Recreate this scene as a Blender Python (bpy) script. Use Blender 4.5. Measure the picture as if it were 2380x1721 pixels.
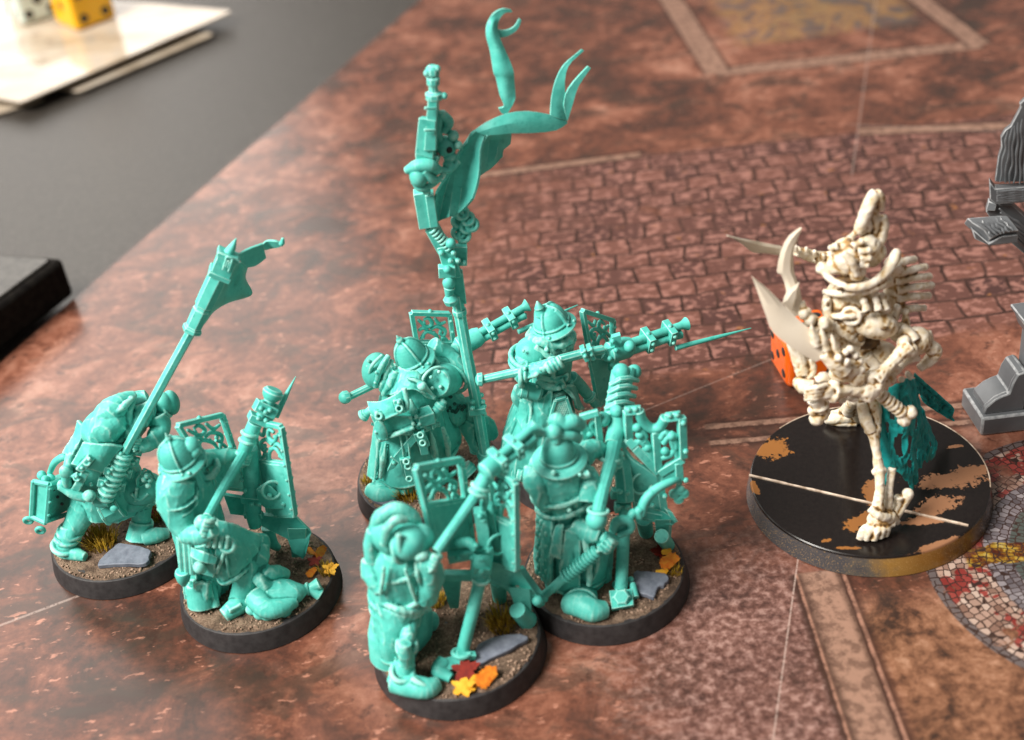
import bpy, bmesh, math, random
import numpy as np
from mathutils import Vector as V, Matrix, noise as mnoise

# ---------------------------------------------------------------- scene, camera, light (1 unit = 1 mm)
sc = bpy.context.scene
for o in list(bpy.data.objects): bpy.data.objects.remove(o)
sc.unit_settings.scale_length = 0.001
cam_d = bpy.data.cameras.new('camera'); cam = bpy.data.objects.new('camera', cam_d); sc.collection.objects.link(cam)
sc.camera = cam
cam_d.sensor_fit = 'HORIZONTAL'; cam_d.sensor_width = 36.0; cam_d.lens = 36.0*3281/2380
cam_d.clip_start = 5; cam_d.clip_end = 6000
pt = math.radians(35.26); ro = math.radians(-7.95)
fw = V((0, math.cos(pt), -math.sin(pt))); r0 = V((1, 0, 0)); u0 = r0.cross(fw)
rr = r0*math.cos(ro)+u0*math.sin(ro); uu = u0*math.cos(ro)-r0*math.sin(ro)
M = Matrix((rr, uu, -fw)).transposed().to_4x4(); M.translation = V((0, -230, 190.4)); cam.matrix_world = M
cam_d.dof.use_dof = True; cam_d.dof.focus_distance = 281; cam_d.dof.aperture_fstop = 0.0135

w = bpy.data.worlds.new('World'); sc.world = w; w.use_nodes = True
w.node_tree.nodes['Background'].inputs[0].default_value = (1.0, 0.93, 0.85, 1)
w.node_tree.nodes['Background'].inputs[1].default_value = 0.24
def area(name, loc, tgt, sx, sy, power, col):
    l = bpy.data.lights.new(name, 'AREA'); l.shape = 'RECTANGLE'; l.size = sx; l.size_y = sy; l.energy = power; l.color = col
    o = bpy.data.objects.new(name, l); sc.collection.objects.link(o); o.location = loc
    o.rotation_euler = (V(tgt)-V(loc)).to_track_quat('-Z', 'Y').to_euler()
area('window_light', (-720, 1150, 760), (0, 40, 0), 1250, 1100, 1.35e7, (1.0, 0.95, 0.89))
area('room_light', (-820, -330, 1060), (0, 0, 10), 600, 600, 4.6e7, (1.0, 0.95, 0.88))
sc.view_settings.view_transform = 'Standard'; sc.view_settings.look = 'None'
sc.view_settings.exposure = 0.0; sc.view_settings.gamma = 1.0; sc.view_settings.use_curve_mapping = False
sc.render.engine = 'CYCLES'
try:
    sc.cycles.use_denoising = True
    sc.cycles.max_bounces = 5; sc.cycles.diffuse_bounces = 3; sc.cycles.glossy_bounces = 2; sc.cycles.transmission_bounces = 2
except Exception: pass

# ---------------------------------------------------------------- node helpers
class N:
    def __init__(s, name):
        s.m = bpy.data.materials.new(name); s.m.use_nodes = True; s.t = s.m.node_tree
        s.b = s.t.nodes['Principled BSDF']; s.co = s.t.nodes.new('ShaderNodeTexCoord')
    def add(s, ty, **kw):
        n = s.t.nodes.new(ty)
        for k, v in kw.items(): setattr(n, k, v)
        return n
    def put(s, sock, v):
        if isinstance(v, bpy.types.NodeSocket): s.t.links.new(v, sock)
        elif isinstance(v, (tuple, list)) and len(v) == 3 and sock.type == 'RGBA': sock.default_value = (*v, 1)
        else: sock.default_value = v
    def math(s, op, a, b=0.0, c=None, clamp=False):
        n = s.add('ShaderNodeMath', operation=op, use_clamp=clamp); s.put(n.inputs[0], a); s.put(n.inputs[1], b)
        if c is not None: s.put(n.inputs[2], c)
        return n.outputs[0]
    def mix(s, f, a, b, mode='MIX'):
        n = s.add('ShaderNodeMix', data_type='RGBA', blend_type=mode)
        s.put(n.inputs[0], f); s.put(n.inputs[6], a); s.put(n.inputs[7], b); return n.outputs[2]
    def noise(s, scale, detail=4, rough=.55, vec=None, dist=0.0):
        n = s.add('ShaderNodeTexNoise'); s.put(n.inputs['Vector'], vec or s.co.outputs['Object'])
        n.inputs['Scale'].default_value = scale; n.inputs['Detail'].default_value = detail
        n.inputs['Roughness'].default_value = rough; n.inputs['Distortion'].default_value = dist
        return n.outputs[0]
    def ramp(s, f, st, interp='LINEAR'):
        n = s.add('ShaderNodeValToRGB'); n.color_ramp.interpolation = interp; e = n.color_ramp.elements
        while len(e) < len(st): e.new(0.5)
        for i, (p, c) in enumerate(st):
            e[i].position = p; e[i].color = (*c, 1) if isinstance(c, (tuple, list)) else (c, c, c, 1)
        s.put(n.inputs[0], f); return n.outputs[0]
    def step(s, x, a, b):                       # smoothstep of x from a to b (a>b inverts)
        n = s.add('ShaderNodeMapRange', interpolation_type='SMOOTHSTEP'); s.put(n.inputs[0], x)
        if a > b:
            n.inputs[1].default_value = b; n.inputs[2].default_value = a; n.inputs[3].default_value = 1; n.inputs[4].default_value = 0
        else:
            n.inputs[1].default_value = a; n.inputs[2].default_value = b
        return n.outputs[0]
    def mapping(s, scale=(1, 1, 1), rot=0, loc=(0, 0, 0), vec=None):
        n = s.add('ShaderNodeMapping'); s.put(n.inputs[0], vec or s.co.outputs['Object'])
        n.inputs['Scale'].default_value = scale; n.inputs['Rotation'].default_value = (0, 0, rot); n.inputs['Location'].default_value = loc
        return n.outputs[0]
    def xyz(s, vec):
        n = s.add('ShaderNodeSeparateXYZ'); s.put(n.inputs[0], vec); return n.outputs
    def bump(s, h, strength=.3, dist=.1):
        n = s.add('ShaderNodeBump'); n.inputs['Strength'].default_value = strength; n.inputs['Distance'].default_value = dist
        s.put(n.inputs['Height'], h); s.t.links.new(n.outputs[0], s.b.inputs['Normal'])
    def out(s, col, rough=.5, spec=.5, metal=0.0, sss=0.0, coat=0.0):
        s.put(s.b.inputs['Base Color'], col); s.put(s.b.inputs['Roughness'], rough)
        s.b.inputs['Specular IOR Level'].default_value = spec; s.put(s.b.inputs['Metallic'], metal)
        if sss:
            s.b.inputs['Subsurface Weight'].default_value = sss; s.b.inputs['Subsurface Radius'].default_value = (.25, 1.0, .85); s.b.inputs['Subsurface Scale'].default_value = .7
        if coat: s.b.inputs['Coat Weight'].default_value = coat; s.b.inputs['Coat Roughness'].default_value = .15
        return s.m

def mat_teal():                                  # turquoise, darker in the sculpted lines and paler along raised edges
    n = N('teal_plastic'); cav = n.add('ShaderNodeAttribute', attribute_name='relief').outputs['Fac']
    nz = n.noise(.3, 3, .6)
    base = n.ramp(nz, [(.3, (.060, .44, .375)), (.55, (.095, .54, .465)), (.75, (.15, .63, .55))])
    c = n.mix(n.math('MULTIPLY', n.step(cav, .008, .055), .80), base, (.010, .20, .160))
    worn = n.math('MULTIPLY', n.step(cav, -.015, -.075), n.step(n.noise(1.0, 2, .6), .25, .55))  # mask for the paler raised edges, broken up by noise
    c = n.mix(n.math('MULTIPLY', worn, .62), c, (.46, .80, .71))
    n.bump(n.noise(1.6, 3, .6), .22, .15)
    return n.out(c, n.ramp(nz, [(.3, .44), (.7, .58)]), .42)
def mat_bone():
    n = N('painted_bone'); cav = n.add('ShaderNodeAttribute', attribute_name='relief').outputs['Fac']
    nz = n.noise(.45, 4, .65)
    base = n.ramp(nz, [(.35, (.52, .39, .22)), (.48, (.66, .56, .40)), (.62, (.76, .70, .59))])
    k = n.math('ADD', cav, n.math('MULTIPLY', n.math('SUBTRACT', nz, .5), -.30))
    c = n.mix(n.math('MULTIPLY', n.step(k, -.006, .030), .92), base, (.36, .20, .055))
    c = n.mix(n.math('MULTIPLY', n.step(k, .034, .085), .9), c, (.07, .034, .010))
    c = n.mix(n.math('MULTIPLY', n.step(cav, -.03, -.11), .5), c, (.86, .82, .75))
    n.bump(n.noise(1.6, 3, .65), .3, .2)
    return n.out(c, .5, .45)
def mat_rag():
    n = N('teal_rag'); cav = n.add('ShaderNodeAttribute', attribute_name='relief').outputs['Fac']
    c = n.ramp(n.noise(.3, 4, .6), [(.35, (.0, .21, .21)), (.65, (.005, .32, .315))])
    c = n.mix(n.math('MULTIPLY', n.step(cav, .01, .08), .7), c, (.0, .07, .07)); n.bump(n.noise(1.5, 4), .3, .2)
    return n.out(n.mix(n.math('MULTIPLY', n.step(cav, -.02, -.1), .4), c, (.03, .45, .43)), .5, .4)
def mat_plain(name, col, col2, scale=.5, rough=.5, spec=.5, bump=0.0, bs=2.0, lo=.35, hi=.65, metal=0.0, sss=0.0, coat=0.0):
    n = N(name); c = n.ramp(n.noise(scale, 5, .6), [(lo, col), (hi, col2)])
    if bump: n.bump(n.noise(bs, 5, .6), bump, .2)
    return n.out(c, rough, spec, metal, sss, coat)
MT = {}
MT['teal'] = mat_teal(); MT['bone'] = mat_bone()
def mat_teal_hard():
    n = N('teal_plastic_smooth'); nz = n.noise(.3, 4, .6)
    c = n.ramp(nz, [(.3, (.060, .44, .375)), (.55, (.095, .54, .465)), (.75, (.15, .63, .55))])
    c = n.mix(n.math('MULTIPLY', n.step(n.noise(.75, 4, .65), .55, .70), .55), c, (.02, .30, .25))
    n.bump(n.noise(1.6, 3, .6), .2, .15); return n.out(c, n.ramp(nz, [(.3, .44), (.7, .58)]), .42)
MT['teal_hard'] = mat_teal_hard()
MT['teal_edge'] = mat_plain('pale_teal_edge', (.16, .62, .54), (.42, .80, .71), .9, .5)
MT['blade'] = mat_plain('bone_blade', (.60, .52, .41), (.70, .63, .52), .08, .5, .4)
MT['cloth'] = mat_rag()
MT['rim'] = mat_plain('matt_black_paint', (.018, .016, .017), (.036, .033, .034), .6, .55, .4, .15, 5)
MT['slate'] = mat_plain('slate_paint', (.10, .115, .15), (.17, .19, .235), .6, .55, .4, .35, 1.2)
MT['grey'] = mat_plain('grey_plastic', (.095, .102, .11), (.13, .138, .148), .12, .38, .5, .1, 3)
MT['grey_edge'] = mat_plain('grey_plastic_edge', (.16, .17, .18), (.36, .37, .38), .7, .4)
MT['orange'] = mat_plain('orange_acrylic', (.83, .12, .006), (.86, .15, .008), .1, .12, .5, sss=.2)
MT['yellow'] = mat_plain('yellow_acrylic', (.85, .43, .005), (.88, .47, .008), .1, .12, .5, sss=.2)
MT['white'] = mat_plain('white_acrylic', (.60, .68, .62), (.66, .74, .68), .1, .15, .5, sss=.2)
MT['pip'] = mat_plain('black_pip', (.008, .008, .009), (.02, .02, .022), .5, .35)
MT['grass'] = mat_plain('dry_grass', (.17, .10, .012), (.46, .29, .025), .9, .6, .2)
MT['leaf_red'] = mat_plain('red_leaf', (.14, .012, .008), (.24, .022, .012), 1.0, .5, .3)
MT['leaf_orange'] = mat_plain('orange_leaf', (.65, .14, .012), (.72, .30, .03), 1.0, .5, .3)
MT['leaf_yellow'] = mat_plain('yellow_leaf', (.62, .28, .012), (.75, .43, .04), 1.0, .5, .3)
MT['recess'] = mat_plain('deep_teal_recess', (.006, .07, .06), (.012, .12, .10), .6, .6)
MT['grit'] = mat_plain('pale_grit', (.20, .125, .085), (.42, .29, .21), 1.5, .7, .3)
def mat_soil():
    n = N('brown_soil'); a = n.noise(.35, 5, .65); b = n.noise(3.0, 4, .7)
    c = n.ramp(n.math('ADD', n.math('MULTIPLY', a, .5), n.math('MULTIPLY', b, .5)), [(.36, (.045, .030, .022)), (.48, (.13, .085, .058)), (.58, (.27, .185, .13))])
    n.bump(b, .9, .5); return n.out(c, .8, .25)
MT['soil'] = mat_soil()
def mat_black_base():
    n = N('chipped_black_disc'); o = n.xyz(n.co.outputs['Object']); x, y, z = o[0], o[1], o[2]
    wob = n.noise(.12, 6, .65); fine = n.noise(1.1, 5, .7)
    BLOTS = [((-16.4,12.5,4.5), 4.0, 3.7), ((15.3,-4.6,4.5), 8.5, 2.6, -.1), ((9.8,-11.0,4.5), 5.0, 2.8, .5), ((20.0,-2.7,4.5), 3.6, 2.2), ((5.3,-14.6,4.5), 5, 1.3, -.1), ((-4.8,-12.0,4.5), 4.2, 1.7, .45), ((-0.6,-5.0,4.5), 2.0, 4.0, -.3), ((-22.4,1.7,4.5), .9, 2.6), ((18.9,5.3,4.5), 1.7, .6), ((6.6,-21.5,4.5), 6, .8, .25), ((-12.6,-16.2,4.5), 1.6, .7), ((-9.2,-19.1,4.5), 2.5, .5, -.2)]
    def blot(c, rx, ry, rot=0.0):
        cx, cy = c[0], c[1]
        v = n.xyz(n.mapping(rot=-rot, vec=n.mapping(loc=(-cx, -cy, 0))))
        d = n.math('SQRT', n.math('ADD', n.math('POWER', n.math('DIVIDE', v[0], rx), 2.0), n.math('POWER', n.math('DIVIDE', v[1], ry), 2.0)))
        return d
    ds = [blot(*q_) for q_ in BLOTS]
    d = ds[0]
    for k in ds[1:]: d = n.math('MINIMUM', d, k)
    d = n.math('ADD', d, n.math('MULTIPLY', n.math('SUBTRACT', n.noise(.22, 5, .6), .5), 2.6)); d = n.math('ADD', d, n.math('MULTIPLY', n.math('SUBTRACT', fine, .5), 1.9)); d = n.math('ADD', d, .16)
    m = n.step(d, 1.05, .9)
    top = n.step(z, 3.9, 4.1)
    chip = n.ramp(n.math('ADD', n.math('MULTIPLY', x, .02), .5), [(.3, (.24, .090, .014)), (.45, (.20, .075, .016)), (.62, (.27, .125, .06))])
    chip = n.mix(n.step(fine, .62, .72), chip, (.08, .035, .015))
    blk = n.ramp(fine, [(.3, (.006, .004, .004)), (.72, (.012, .009, .008)), (.8, (.05, .04, .035))])
    side = n.ramp(n.math('ADD', n.math('MULTIPLY', x, .022), n.math('MULTIPLY', wob, .5)), [(.0, (.05, .05, .055)), (.08, (.085, .075, .062)), (.20, (.26, .14, .035)), (.48, (.20, .085, .012)), (.66, (.03, .02, .016))])  # grey left end and dark right end paint reflection and shade into the side
    side = n.mix(n.step(n.noise(5, 3, .7), .58, .68), side, (.45, .27, .10))
    c = n.mix(top, side, n.mix(m, blk, chip))
    return n.out(c, n.math('ADD', n.math('MULTIPLY', m, .35), .22), .5)
MT['disc'] = mat_black_base()
MT['worn_edge'] = mat_plain('worn_pale_edge', (.25, .17, .11), (.62, .50, .40), .5, .5)

# ---------------------------------------------------------------- mesh helpers
def cr(p, k, closed=False):
    p = [V(q) for q in p]
    if k < 2 or len(p) < 2: return p
    out = []; n = len(p)
    for i in range(n if closed else n-1):
        a, b = p[i], p[(i+1) % n]
        z = p[(i-1) % n] if closed or i > 0 else a*2-b
        d = p[(i+2) % n] if closed or i < n-2 else b*2-a
        for j in range(k):
            t = j/k
            out.append(.5*((2*b*0+2*a)+(b-z)*t+(2*z-5*a+4*b-d)*t*t+(3*a-z-3*b+d)*t*t*t))
    if not closed: out.append(p[-1])
    return out
def lerpl(r, k):
    if k < 2: return list(r)
    out = []
    for i in range(len(r)-1):
        for j in range(k):
            t = j/k; a, b = r[i], r[i+1]
            out.append(tuple(x+(y-x)*t for x, y in zip(a, b)) if isinstance(a, tuple) else a+(b-a)*t)
    return out+[r[-1]]
class MB:
    def __init__(s): s.v = []; s.f = []
    def grid(s, rings, closed=True, cap=True):
        o = len(s.v); n = len(rings[0])
        for r in rings: s.v += [tuple(q) for q in r]
        for i in range(len(rings)-1):
            for j in range(n if closed else n-1):
                a = o+i*n+j; b = o+i*n+(j+1) % n; s.f.append((a, b, b+n, a+n))
        if cap and closed:
            s.f.append(tuple(range(o+n-1, o-1, -1))); e = o+(len(rings)-1)*n; s.f.append(tuple(range(e, e+n)))
        return s
    def tube(s, pts, r, n=8, ref=None, k=3, fold=None):
        if not isinstance(r, (list,)): r = [r]*len(pts)
        if k > 2: n = 6 if n < 7 else max(n, 14 if n < 9 else 26); k = max(k, 5)
        if ref is not None: r = [q if isinstance(q, tuple) else (q, q) for q in r]
        P = cr(pts, k); R = lerpl(r, k); rings = []; side = None
        for i, c in enumerate(P):
            t = (P[min(i+1, len(P)-1)]-P[max(i-1, 0)]).normalized()
            if ref is not None: sd = V(ref)-t*t.dot(V(ref))
            elif side is None:
                h = V((0, 0, 1)) if abs(t.z) < .9 else V((1, 0, 0)); sd = h.cross(t)
            else: sd = side-t*t.dot(side)
            side = sd.normalized(); up = t.cross(side)
            a, b = R[i] if isinstance(R[i], tuple) else (R[i], R[i])
            rings.append([c+side*(a*math.cos(q))+up*(b*math.sin(q)) for q in [2*math.pi*(j+.5)/n for j in range(n)]])
            if fold:
                m_, f0, f1 = fold; am = f0+(f1-f0)*i/(len(P)-1)
                rings[-1] = [p+(p-c).normalized()*(am*math.sin(m_*2*math.pi*j/n+.9*math.sin(i*.25+j))) for j, p in enumerate(rings[-1])]
        s.grid(rings)
        return s
    def ball(s, c, r, n=12, m=8, rot=None):
        if n > 8: n, m = 28, 18
        c = V(c); r = r if isinstance(r, tuple) else (r, r, r); R = rot or Matrix.Identity(3); rings = []
        for i in range(1, m):
            a = math.pi*i/m
            rings.append([c+R @ V((r[0]*math.sin(a)*math.cos(q), r[1]*math.sin(a)*math.sin(q), -r[2]*math.cos(a))) for q in [2*math.pi*j/n for j in range(n)]])
        o = len(s.v); s.grid(rings, cap=False); b = len(s.v); s.v += [tuple(c+R @ V((0, 0, -r[2]))), tuple(c+R @ V((0, 0, r[2])))]
        for j in range(n):
            s.f.append((b, o+(j+1) % n, o+j)); e = o+(m-2)*n; s.f.append((b+1, e+j, e+(j+1) % n))
        return s
    def lathe(s, p0, p1, prof, n=16, sq=1.0, ref=None):
        if 9 < n < 40: n = 36
        p0, p1 = V(p0), V(p1); d = p1-p0; t = d.normalized()
        h = V(ref) if ref else (V((0, 0, 1)) if abs(t.z) < .9 else V((1, 0, 0)))
        sd = (h-t*t.dot(h)).normalized(); up = t.cross(sd); rings = []
        for a, r in prof: rings.append([p0+d*a+sd*(r*math.cos(q))+up*(r*sq*math.sin(q)) for q in [2*math.pi*(j+.5)/n for j in range(n)]])
        s.grid(rings); return s
    def hexa(s, f4, b4):
        o = len(s.v); s.v += [tuple(q) for q in list(f4)+list(b4)]
        for q in ((3, 2, 1, 0), (4, 5, 6, 7), (0, 1, 5, 4), (1, 2, 6, 5), (2, 3, 7, 6), (3, 0, 4, 7)): s.f.append(tuple(o+i for i in q))
        return s
    def slab(s, q4, d):                         # a quad given depth along d
        d = V(d); return s.hexa([V(q) for q in q4], [V(q)+d for q in q4])
    def beam(s, p0, p1, w, h, up=(0, -1, 0), e=1.0):
        p0, p1 = V(p0), V(p1); t = (p1-p0).normalized(); u = V(up); u = (u-t*t.dot(u)).normalized(); q = t.cross(u)
        c = lambda p, k: [p+q*(w*k/2*a)+u*(h/2*b) for a, b in ((-1, -1), (1, -1), (1, 1), (-1, 1))]
        return s.hexa(c(p0, 1), c(p1, e))
    def box(s, c, sx, sy, sz, rz=0.0, R=None):
        c = V(c); R = R or Matrix.Rotation(rz, 3, 'Z')
        q = lambda y: [c+R @ V((a*sx/2, y*sy/2, b*sz/2)) for a, b in ((-1, -1), (1, -1), (1, 1), (-1, 1))]
        return s.hexa(q(-1), q(1))
    def plate(s, pts, th, d=None, k=0):
        P = cr(pts, k, True) if k else [V(p) for p in pts]; nrm = V()
        for i in range(len(P)): nrm += P[i].cross(P[(i+1) % len(P)])
        d = V(d).normalized() if d else nrm.normalized(); o = len(s.v); n = len(P)
        s.v += [tuple(p-d*th/2) for p in P]+[tuple(p+d*th/2) for p in P]
        s.f += [tuple(range(o+n-1, o-1, -1)), tuple(range(o+n, o+2*n))]
        for i in range(n): j = (i+1) % n; s.f.append((o+i, o+j, o+n+j, o+n+i))
        return s
    def sheet(s, rows, th, k=4, holes=(), wav=0.0):
        rows = [cr(r, k) for r in rows]; cols = [cr([r[j] for r in rows], k) for j in range(len(rows[0]))]
        nu, nv = len(cols), len(cols[0]); G = [[cols[i][j] for i in range(nu)] for j in range(nv)]
        o = len(s.v); top = []; bot = []
        for j in range(nv):
            for i in range(nu):
                du = G[j][min(i+1, nu-1)]-G[j][max(i-1, 0)]; dv = G[min(j+1, nv-1)][i]-G[max(j-1, 0)][i]
                nn = du.cross(dv); nn = nn.normalized() if nn.length > 1e-9 else V((0, 0, 1))
                p = G[j][i]+nn*(wav*math.sin(i*1.7+j*.6)) if wav else G[j][i]
                top.append(p+nn*th/2); bot.append(p-nn*th/2)
        s.v += [tuple(p) for p in top+bot]; m = nu*nv; edges = {}
        for j in range(nv-1):
            for i in range(nu-1):
                cu, cv = (i+.5)/(nu-1), (j+.5)/(nv-1)
                if any(((cu-a)/c)**2+((cv-b)/e)**2 < 1 for a, b, c, e in holes): continue
                q = [j*nu+i, j*nu+i+1, (j+1)*nu+i+1, (j+1)*nu+i]
                s.f.append(tuple(o+x for x in q)); s.f.append(tuple(o+m+x for x in reversed(q)))
                for x in range(4):
                    e = (q[x], q[(x+1) % 4])
                    if (e[1], e[0]) in edges: del edges[(e[1], e[0])]
                    else: edges[e] = 1
        for a, b in edges: s.f.append((o+b, o+a, o+m+a, o+m+b))
        return s
    def torus(s, c, nrm, R, r, a0=0.0, a1=2*math.pi, n=16, m=6, sq=1.0, ref=(0, 0, 1)):
        if n > 11 and m == 6: n, m = max(n, 36), 8
        c = V(c); t = V(nrm).normalized(); h = V(ref); h = h if abs(h.normalized().dot(t)) < .95 else V((1, 0, 0))
        sd = (h-t*t.dot(h)).normalized(); up = t.cross(sd); full = a1-a0 > 6.2; rings = []
        for i in range(n if full else n+1):
            a = a0+(a1-a0)*i/n; ax = sd*math.cos(a)+up*(math.sin(a)*sq); p = c+ax*R
            rings.append([p+ax*(r*math.cos(q))+t*(r*math.sin(q)) for q in [2*math.pi*j/m for j in range(m)]])
        if full: rings.append(rings[0])
        s.grid(rings, cap=not full); return s
    def strap(s, pts, w, th=.5, nrm=(0, -1, .5)):
        P = [V(p) for p in pts]; ref = (P[-1]-P[0]).cross(V(nrm)).normalized()
        return s.tube(P, [(w/2, th/2)]*len(P), 12, ref=ref, k=4)
    def rivets(s, pts, r=.35):
        for p in pts: s.ball(p, r, 8, 6)
        return s
class FigDone(Exception): pass
BAKE = []
def ridge(p, sx, sz):                            # sharp cloth folds that run downwards
    q = V((p[0]*sx, p[1]*sx, p[2]*sz)); q += mnoise.noise_vector(q*.6)*.35
    return 1-2*abs(mnoise.noise(q))
def bake_all():                                  # freeze the blended meshes, press folds into cloth and bone grain, store the relief for the paint
    dg = bpy.context.evaluated_depsgraph_get()
    ev = [bpy.data.meshes.new_from_object(o.evaluated_get(dg)) for o, _, _ in BAKE]
    for (o, name, mat), me in zip(BAKE, ev):
        o.modifiers.clear(); old = o.data; o.data = me; me.name = old.name
        n = len(me.vertices); co = np.empty(n*3); no = np.empty(n*3)
        me.vertices.foreach_get('co', co); me.vertices.foreach_get('normal', no); co = co.reshape(-1, 3); no = no.reshape(-1, 3)
        off = hash_name(o)
        if name in ('body', 'hood', 'tied_sack', 'satchel'):
            amp = {'body': .25, 'hood': .14, 'tied_sack': .26, 'satchel': .10}[name]; L = co.tolist()
            d = np.array([ridge((p[0]+off, p[1], p[2]), .34, .13)+.35*ridge((p[0], p[1]+off, p[2]), .8, .45) for p in L])
            co += no*(amp*(d-.55)*np.clip((co[:, 2]-6)/6, .25, 1))[:, None]
        elif mat == 'cloth':
            L = co.tolist(); d = np.array([ridge((p[0]+off, p[1]*.6, p[2]), .42, .10)+.4*ridge((p[0], p[1]+off, p[2]), 1.0, .4) for p in L]); co[:, 1] -= .95*(d-.6); co[:, 0] += .35*(d-.6)
        elif mat == 'bone':
            L = co.tolist(); d = np.array([ridge((p[0]+off, p[1], p[2]), .75, .75) for p in L]); co += no*(.11*(d-.5))[:, None]
        me.vertices.foreach_set('co', co.ravel()); me.update(); buf = np.empty(n*3); me.vertices.foreach_get('normal', buf); no = buf.reshape(-1, 3)
        e = np.empty(len(me.edges)*2, dtype=np.int64); me.edges.foreach_get('vertices', e); e = e.reshape(-1, 2)
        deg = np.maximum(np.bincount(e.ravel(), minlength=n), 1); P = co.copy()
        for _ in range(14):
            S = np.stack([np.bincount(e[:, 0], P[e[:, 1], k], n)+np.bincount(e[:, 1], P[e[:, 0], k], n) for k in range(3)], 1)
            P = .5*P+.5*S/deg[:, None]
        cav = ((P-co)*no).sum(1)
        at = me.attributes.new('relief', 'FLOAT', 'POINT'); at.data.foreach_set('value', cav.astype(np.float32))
        me.polygons.foreach_set('use_smooth', np.ones(len(me.polygons), dtype=bool))
        bpy.data.meshes.remove(old)
def hash_name(o): return (sum(map(ord, o.name))*1.37+(o.parent.location.x if o.parent else 0)) % 97
SOFT = {'body', 'hood', 'tied_sack', 'satchel', 'pauldron', 'helmet', 'mask', 'hip_pouch', 'knot', 'skull_ornament', 'helmet_bow', 'flask', 'belt_knob', 'face', 'scale_skirt', 'clover_charm', 'chain_ornament', 'cartridge_tube', 'shield_prop_foot'}
def obj(name, mb, mat, parent=None, voxel=0.0, sm=3, bevel=0.0, ang=35, sub=0):
    me = bpy.data.meshes.new(name); me.from_pydata([tuple(v) for v in mb.v], [], mb.f)
    bm = bmesh.new(); bm.from_mesh(me); bmesh.ops.recalc_face_normals(bm, faces=bm.faces); bm.to_mesh(me); bm.free()
    for p in me.polygons: p.use_smooth = True
    hard = (mat == 'teal' and name not in SOFT) or (mat == 'grey' and name != 'wood_grain')
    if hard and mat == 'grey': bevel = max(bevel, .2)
    elif hard: voxel = 0; bevel = .13
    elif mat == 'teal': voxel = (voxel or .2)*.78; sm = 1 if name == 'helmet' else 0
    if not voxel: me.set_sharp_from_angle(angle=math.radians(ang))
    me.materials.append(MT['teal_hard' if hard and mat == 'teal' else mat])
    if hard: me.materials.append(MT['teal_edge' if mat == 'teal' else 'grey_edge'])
    o = bpy.data.objects.new(name, me); sc.collection.objects.link(o)
    if parent: o.parent = parent
    if voxel:
        m = o.modifiers.new('remesh', 'REMESH'); m.mode = 'VOXEL'; m.voxel_size = voxel; m.use_smooth_shade = True
        if sm: q = o.modifiers.new('smooth', 'SMOOTH'); q.factor = .5; q.iterations = sm
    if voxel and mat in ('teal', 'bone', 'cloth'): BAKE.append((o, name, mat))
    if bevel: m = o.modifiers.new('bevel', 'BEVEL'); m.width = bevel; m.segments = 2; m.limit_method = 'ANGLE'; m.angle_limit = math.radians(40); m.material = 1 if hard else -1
    if sub: m = o.modifiers.new('sub', 'SUBSURF'); m.levels = sub; m.render_levels = sub
    return o
def thing(name, label, cat, loc=(0, 0, 0), group=None):
    o = bpy.data.objects.new(name, None); sc.collection.objects.link(o); o.location = loc; o.empty_display_size = 4
    o['label'] = label; o['category'] = cat
    if group: o['group'] = group
    return o
def tag(o, label=None, cat=None, group=None, kind=None):
    for k, v in (('label', label), ('category', cat), ('group', group), ('kind', kind)):
        if v: o[k] = v
    return o
X, Y, Z = V((1, 0, 0)), V((0, 1, 0)), V((0, 0, 1))

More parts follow.
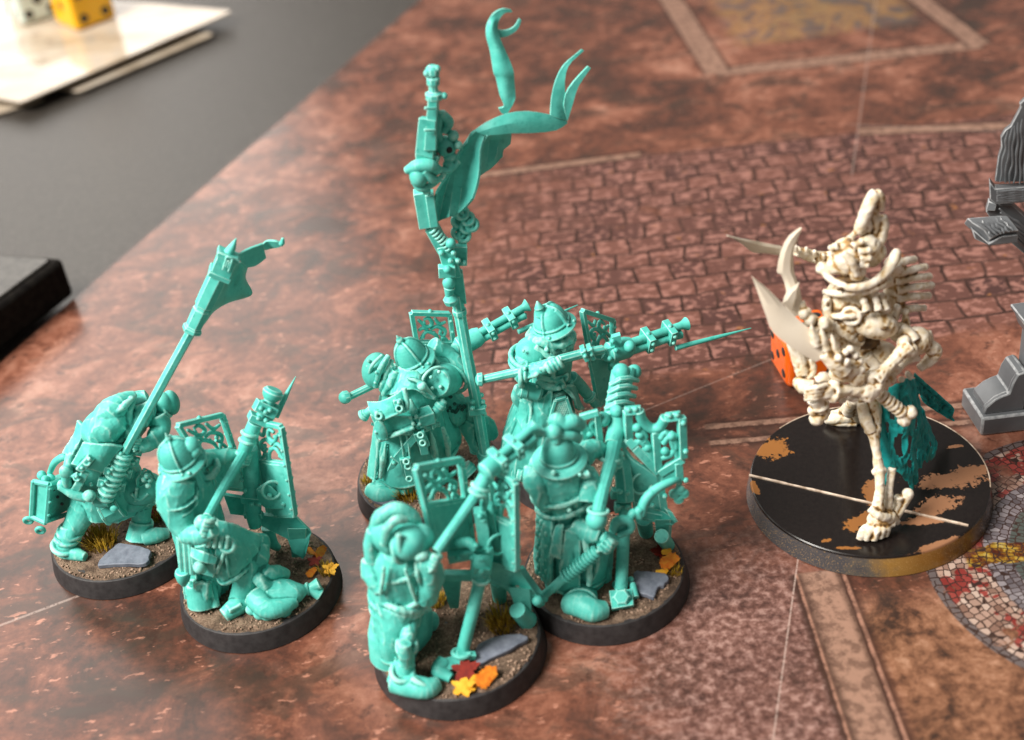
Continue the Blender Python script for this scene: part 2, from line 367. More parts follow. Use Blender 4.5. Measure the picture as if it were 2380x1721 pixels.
# ---------------------------------------------------------------- the setting: table, printed mat
def mat_printed():
    n = N('printed_mat'); W_ = n.co.outputs['Object']; art = n.mapping(rot=math.radians(3.5))
    x, y, _ = n.xyz(W_)
    big = n.noise(.016, 3, .6, dist=.6); mid = n.noise(.075, 5, .66, dist=.8); fine = n.noise(.42, 3, .7); grain = n.noise(1.8, 2, .7)
    t = n.math('ADD', n.math('MULTIPLY', big, .40), n.math('ADD', n.math('MULTIPLY', mid, .42), n.math('MULTIPLY', fine, .18)))
    col = n.ramp(t, [(.40, (.060, .034, .027)), (.46, (.125, .052, .036)), (.51, (.20, .078, .050)), (.56, (.31, .130, .085)), (.63, (.47, .245, .175))])
    # dark smears and pale chips printed in the dirt
    sm = n.noise(.045, 4, .6, n.mapping((1, 1.9, 1), math.radians(-32)), 1.2)
    col = n.mix(n.math('MULTIPLY', n.step(sm, .52, .62), .58), col, (.060, .042, .033))
    fl = n.noise(.33, 3, .62, n.mapping((.75, 1.5, 1), math.radians(-14)))
    col = n.mix(n.math('MULTIPLY', n.step(fl, .60, .67), n.step(mid, .40, .58)), col, (.50, .235, .165))
    fl2 = n.noise(.24, 3, .65, n.mapping((1, 1, 1), .5, (40, 3, 0)))
    col = n.mix(n.math('MULTIPLY', n.step(fl2, .56, .68), .65), col, (.055, .026, .020))
    # purple-brown gravel in front
    grav = n.math('MULTIPLY', n.step(y, -18, -45), n.math('MULTIPLY', n.step(x, 0, 26), n.step(x, 51, 46)))
    gn = n.noise(.62, 4, .62); gcol = n.ramp(n.math('ADD', n.math('MULTIPLY', gn, .75), n.math('MULTIPLY', mid, .25)), [(.38, (.065, .034, .030)), (.47, (.15, .078, .066)), (.54, (.27, .155, .135)), (.62, (.46, .30, .265))])
    col = n.mix(n.math('MULTIPLY', grav, .85), col, gcol)
    # pale dirt patch between the beam and the mosaic
    pd = n.math('MULTIPLY', n.step(y, -44, -56), n.step(x, 54, 59))
    pcol = n.ramp(n.math('ADD', n.math('MULTIPLY', mid, .6), n.math('MULTIPLY', fine, .4)), [(.40, (.05, .028, .020)), (.48, (.18, .085, .048)), (.55, (.33, .165, .095)), (.64, (.50, .29, .19))])
    col = n.mix(n.math('MULTIPLY', pd, .9), col, pcol)
    # cobbles
    wv = n.add('ShaderNodeTexNoise'); n.put(wv.inputs['Vector'], W_); wv.inputs['Scale'].default_value = .06; wv.inputs['Detail'].default_value = 3
    dv = n.add('ShaderNodeVectorMath', operation='MULTIPLY_ADD'); n.put(dv.inputs[0], wv.outputs['Color']); dv.inputs[1].default_value = (5, 5, 0); n.put(dv.inputs[2], art)
    br = n.add('ShaderNodeTexBrick'); n.put(br.inputs['Vector'], dv.outputs[0])
    br.inputs['Scale'].default_value = .1; br.inputs['Brick Width'].default_value = .92; br.inputs['Row Height'].default_value = .74
    br.inputs['Mortar Size'].default_value = .06; br.inputs['Mortar Smooth'].default_value = .55; br.inputs['Bias'].default_value = 0
    n.put(br.inputs['Color1'], (.085, .040, .036)); n.put(br.inputs['Color2'], (.20, .088, .068)); n.put(br.inputs['Mortar'], (.2, .1, .08))
    fk = n.noise(.42, 3, .62, n.mapping((.8, 1.25, 1), .06)); lum = n.noise(.11, 3, .6, n.mapping(loc=(9, 5, 0)))
    st = n.mix(n.math('MULTIPLY', n.step(n.math('ADD', fk, n.math('MULTIPLY', n.math('SUBTRACT', lum, .5), .35)), .49, .60), .92), br.outputs['Color'], (.40, .20, .165))
    st = n.mix(n.math('MULTIPLY', n.step(n.noise(.20, 3, .6, n.mapping(loc=(3, 8, 0))), .66, .72), .8), st, (.44, .19, .07))
    st = n.mix(n.math('MULTIPLY', br.outputs['Fac'], n.math('ADD', .75, n.math('MULTIPLY', n.step(lum, .35, .6), .22))), st, (.040, .018, .014))
    edge = n.math('MULTIPLY', n.math('SUBTRACT', mid, .5), 60.0)
    cm = n.math('MULTIPLY', n.step(n.math('ADD', y, n.math('MULTIPLY', edge, .25)), 27, 34), n.step(n.math('ADD', y, n.math('MULTIPLY', x, .06)), 141, 138))
    cm = n.math('MULTIPLY', cm, n.step(n.math('ADD', n.math('ADD', x, n.math('MULTIPLY', y, -.45)), edge), -72, -20))
    col = n.mix(n.math('MULTIPLY', cm, n.math('SUBTRACT', 1.0, n.math('MULTIPLY', n.step(n.noise(.03, 4, .6), .60, .70), .7))), col, st)
    # printed stone kerbs, beams and painted frames
    def seg(x1, y1, x2, y2):
        a = math.atan2(y2-y1, x2-x1); L = math.hypot(x2-x1, y2-y1)
        v = n.xyz(n.mapping(rot=-a, vec=n.mapping(loc=(-x1, -y1, 0)))); return v[0], v[1], L
    def strip(c, x1, y1, x2, y2, hw, light, dark=(.05, .024, .018), am=.85, rag=1.2):
        u, v, L = seg(x1, y1, x2, y2); v = n.math('ADD', v, n.math('MULTIPLY', n.math('SUBTRACT', fine, .5), rag))
        ins = n.math('MULTIPLY', n.step(u, -1, 0), n.step(u, L+1, L)); a = n.math('ABSOLUTE', v)
        c = n.mix(n.math('MULTIPLY', ins, n.math('MULTIPLY', n.step(a, hw+1.6, hw), .75)), c, dark)
        body = n.mix(n.step(fine, .38, .58), n.mix(.45, dark, light), light)
        return n.mix(n.math('MULTIPLY', ins, n.math('MULTIPLY', n.step(a, hw, hw-.5), am)), c, body)
    stone = (.44, .27, .20)
    for q in ((-2, 138.9, 45, 137.9, 1.6), (109, 133, 150, 124, 2.2), (78, 186.5, 160, 180, 3.2), (78, 186, 74, 262, 4), (160, 180, 153, 232, 3.4),
              (40, 8.2, 150, -1.5, 1.1), (40, 2.6, 150, -7.5, 1.0), (51.5, -40, 50.5, -100, 4.3)): col = strip(col, *q, stone)
    for q in ((47.6, -40, 46.4, -100, .5), (56.2, -40, 55.6, -100, .6)): col = strip(col, *q, (.46, .25, .18), rag=.5)
    # golden and grey artwork at the far end
    gy = n.math('MULTIPLY', n.step(y, 200, 208), n.math('MULTIPLY', n.step(x, 84, 92), n.step(x, 152, 144)))
    gcol2 = n.ramp(n.noise(.06, 4, .6, dist=1.5), [(.38, (.15, .10, .085)), (.47, (.15, .14, .13)), (.53, (.36, .19, .07)), (.58, (.40, .26, .12)), (.66, (.22, .11, .08))])
    col = n.mix(n.math('MULTIPLY', gy, .7), col, gcol2)
    # round mosaic
    cx, cy = 107.0, -46.0; dx = n.math('SUBTRACT', x, cx); dy = n.math('SUBTRACT', y, cy)
    r = n.math('SQRT', n.math('ADD', n.math('MULTIPLY', dx, dx), n.math('MULTIPLY', dy, dy))); th = n.math('ARCTAN2', dy, dx)
    cb = n.add('ShaderNodeCombineXYZ'); n.put(cb.inputs[0], n.math('ADD', r, n.math('MULTIPLY', n.math('SUBTRACT', mid, .5), 2.5))); n.put(cb.inputs[1], n.math('MULTIPLY', th, 27.0))
    ve = n.add('ShaderNodeTexVoronoi', feature='DISTANCE_TO_EDGE'); n.put(ve.inputs['Vector'], cb.outputs[0]); ve.inputs['Scale'].default_value = .72; ve.inputs['Randomness'].default_value = .5
    vc = n.add('ShaderNodeTexVoronoi'); n.put(vc.inputs['Vector'], cb.outputs[0]); vc.inputs['Scale'].default_value = .72; vc.inputs['Randomness'].default_value = .5
    rnd, rnd2, _ = n.xyz(vc.outputs['Color'])
    cream = n.ramp(rnd, [(0, (.22, .13, .10)), (.5, (.46, .32, .26)), (1, (.62, .50, .43))])
    cream = n.mix(n.step(n.noise(.10, 3, .6), .49, .51), cream, n.ramp(rnd, [(0, (.20, .020, .018)), (1, (.36, .07, .06))]))
    greyt = n.ramp(rnd, [(0, (.09, .085, .10)), (.6, (.20, .19, .215)), (1, (.34, .33, .36))])
    greyt = n.mix(n.math('MULTIPLY', n.step(r, 13.2, 13.6), n.step(r, 16.6, 16.2)), greyt, (.58, .54, .52))
    greyt = n.mix(n.math('MULTIPLY', n.step(r, 16.4, 16.8), n.step(r, 20.2, 19.8)), greyt, (.07, .10, .095))
    mo = n.mix(n.step(r, 24.5, 25.0), greyt, cream)
    mo = n.mix(n.step(r, 34.0, 34.4), mo, (.14, .125, .13))
    yl = n.math('MULTIPLY', n.step(n.math('ABSOLUTE', n.math('ADD', y, n.math('ADD', 41.5, n.math('MULTIPLY', n.math('SUBTRACT', mid, .5), 5.0)))), 2.6, 2.3), n.step(x, 78.5, 79.5))
    mo = n.mix(yl, mo, n.ramp(n.noise(.35, 4, .7), [(.40, (.07, .014, .007)), (.49, (.26, .12, .012)), (.57, (.46, .32, .04)), (.68, (.50, .42, .18))]))
    mo = n.mix(n.step(ve.outputs['Distance'], .11, .045), mo, (.035, .022, .020))
    mm = n.math('MULTIPLY', n.step(r, 36.2, 35.8), n.math('SUBTRACT', 1.0, n.math('MULTIPLY', n.step(n.noise(.09, 5, .7, n.mapping(loc=(2, 7, 0))), .56, .62), n.step(r, 22, 30))))
    col = n.mix(n.math('MULTIPLY', mm, .93), col, mo)
    # creases where the print has rubbed off
    def crease(c, x1, y1, x2, y2, hw=.22, am=.5):
        hw *= .6; am *= .75
        u, v, L = seg(x1, y1, x2, y2)
        k = n.math('MULTIPLY', n.math('MULTIPLY', n.step(u, -6, 2), n.step(u, L+6, L-2)), n.step(n.math('ABSOLUTE', v), hw*1.7, hw*.4))
        return n.mix(n.math('MULTIPLY', k, n.math('MULTIPLY', n.step(grain, .25, .55), am)), c, (.72, .58, .52))
    for q in ((140.8, 226.8, 100, 110, .28, .5), (50.5, -31, 32, -84, .26, .65), (-118, -27, -84, -14.5, .5, .5), (0, 6, 63, 31, .25, .35), (109, 137.5, 156, 117, .35, .5)): col = crease(col, *q)
    col = n.mix(n.math('MULTIPLY', n.math('SUBTRACT', grain, .5), .25), col, (.0, .0, .0))
    col = n.mix(1.0, col, (.74, .70, .68), 'MULTIPLY')
    n.bump(n.noise(.03, 3, .5), .05, 4)
    return n.out(col, n.ramp(n.noise(.05, 2), [(.3, .19), (.7, .27)]), .5)
def mat_table():
    n = N('dark_table_laminate'); g = n.noise(.9, 4, .75)
    c = n.ramp(g, [(.35, (.020, .017, .014)), (.55, (.036, .031, .026)), (.72, (.085, .073, .062))])
    n.bump(n.noise(.7, 3, .7), .35, .6); return n.out(c, .42, .5)
MT['print'] = mat_printed(); MT['table'] = mat_table()
d = V((.469, .883, 0)); P0 = V((-93.9, 138.8, 0))
L0, L1 = P0-d*420, P0+d*700
tag(obj('table', MB().box((0, 200, -7), 2400, 2000, 10), 'table', bevel=0), kind='structure', label='dark grey speckled table top under the mat')
tag(obj('game_mat', MB().plate([(L0.x, L0.y, -.9), (900, L0.y, -.9), (900, L1.y, -.9), (L1.x, L1.y, -.9)], 1.8, d=(0, 0, 1)), 'print', bevel=.3), kind='structure', label='printed rust red paving and mosaic mat')

# ---------------------------------------------------------------- black slab at the left edge
def rounded(outl, r, k=5):
    out = []; n = len(outl)
    for i in range(n):
        p, a, b = V(outl[i]), V(outl[i-1]), V(outl[(i+1) % n]); u = (a-p).normalized()*r; v = (b-p).normalized()*r
        for j in range(k+1):
            t = j/k; out.append((p+u)*((1-t)**2)+p*(2*t*(1-t))+(p+v)*(t*t))
    return out
MT['slab_top'] = mat_plain('grey_felt_lid', (.035, .033, .030), (.075, .070, .063), .5, .42, .5, .3, 1.2)
MT['slab_side'] = mat_plain('black_foam_edge', (.006, .005, .005), (.016, .014, .012), .5, .9, .1, .4, 1.5)
cn = V((-113.5, 102.5, 0)); e1 = V((-.53, -.85, 0)); e2 = V((-.93, .36, 0))
slab = thing('case', 'black foam edged flat case with grey lid at the left edge of the mat', 'case', (cn.x, cn.y, 0))
ol = rounded([V((0, 0, 0)), e2*130, e2*130+e1*150, e1*150], 2.5)
obj('case_body', MB().plate([p+V((0, 0, 6.0)) for p in ol], 11.4, d=(0, 0, 1)), 'slab_side', slab, bevel=1.6, ang=60)
ol2 = rounded([e2*2+e1*2.2, e2*128+e1*2.2, e2*128+e1*148, e2*2+e1*148], 2.0)
obj('lid', MB().plate([p+V((0, 0, 12.05)) for p in ol2], .9, d=(0, 0, 1)), 'slab_top', slab, bevel=.3, ang=60)

# ---------------------------------------------------------------- cards and dice on the table
def mat_card():
    n = N('laminated_card'); a = n.xyz(n.co.outputs['Object'])
    c = n.ramp(n.noise(.03, 4, .6, n.mapping((1, 3, 1), math.radians(41))), [(.35, (.33, .27, .20)), (.5, (.46, .38, .29)), (.65, (.52, .45, .37))])
    ln = n.noise(.5, 2, .5, n.mapping((.05, 1, 1), math.radians(-41)))
    c = n.mix(n.math('MULTIPLY', n.step(ln, .60, .66), .4), c, (.22, .18, .14))
    return n.out(c, .07, .5)
MT['card'] = mat_card()
R_, F_, L_, B_ = V((-85.8,293.9,3.0)), V((-154.8,233.2,3.0)), V((-163.6,239.7,3.0)), V((-135.6,324.4,3.0))
ol = rounded([R_, F_, F_+(L_-F_)*8, R_+(B_-R_)*4], 3)
tag(obj('card', MB().plate(ol, .7, d=(0, 0, 1)), 'card', bevel=.15), 'glossy pale laminated card carrying the two dice', 'card', 'rules cards on the table')
R2, F2 = V((-92.5,282.2,-0.5)), V((-137.8,244.5,-0.5))
ol = rounded([R2, F2, F2+V((-70, 50, 0)), R2+V((-70, 50, 0))], 3)
tag(obj('card', MB().plate(ol, .7, d=(0, 0, 1)), 'card', bevel=.15), 'lower card mostly hidden under the glossy dice card', 'card', 'rules cards on the table')
F3 = V((-165.5,242.4,-1.0)); ol = [F3+V((16, 1, 0)), F3+V((-6, -9, 0)), F3+V((-60, 10, 0)), F3+V((-40, 50, 0))]
tag(obj('card', MB().plate(rounded(ol, 2), .7, d=(0, 0, 1)), 'card', bevel=.15), 'pale card corner at the left photo edge beside the card stack', 'card', 'rules cards on the table')
DIRS = {1: [(0, 0)], 2: [(-1, -1), (1, 1)], 3: [(-1, -1), (0, 0), (1, 1)], 4: [(-1, -1), (-1, 1), (1, -1), (1, 1)], 5: [(-1, -1), (-1, 1), (1, -1), (1, 1), (0, 0)], 6: [(-1, -1), (-1, 0), (-1, 1), (1, -1), (1, 0), (1, 1)]}
def die(label, mat, loc, s, rz, faces, rnd=.16, sp=.26, pr=.105, group=None, spu=None):
    t = thing('die', label, 'die', loc, group); t.rotation_euler = (0, 0, rz)
    b = obj('die_body', MB().box((0, 0, s/2), s, s, s), mat, t); m = b.modifiers.new('bevel', 'BEVEL'); m.width = s*rnd; m.segments = 5
    ax = [(X, Y, Z), (Y, -X, Z), (-X, -Y, Z), (-Y, X, Z), (Z, X, Y)]
    for (nn, u, v), k in zip(ax, faces):
        for (a, c) in DIRS[abs(k)]:
            if k == -3: a = 0
            p = V((0, 0, s/2))+nn*(s/2-.02*s)+u*(a*(spu or sp)*s)+v*(c*sp*s)
            obj('pip', MB().lathe(p, p+nn*(.03*s), [(0, pr*s), (.8, pr*s), (1, pr*s*.85)], 16), 'pip', t)
    return t
# ---------------------------------------------------------------- miniature building blocks
def grass(mb, c, r, h, n, rnd, lean=.5):
    c = V(c)
    for i in range(n):
        a = rnd.uniform(0, 6.28); q = r*math.sqrt(rnd.random()); p = c+V((math.cos(a)*q, math.sin(a)*q, 0))
        hh = h*1.35*rnd.uniform(.5, 1.1); ln = V((math.cos(a)*lean*hh*rnd.uniform(.3, 1.2)*q/r, math.sin(a)*lean*hh*rnd.uniform(.3, 1.2)*q/r, hh))
        s = V((-math.sin(a+rnd.uniform(-1, 1)), math.cos(a), 0))*.14; f = V((math.cos(a), math.sin(a), 0))*.07; o = len(mb.v)
        mid = p+ln*.55+V((0, 0, .1)); tip = p+ln+V((ln.x*.3, ln.y*.3, -.1*hh))
        mb.v += [tuple(p-s), tuple(p+s), tuple(p+f), tuple(mid-s*.7), tuple(mid+s*.7), tuple(mid+f*.7), tuple(tip)]
        for k in range(3):
            j = (k+1) % 3; mb.f += [(o+k, o+j, o+3+j, o+3+k), (o+3+k, o+3+j, o+6)]
    return mb
def leaf_mesh(c, r, rot, tilt, kind, rnd):
    pts = []; n = 40
    for i in range(n):
        a = 2*math.pi*i/n
        q = r*1.35*(.40+.36*abs(math.cos(a*2.5))**1.4+.20*abs(math.cos(a*7.5+.5))*abs(math.cos(a*.5))) if kind == 'maple' else r*1.25*(.76+.16*math.cos(2*a)+.10*rnd.uniform(-1, 1))
        pts.append(V((q*math.cos(a), q*math.sin(a)*.85, (q/r)**2*.30*r*math.cos(2*a+.4)+.10*rnd.uniform(-1, 1))))
    R = Matrix.Rotation(rot, 3, 'Z') @ Matrix.Rotation(tilt, 3, 'X')
    return MB().plate([V(c)+R @ p for p in pts], .22, d=R @ Z)
def mbase(t, seed, slates=(), tufts=(), leaves=(), bare=()):
    rnd = random.Random(seed)
    b = obj('base', MB().lathe((0, 0, 0), (0, 0, 4.3), [(0, 15.75), (.04, 16), (.85, 15.35), (.97, 15.15), (1, 14.9)], 72), 'rim', t, ang=30)
    mb = MB(); rings = []
    for i in range(1, 25):
        r = 14.95*i/24
        rings.append([V((r*math.cos(a), r*math.sin(a), 4.25+(.55*(.5+.5*mnoise.noise(V((r*math.cos(a)*.22+seed, r*math.sin(a)*.22, 1))))+.28*mnoise.noise(V((r*math.cos(a)*1.3, r*math.sin(a)*1.3, seed))))*min(1, (14.95-r)/1.5+.05))) for a in [2*math.pi*j/96 for j in range(96)]])
    mb.grid(rings, cap=False); mb.f.append(tuple(range(95, -1, -1)))
    tag(obj('soil', mb, 'soil', b, ang=80), kind=None)
    mb = MB()
    for i in range(900):
        a = rnd.uniform(0, 6.28); r = 14.6*math.sqrt(rnd.random())
        if mnoise.noise(V((math.cos(a)*r*.16, math.sin(a)*r*.16, seed*3))) < -.12: continue
        mb.ball((math.cos(a)*r, math.sin(a)*r, 4.55), (rnd.uniform(.12, .36), rnd.uniform(.12, .36), rnd.uniform(.15, .42)), 5, 3)
    tag(obj('grit', mb, 'grit', b, ang=10), kind='stuff')
    for pts, th in slates:
        P = [V(p) for p in pts]; mb = MB(); Q = cr(P, 3, True)
        Q = [p+V((rnd.uniform(-.18, .18), rnd.uniform(-.18, .18), 0)) for p in Q]
        mb.plate(Q, th, d=(0, 0, 1)); obj('slate', mb, 'slate', b, bevel=.15)
    for c, r, h, n in tufts: obj('grass_tuft', grass(MB(), c, r, h, int(n*1.5), rnd), 'grass', b, ang=180)
    for c, r, rot, tilt, kind, m in leaves: obj('leaf', leaf_mesh(c, r, rot, tilt, kind, rnd), m, b, ang=20)
    return b
class Dome:                                      # helmet frame: point at height h (0 brim .. 1 apex), radius r, angle a
    def __init__(s, p0, p1, face=(0, -1, 0)):
        s.p0, s.p1 = V(p0), V(p1); s.d = s.p1-s.p0; t = s.d.normalized(); f = V(face); s.u = (f-t*t.dot(f)).normalized(); s.w = t.cross(s.u)
    def at(s, h, r, a): return s.p0+s.d*h+s.u*(r*math.cos(a))+s.w*(r*math.sin(a))
def kettle(t, p0, p1, R, name='helmet', bands=4, a0=.4, knob=.75, dome=.70, mat='teal', extra=None):
    D = Dome(p0, p1); mb = MB()
    prof = [(-.20, R*.96), (-.17, R), (-.11, R*.99), (.0, R*.84), (.05, R*dome*1.02)]+[(.05+.95*q/9, R*dome*max(.06, (1-(q/9)**2.3)**.5)) for q in range(1, 10)]
    mb.lathe(p0, p1, prof, 28)
    f = lambda h: [q for q in prof if q[0] >= h][0][1]
    for k in range(bands):
        a = a0+2*math.pi*k/bands; hs = [(-.03, R*.88), (.04, R*dome*1.05)]+[(.05+.95*q/9, R*dome*max(.06, (1-(q/9)**2.3)**.5)) for q in range(1, 10)]
        mb.tube([D.at(h, r+.05, a) for h, r in hs], .30, 6, k=2)
        mb.rivets([D.at(.13, R*dome*1.1, a), D.at(-.02, R*.92, a+.3)], .33)
    mb.torus(D.at(.12, 0, 0), D.d, R*dome*1.03, .28, n=28)
    if knob: mb.ball(D.at(1.05, 0, 0), knob, 10, 8); mb.lathe(D.at(1.0, 0, 0), D.at(1.32, 0, 0), [(0, knob*.8), (.5, knob*.55), (1, .1)], 10)
    if extra: extra(mb, D)
    return obj(name, mb, mat, t, voxel=.17, sm=2)
def bil(c00, c10, c11, c01):
    c00, c10, c11, c01 = map(V, (c00, c10, c11, c01))
    return lambda u, v: c00*(1-u)*(1-v)+c10*u*(1-v)+c11*u*v+c01*(1-u)*v
SCROLL = [[(.08, .15), (.30, .42), (.55, .30), (.62, .08)], [(.10, .85), (.32, .60), (.50, .72), (.42, .92), (.26, .86)], [(.42, .50), (.62, .62), (.85, .50), (.80, .30), (.66, .36)],
          [(.60, .92), (.72, .72), (.92, .80)], [(.05, .45), (.20, .55), (.34, .48)], [(.88, .10), (.76, .22), (.70, .05)]]
def panel(t, c, win, th=.85, fr=.95, flip=False, lower=True, rivet=6, name='shield_panel', r=.36, d=None):
    P = bil(*c); u0, u1, v0, v1 = win; n = (P(1, .5)-P(0, .5)).cross(P(.5, 1)-P(.5, 0)).normalized()
    mb = MB()
    if lower:
        mb.sheet([[P(u/4, v0*v/4)+n*(.5*math.sin(math.pi*u/4)) for u in range(5)] for v in range(5)], th*.7, 2)
    else: mb.beam(P(0, v0), P(1, v0), fr, th, up=n)
    sh = obj(name, mb, 'teal', t, voxel=.2, sm=1)
    fm = MB()
    for a, b in (((0, 0), (0, 1)), ((0, 1), (1, 1)), ((1, 1), (1, 0)), ((0, v0), (1, v0)), ((0, 0), (1, 0))):
        fm.beam(P(*a), P(*b), fr, th*1.25, up=n)
    rv = []
    for k in range(rivet): q = (k+.5)/rivet; rv += [P(0, q)-n*th*.7, P(1, q)-n*th*.7, P(1.0, q)+n*th*.7]
    fm.rivets(rv, .36); fm.rivets([P(.5, 1.0)+(P(.5, 1)-P(.5, 0)).normalized()*.5], .5)
    obj('frame', fm, 'teal', sh, voxel=.17, sm=2)
    W = lambda a, b: P(u0+(u1-u0)*(1-a if flip else a), v0+(v1-v0)*b)
    sm = MB()
    for s in SCROLL: sm.tube([W(*q) for q in s], [r*.9]+[r*1.15]*(len(s)-2)+[r*.8], 7, k=4)
    for q in ((.50, .38), (.25, .74), (.72, .44), (.16, .22)): sm.ball(W(*q), r*1.25, 8, 6)
    obj('scrollwork', sm, 'teal', sh, voxel=.16, sm=2)
    return sh
def hand(mb, p, along, across, s=1.0):           # a fist closed round a shaft running `along`
    p = V(p); a = V(along).normalized(); c = V(across); c = (c-a*a.dot(c)).normalized(); o = a.cross(c)
    mb.ball(p, (1.35*s, 1.2*s, 1.25*s), 10, 8)
    for k in range(4):
        q = p+a*((k-1.5)*.72*s)
        mb.tube([q+o*(1.1*s)-c*.3*s, q+o*(.9*s)+c*1.0*s, q-o*(.1*s)+c*1.45*s, q-o*(.95*s)+c*.95*s], [.42*s, .42*s, .38*s, .32*s], 7, k=3)
    mb.tube([p-a*(1.5*s)+o*.4*s, p-a*(1.9*s)+c*.8*s, p-a*(1.3*s)+c*1.5*s-o*.5*s], [.48*s, .44*s, .34*s], 7, k=3)
def barrels(t, p0, p1, rb=.8, gap=1.0, bands=(.45, .75), spike=None, bell=1.4, up=(0, -.3, 1), name='volley_gun', n=3, core=None):
    p0, p1 = V(p0), V(p1); ax = (p1-p0).normalized(); u = V(up); u = (u-ax*ax.dot(u)).normalized(); w = ax.cross(u); L = (p1-p0).length
    mb = MB(); offs = [(gap*.9, 0), (-gap*.55, gap*.8), (-gap*.55, -gap*.8)][:n]
    for i, (a, b) in enumerate(offs):
        e = 1.0 if i == 0 else .9; o_ = u*a+w*b
        mb.lathe(p0+o_, p0+ax*L*e+o_, [(0, rb), (.9, rb*.95), (.93, rb*1.05), (1, rb*(bell if i == 0 else 1.1))], 12)
        mb.ball(p0+ax*L*e+o_, rb*.5, 8, 6)
    g = obj(name, mb, 'teal', t, voxel=.17, sm=1)
    bm_ = MB()
    for b in bands:
        c = p0+ax*L*b
        R = Matrix((w, ax, u)).transposed()
        bm_.box(c, gap*2+rb*2.3, 1.5, gap*1.6+rb*2.4, R=R)
        bm_.rivets([c+w*s*(gap+rb*1.2)+u*q for s in (-1, 1) for q in (-.9, .9)]+[c+u*(gap*.8+rb*1.25)], .48)
    obj('barrel_band', bm_, 'teal', g, bevel=.14)
    if core: obj('breech', MB().lathe(p0-ax*core[0], p0+ax*core[1], [(0, core[2]*.6), (.15, core[2]), (.8, core[2]), (1, core[2]*.8)], 10), 'teal', g, voxel=.17)
    if spike: obj('bayonet', MB().tube([spike[0], V(spike[0])*.5+V(spike[1])*.5, spike[1]], [.55, .45, .08], 8, k=3), 'teal', g, ang=60)
    return g
# ================================================================ soldier with lantern and pole banner (left)
T = 'teal'
A = thing('soldier_miniature', 'teal miniature stooping under a pole banner with a hanging lantern at its hip', 'miniature', (-83.8, -4.3, 0), 'teal plastic soldier miniatures')
mbase(A, 11, slates=[([(-3.5,-11.3,5.2), (-1.5,-7.5,5.4), (0.1,-6.0,5.5), (3.8,-7.3,5.5), (6.7,-9.1,5.5), (7.0,-11.3,5.4), (6.0,-13.1,5.3), (1.5,-11.9,5.2)], 1.0)],
      tufts=[((-4.1,-3.8,4.5), 3.0, 3.2, 170), ((7.1,2.4,4.5), 2.2, 3.0, 70)], leaves=[((6.6,2.1,6.0), 1.6, .4, .5, 'maple', 'leaf_red')])
b = MB()
b.tube([(-4.3,-2.0,15.5), (-5.9,-3.0,12.8), (-8.9,-4.0,9.2)], [3.1, 2.9, 2.1], 10, k=3)
b.tube([(-8.8,-4.0,9.9), (-9.7,-5.0,8.2), (-11.0,-5.5,5.0)], [2.2, 2.0, 2.3], 10)
for p, r in (((-9.2,-4.0,9.2), 2.3), ((-9.9,-4.6,8.3), 2.25), ((-10.7,-5.2,6.8), 2.5)): b.torus(p, (.25, -.1, 1), r, .55, n=18)
b.tube([(-11.2,-5.5,5.6), (-8.9,-6.8,5.6), (-6.6,-7.9,5.2)], [1.7, 1.5, .9], 10)
b.tube([(5.8,-1.0,12.0), (5.2,-2.0,9.9), (4.7,-3.0,7.7)], [2.2, 1.9, 1.8], 10)
b.tube([(4.8,-3.0,8.1), (3.8,-4.9,5.0)], [2.2, 2.7], 10); b.torus((4.6,-3.0,7.3), (0, 0, 1), 2.1, .5)
b.tube([(5.2,-5.2,6.0), (7.8,-5.1,6.0), (9.9,-4.2,5.4)], [1.8, 1.6, 1.0], 10)
b.tube([(-1.0,-1.0,11.7), (-0.1,-1.0,15.8), (0.5,-1.0,21.0), (2.3,-1.0,25.8), (5.4,-0.0,30.0), (9.4,1.0,32.4), (12.9,2.0,33.2)], [(6.2, 5.2), (7.2, 5.6), (6.9, 5.4), (5.6, 5.2), (5.4, 5), (4.0, 4), (2.6, 3)], 40, ref=(1, 0, .35), k=4, fold=(9, .3, .12))
b.ball((4.7,-4.0,33.9), (4.8, 4.0, 3.4), 16, 12, Matrix.Rotation(-.35, 3, 'Y'))
b.tube([(4.3,-4.0,33.9), (7.1,-3.0,36.6), (9.6,-1.0,37.4), (10.9,0.0,37.2)], [3.2, 2.6, 1.4, .9], 12)
b.tube([(7.1,-5.0,30.3), (9.3,-4.0,33.1), (9.6,-3.0,35.4), (10.6,-1.0,36.9)], [.6, .8, .8, .6], 8)
b.tube([(7.5,-5.0,36.9), (9.6,-4.0,37.9), (11.0,-2.0,38.1)], [.5, .6, .5], 8)
b.tube([(13.7,-0.0,32.1), (14.0,-1.0,29.6), (12.6,-4.0,28.6), (10.1,-6.0,29.5)], [2.2, 2.0, 1.7, 1.3], 10)
b.tube([(11.7,-0.0,35.3), (11.9,-1.0,33.5), (9.7,-4.0,32.3), (8.6,-5.0,30.8)], [2.0, 2.2, 1.4, 1.0], 10)
b.sheet([[(-0.4,-2.0,34.8), (0.4,-3.0,34.6), (1.0,-4.0,34.2)], [(-1.7,-3.0,32.1), (-0.9,-4.0,32.0), (0.2,-5.0,32.3)], [(-4.8,-4.0,28.8), (-3.4,-5.0,29.0), (-2.1,-6.0,29.5)]], .9, 3)
hand(b, (9.6,-6.0,30.7), V((.45, .3, .85)), V((1, -.5, 0)), .9)
b.sheet([[(2.1,-3.0,13.2), (6.0,-4.0,13.0), (9.3,-1.0,12.1)], [(2.2,-2.0,10.8), (6.1,-3.0,11.6), (9.2,-0.0,10.9)]], .7, 3)
obj('body', b, T, A, voxel=.22)
h = MB().ball((16.4,3.0,32.3), (1.7, 2.0, 2.7), 14, 10).ball((15.2,2.0,33.0), (1.9, 2.0, 2.4), 14, 10)
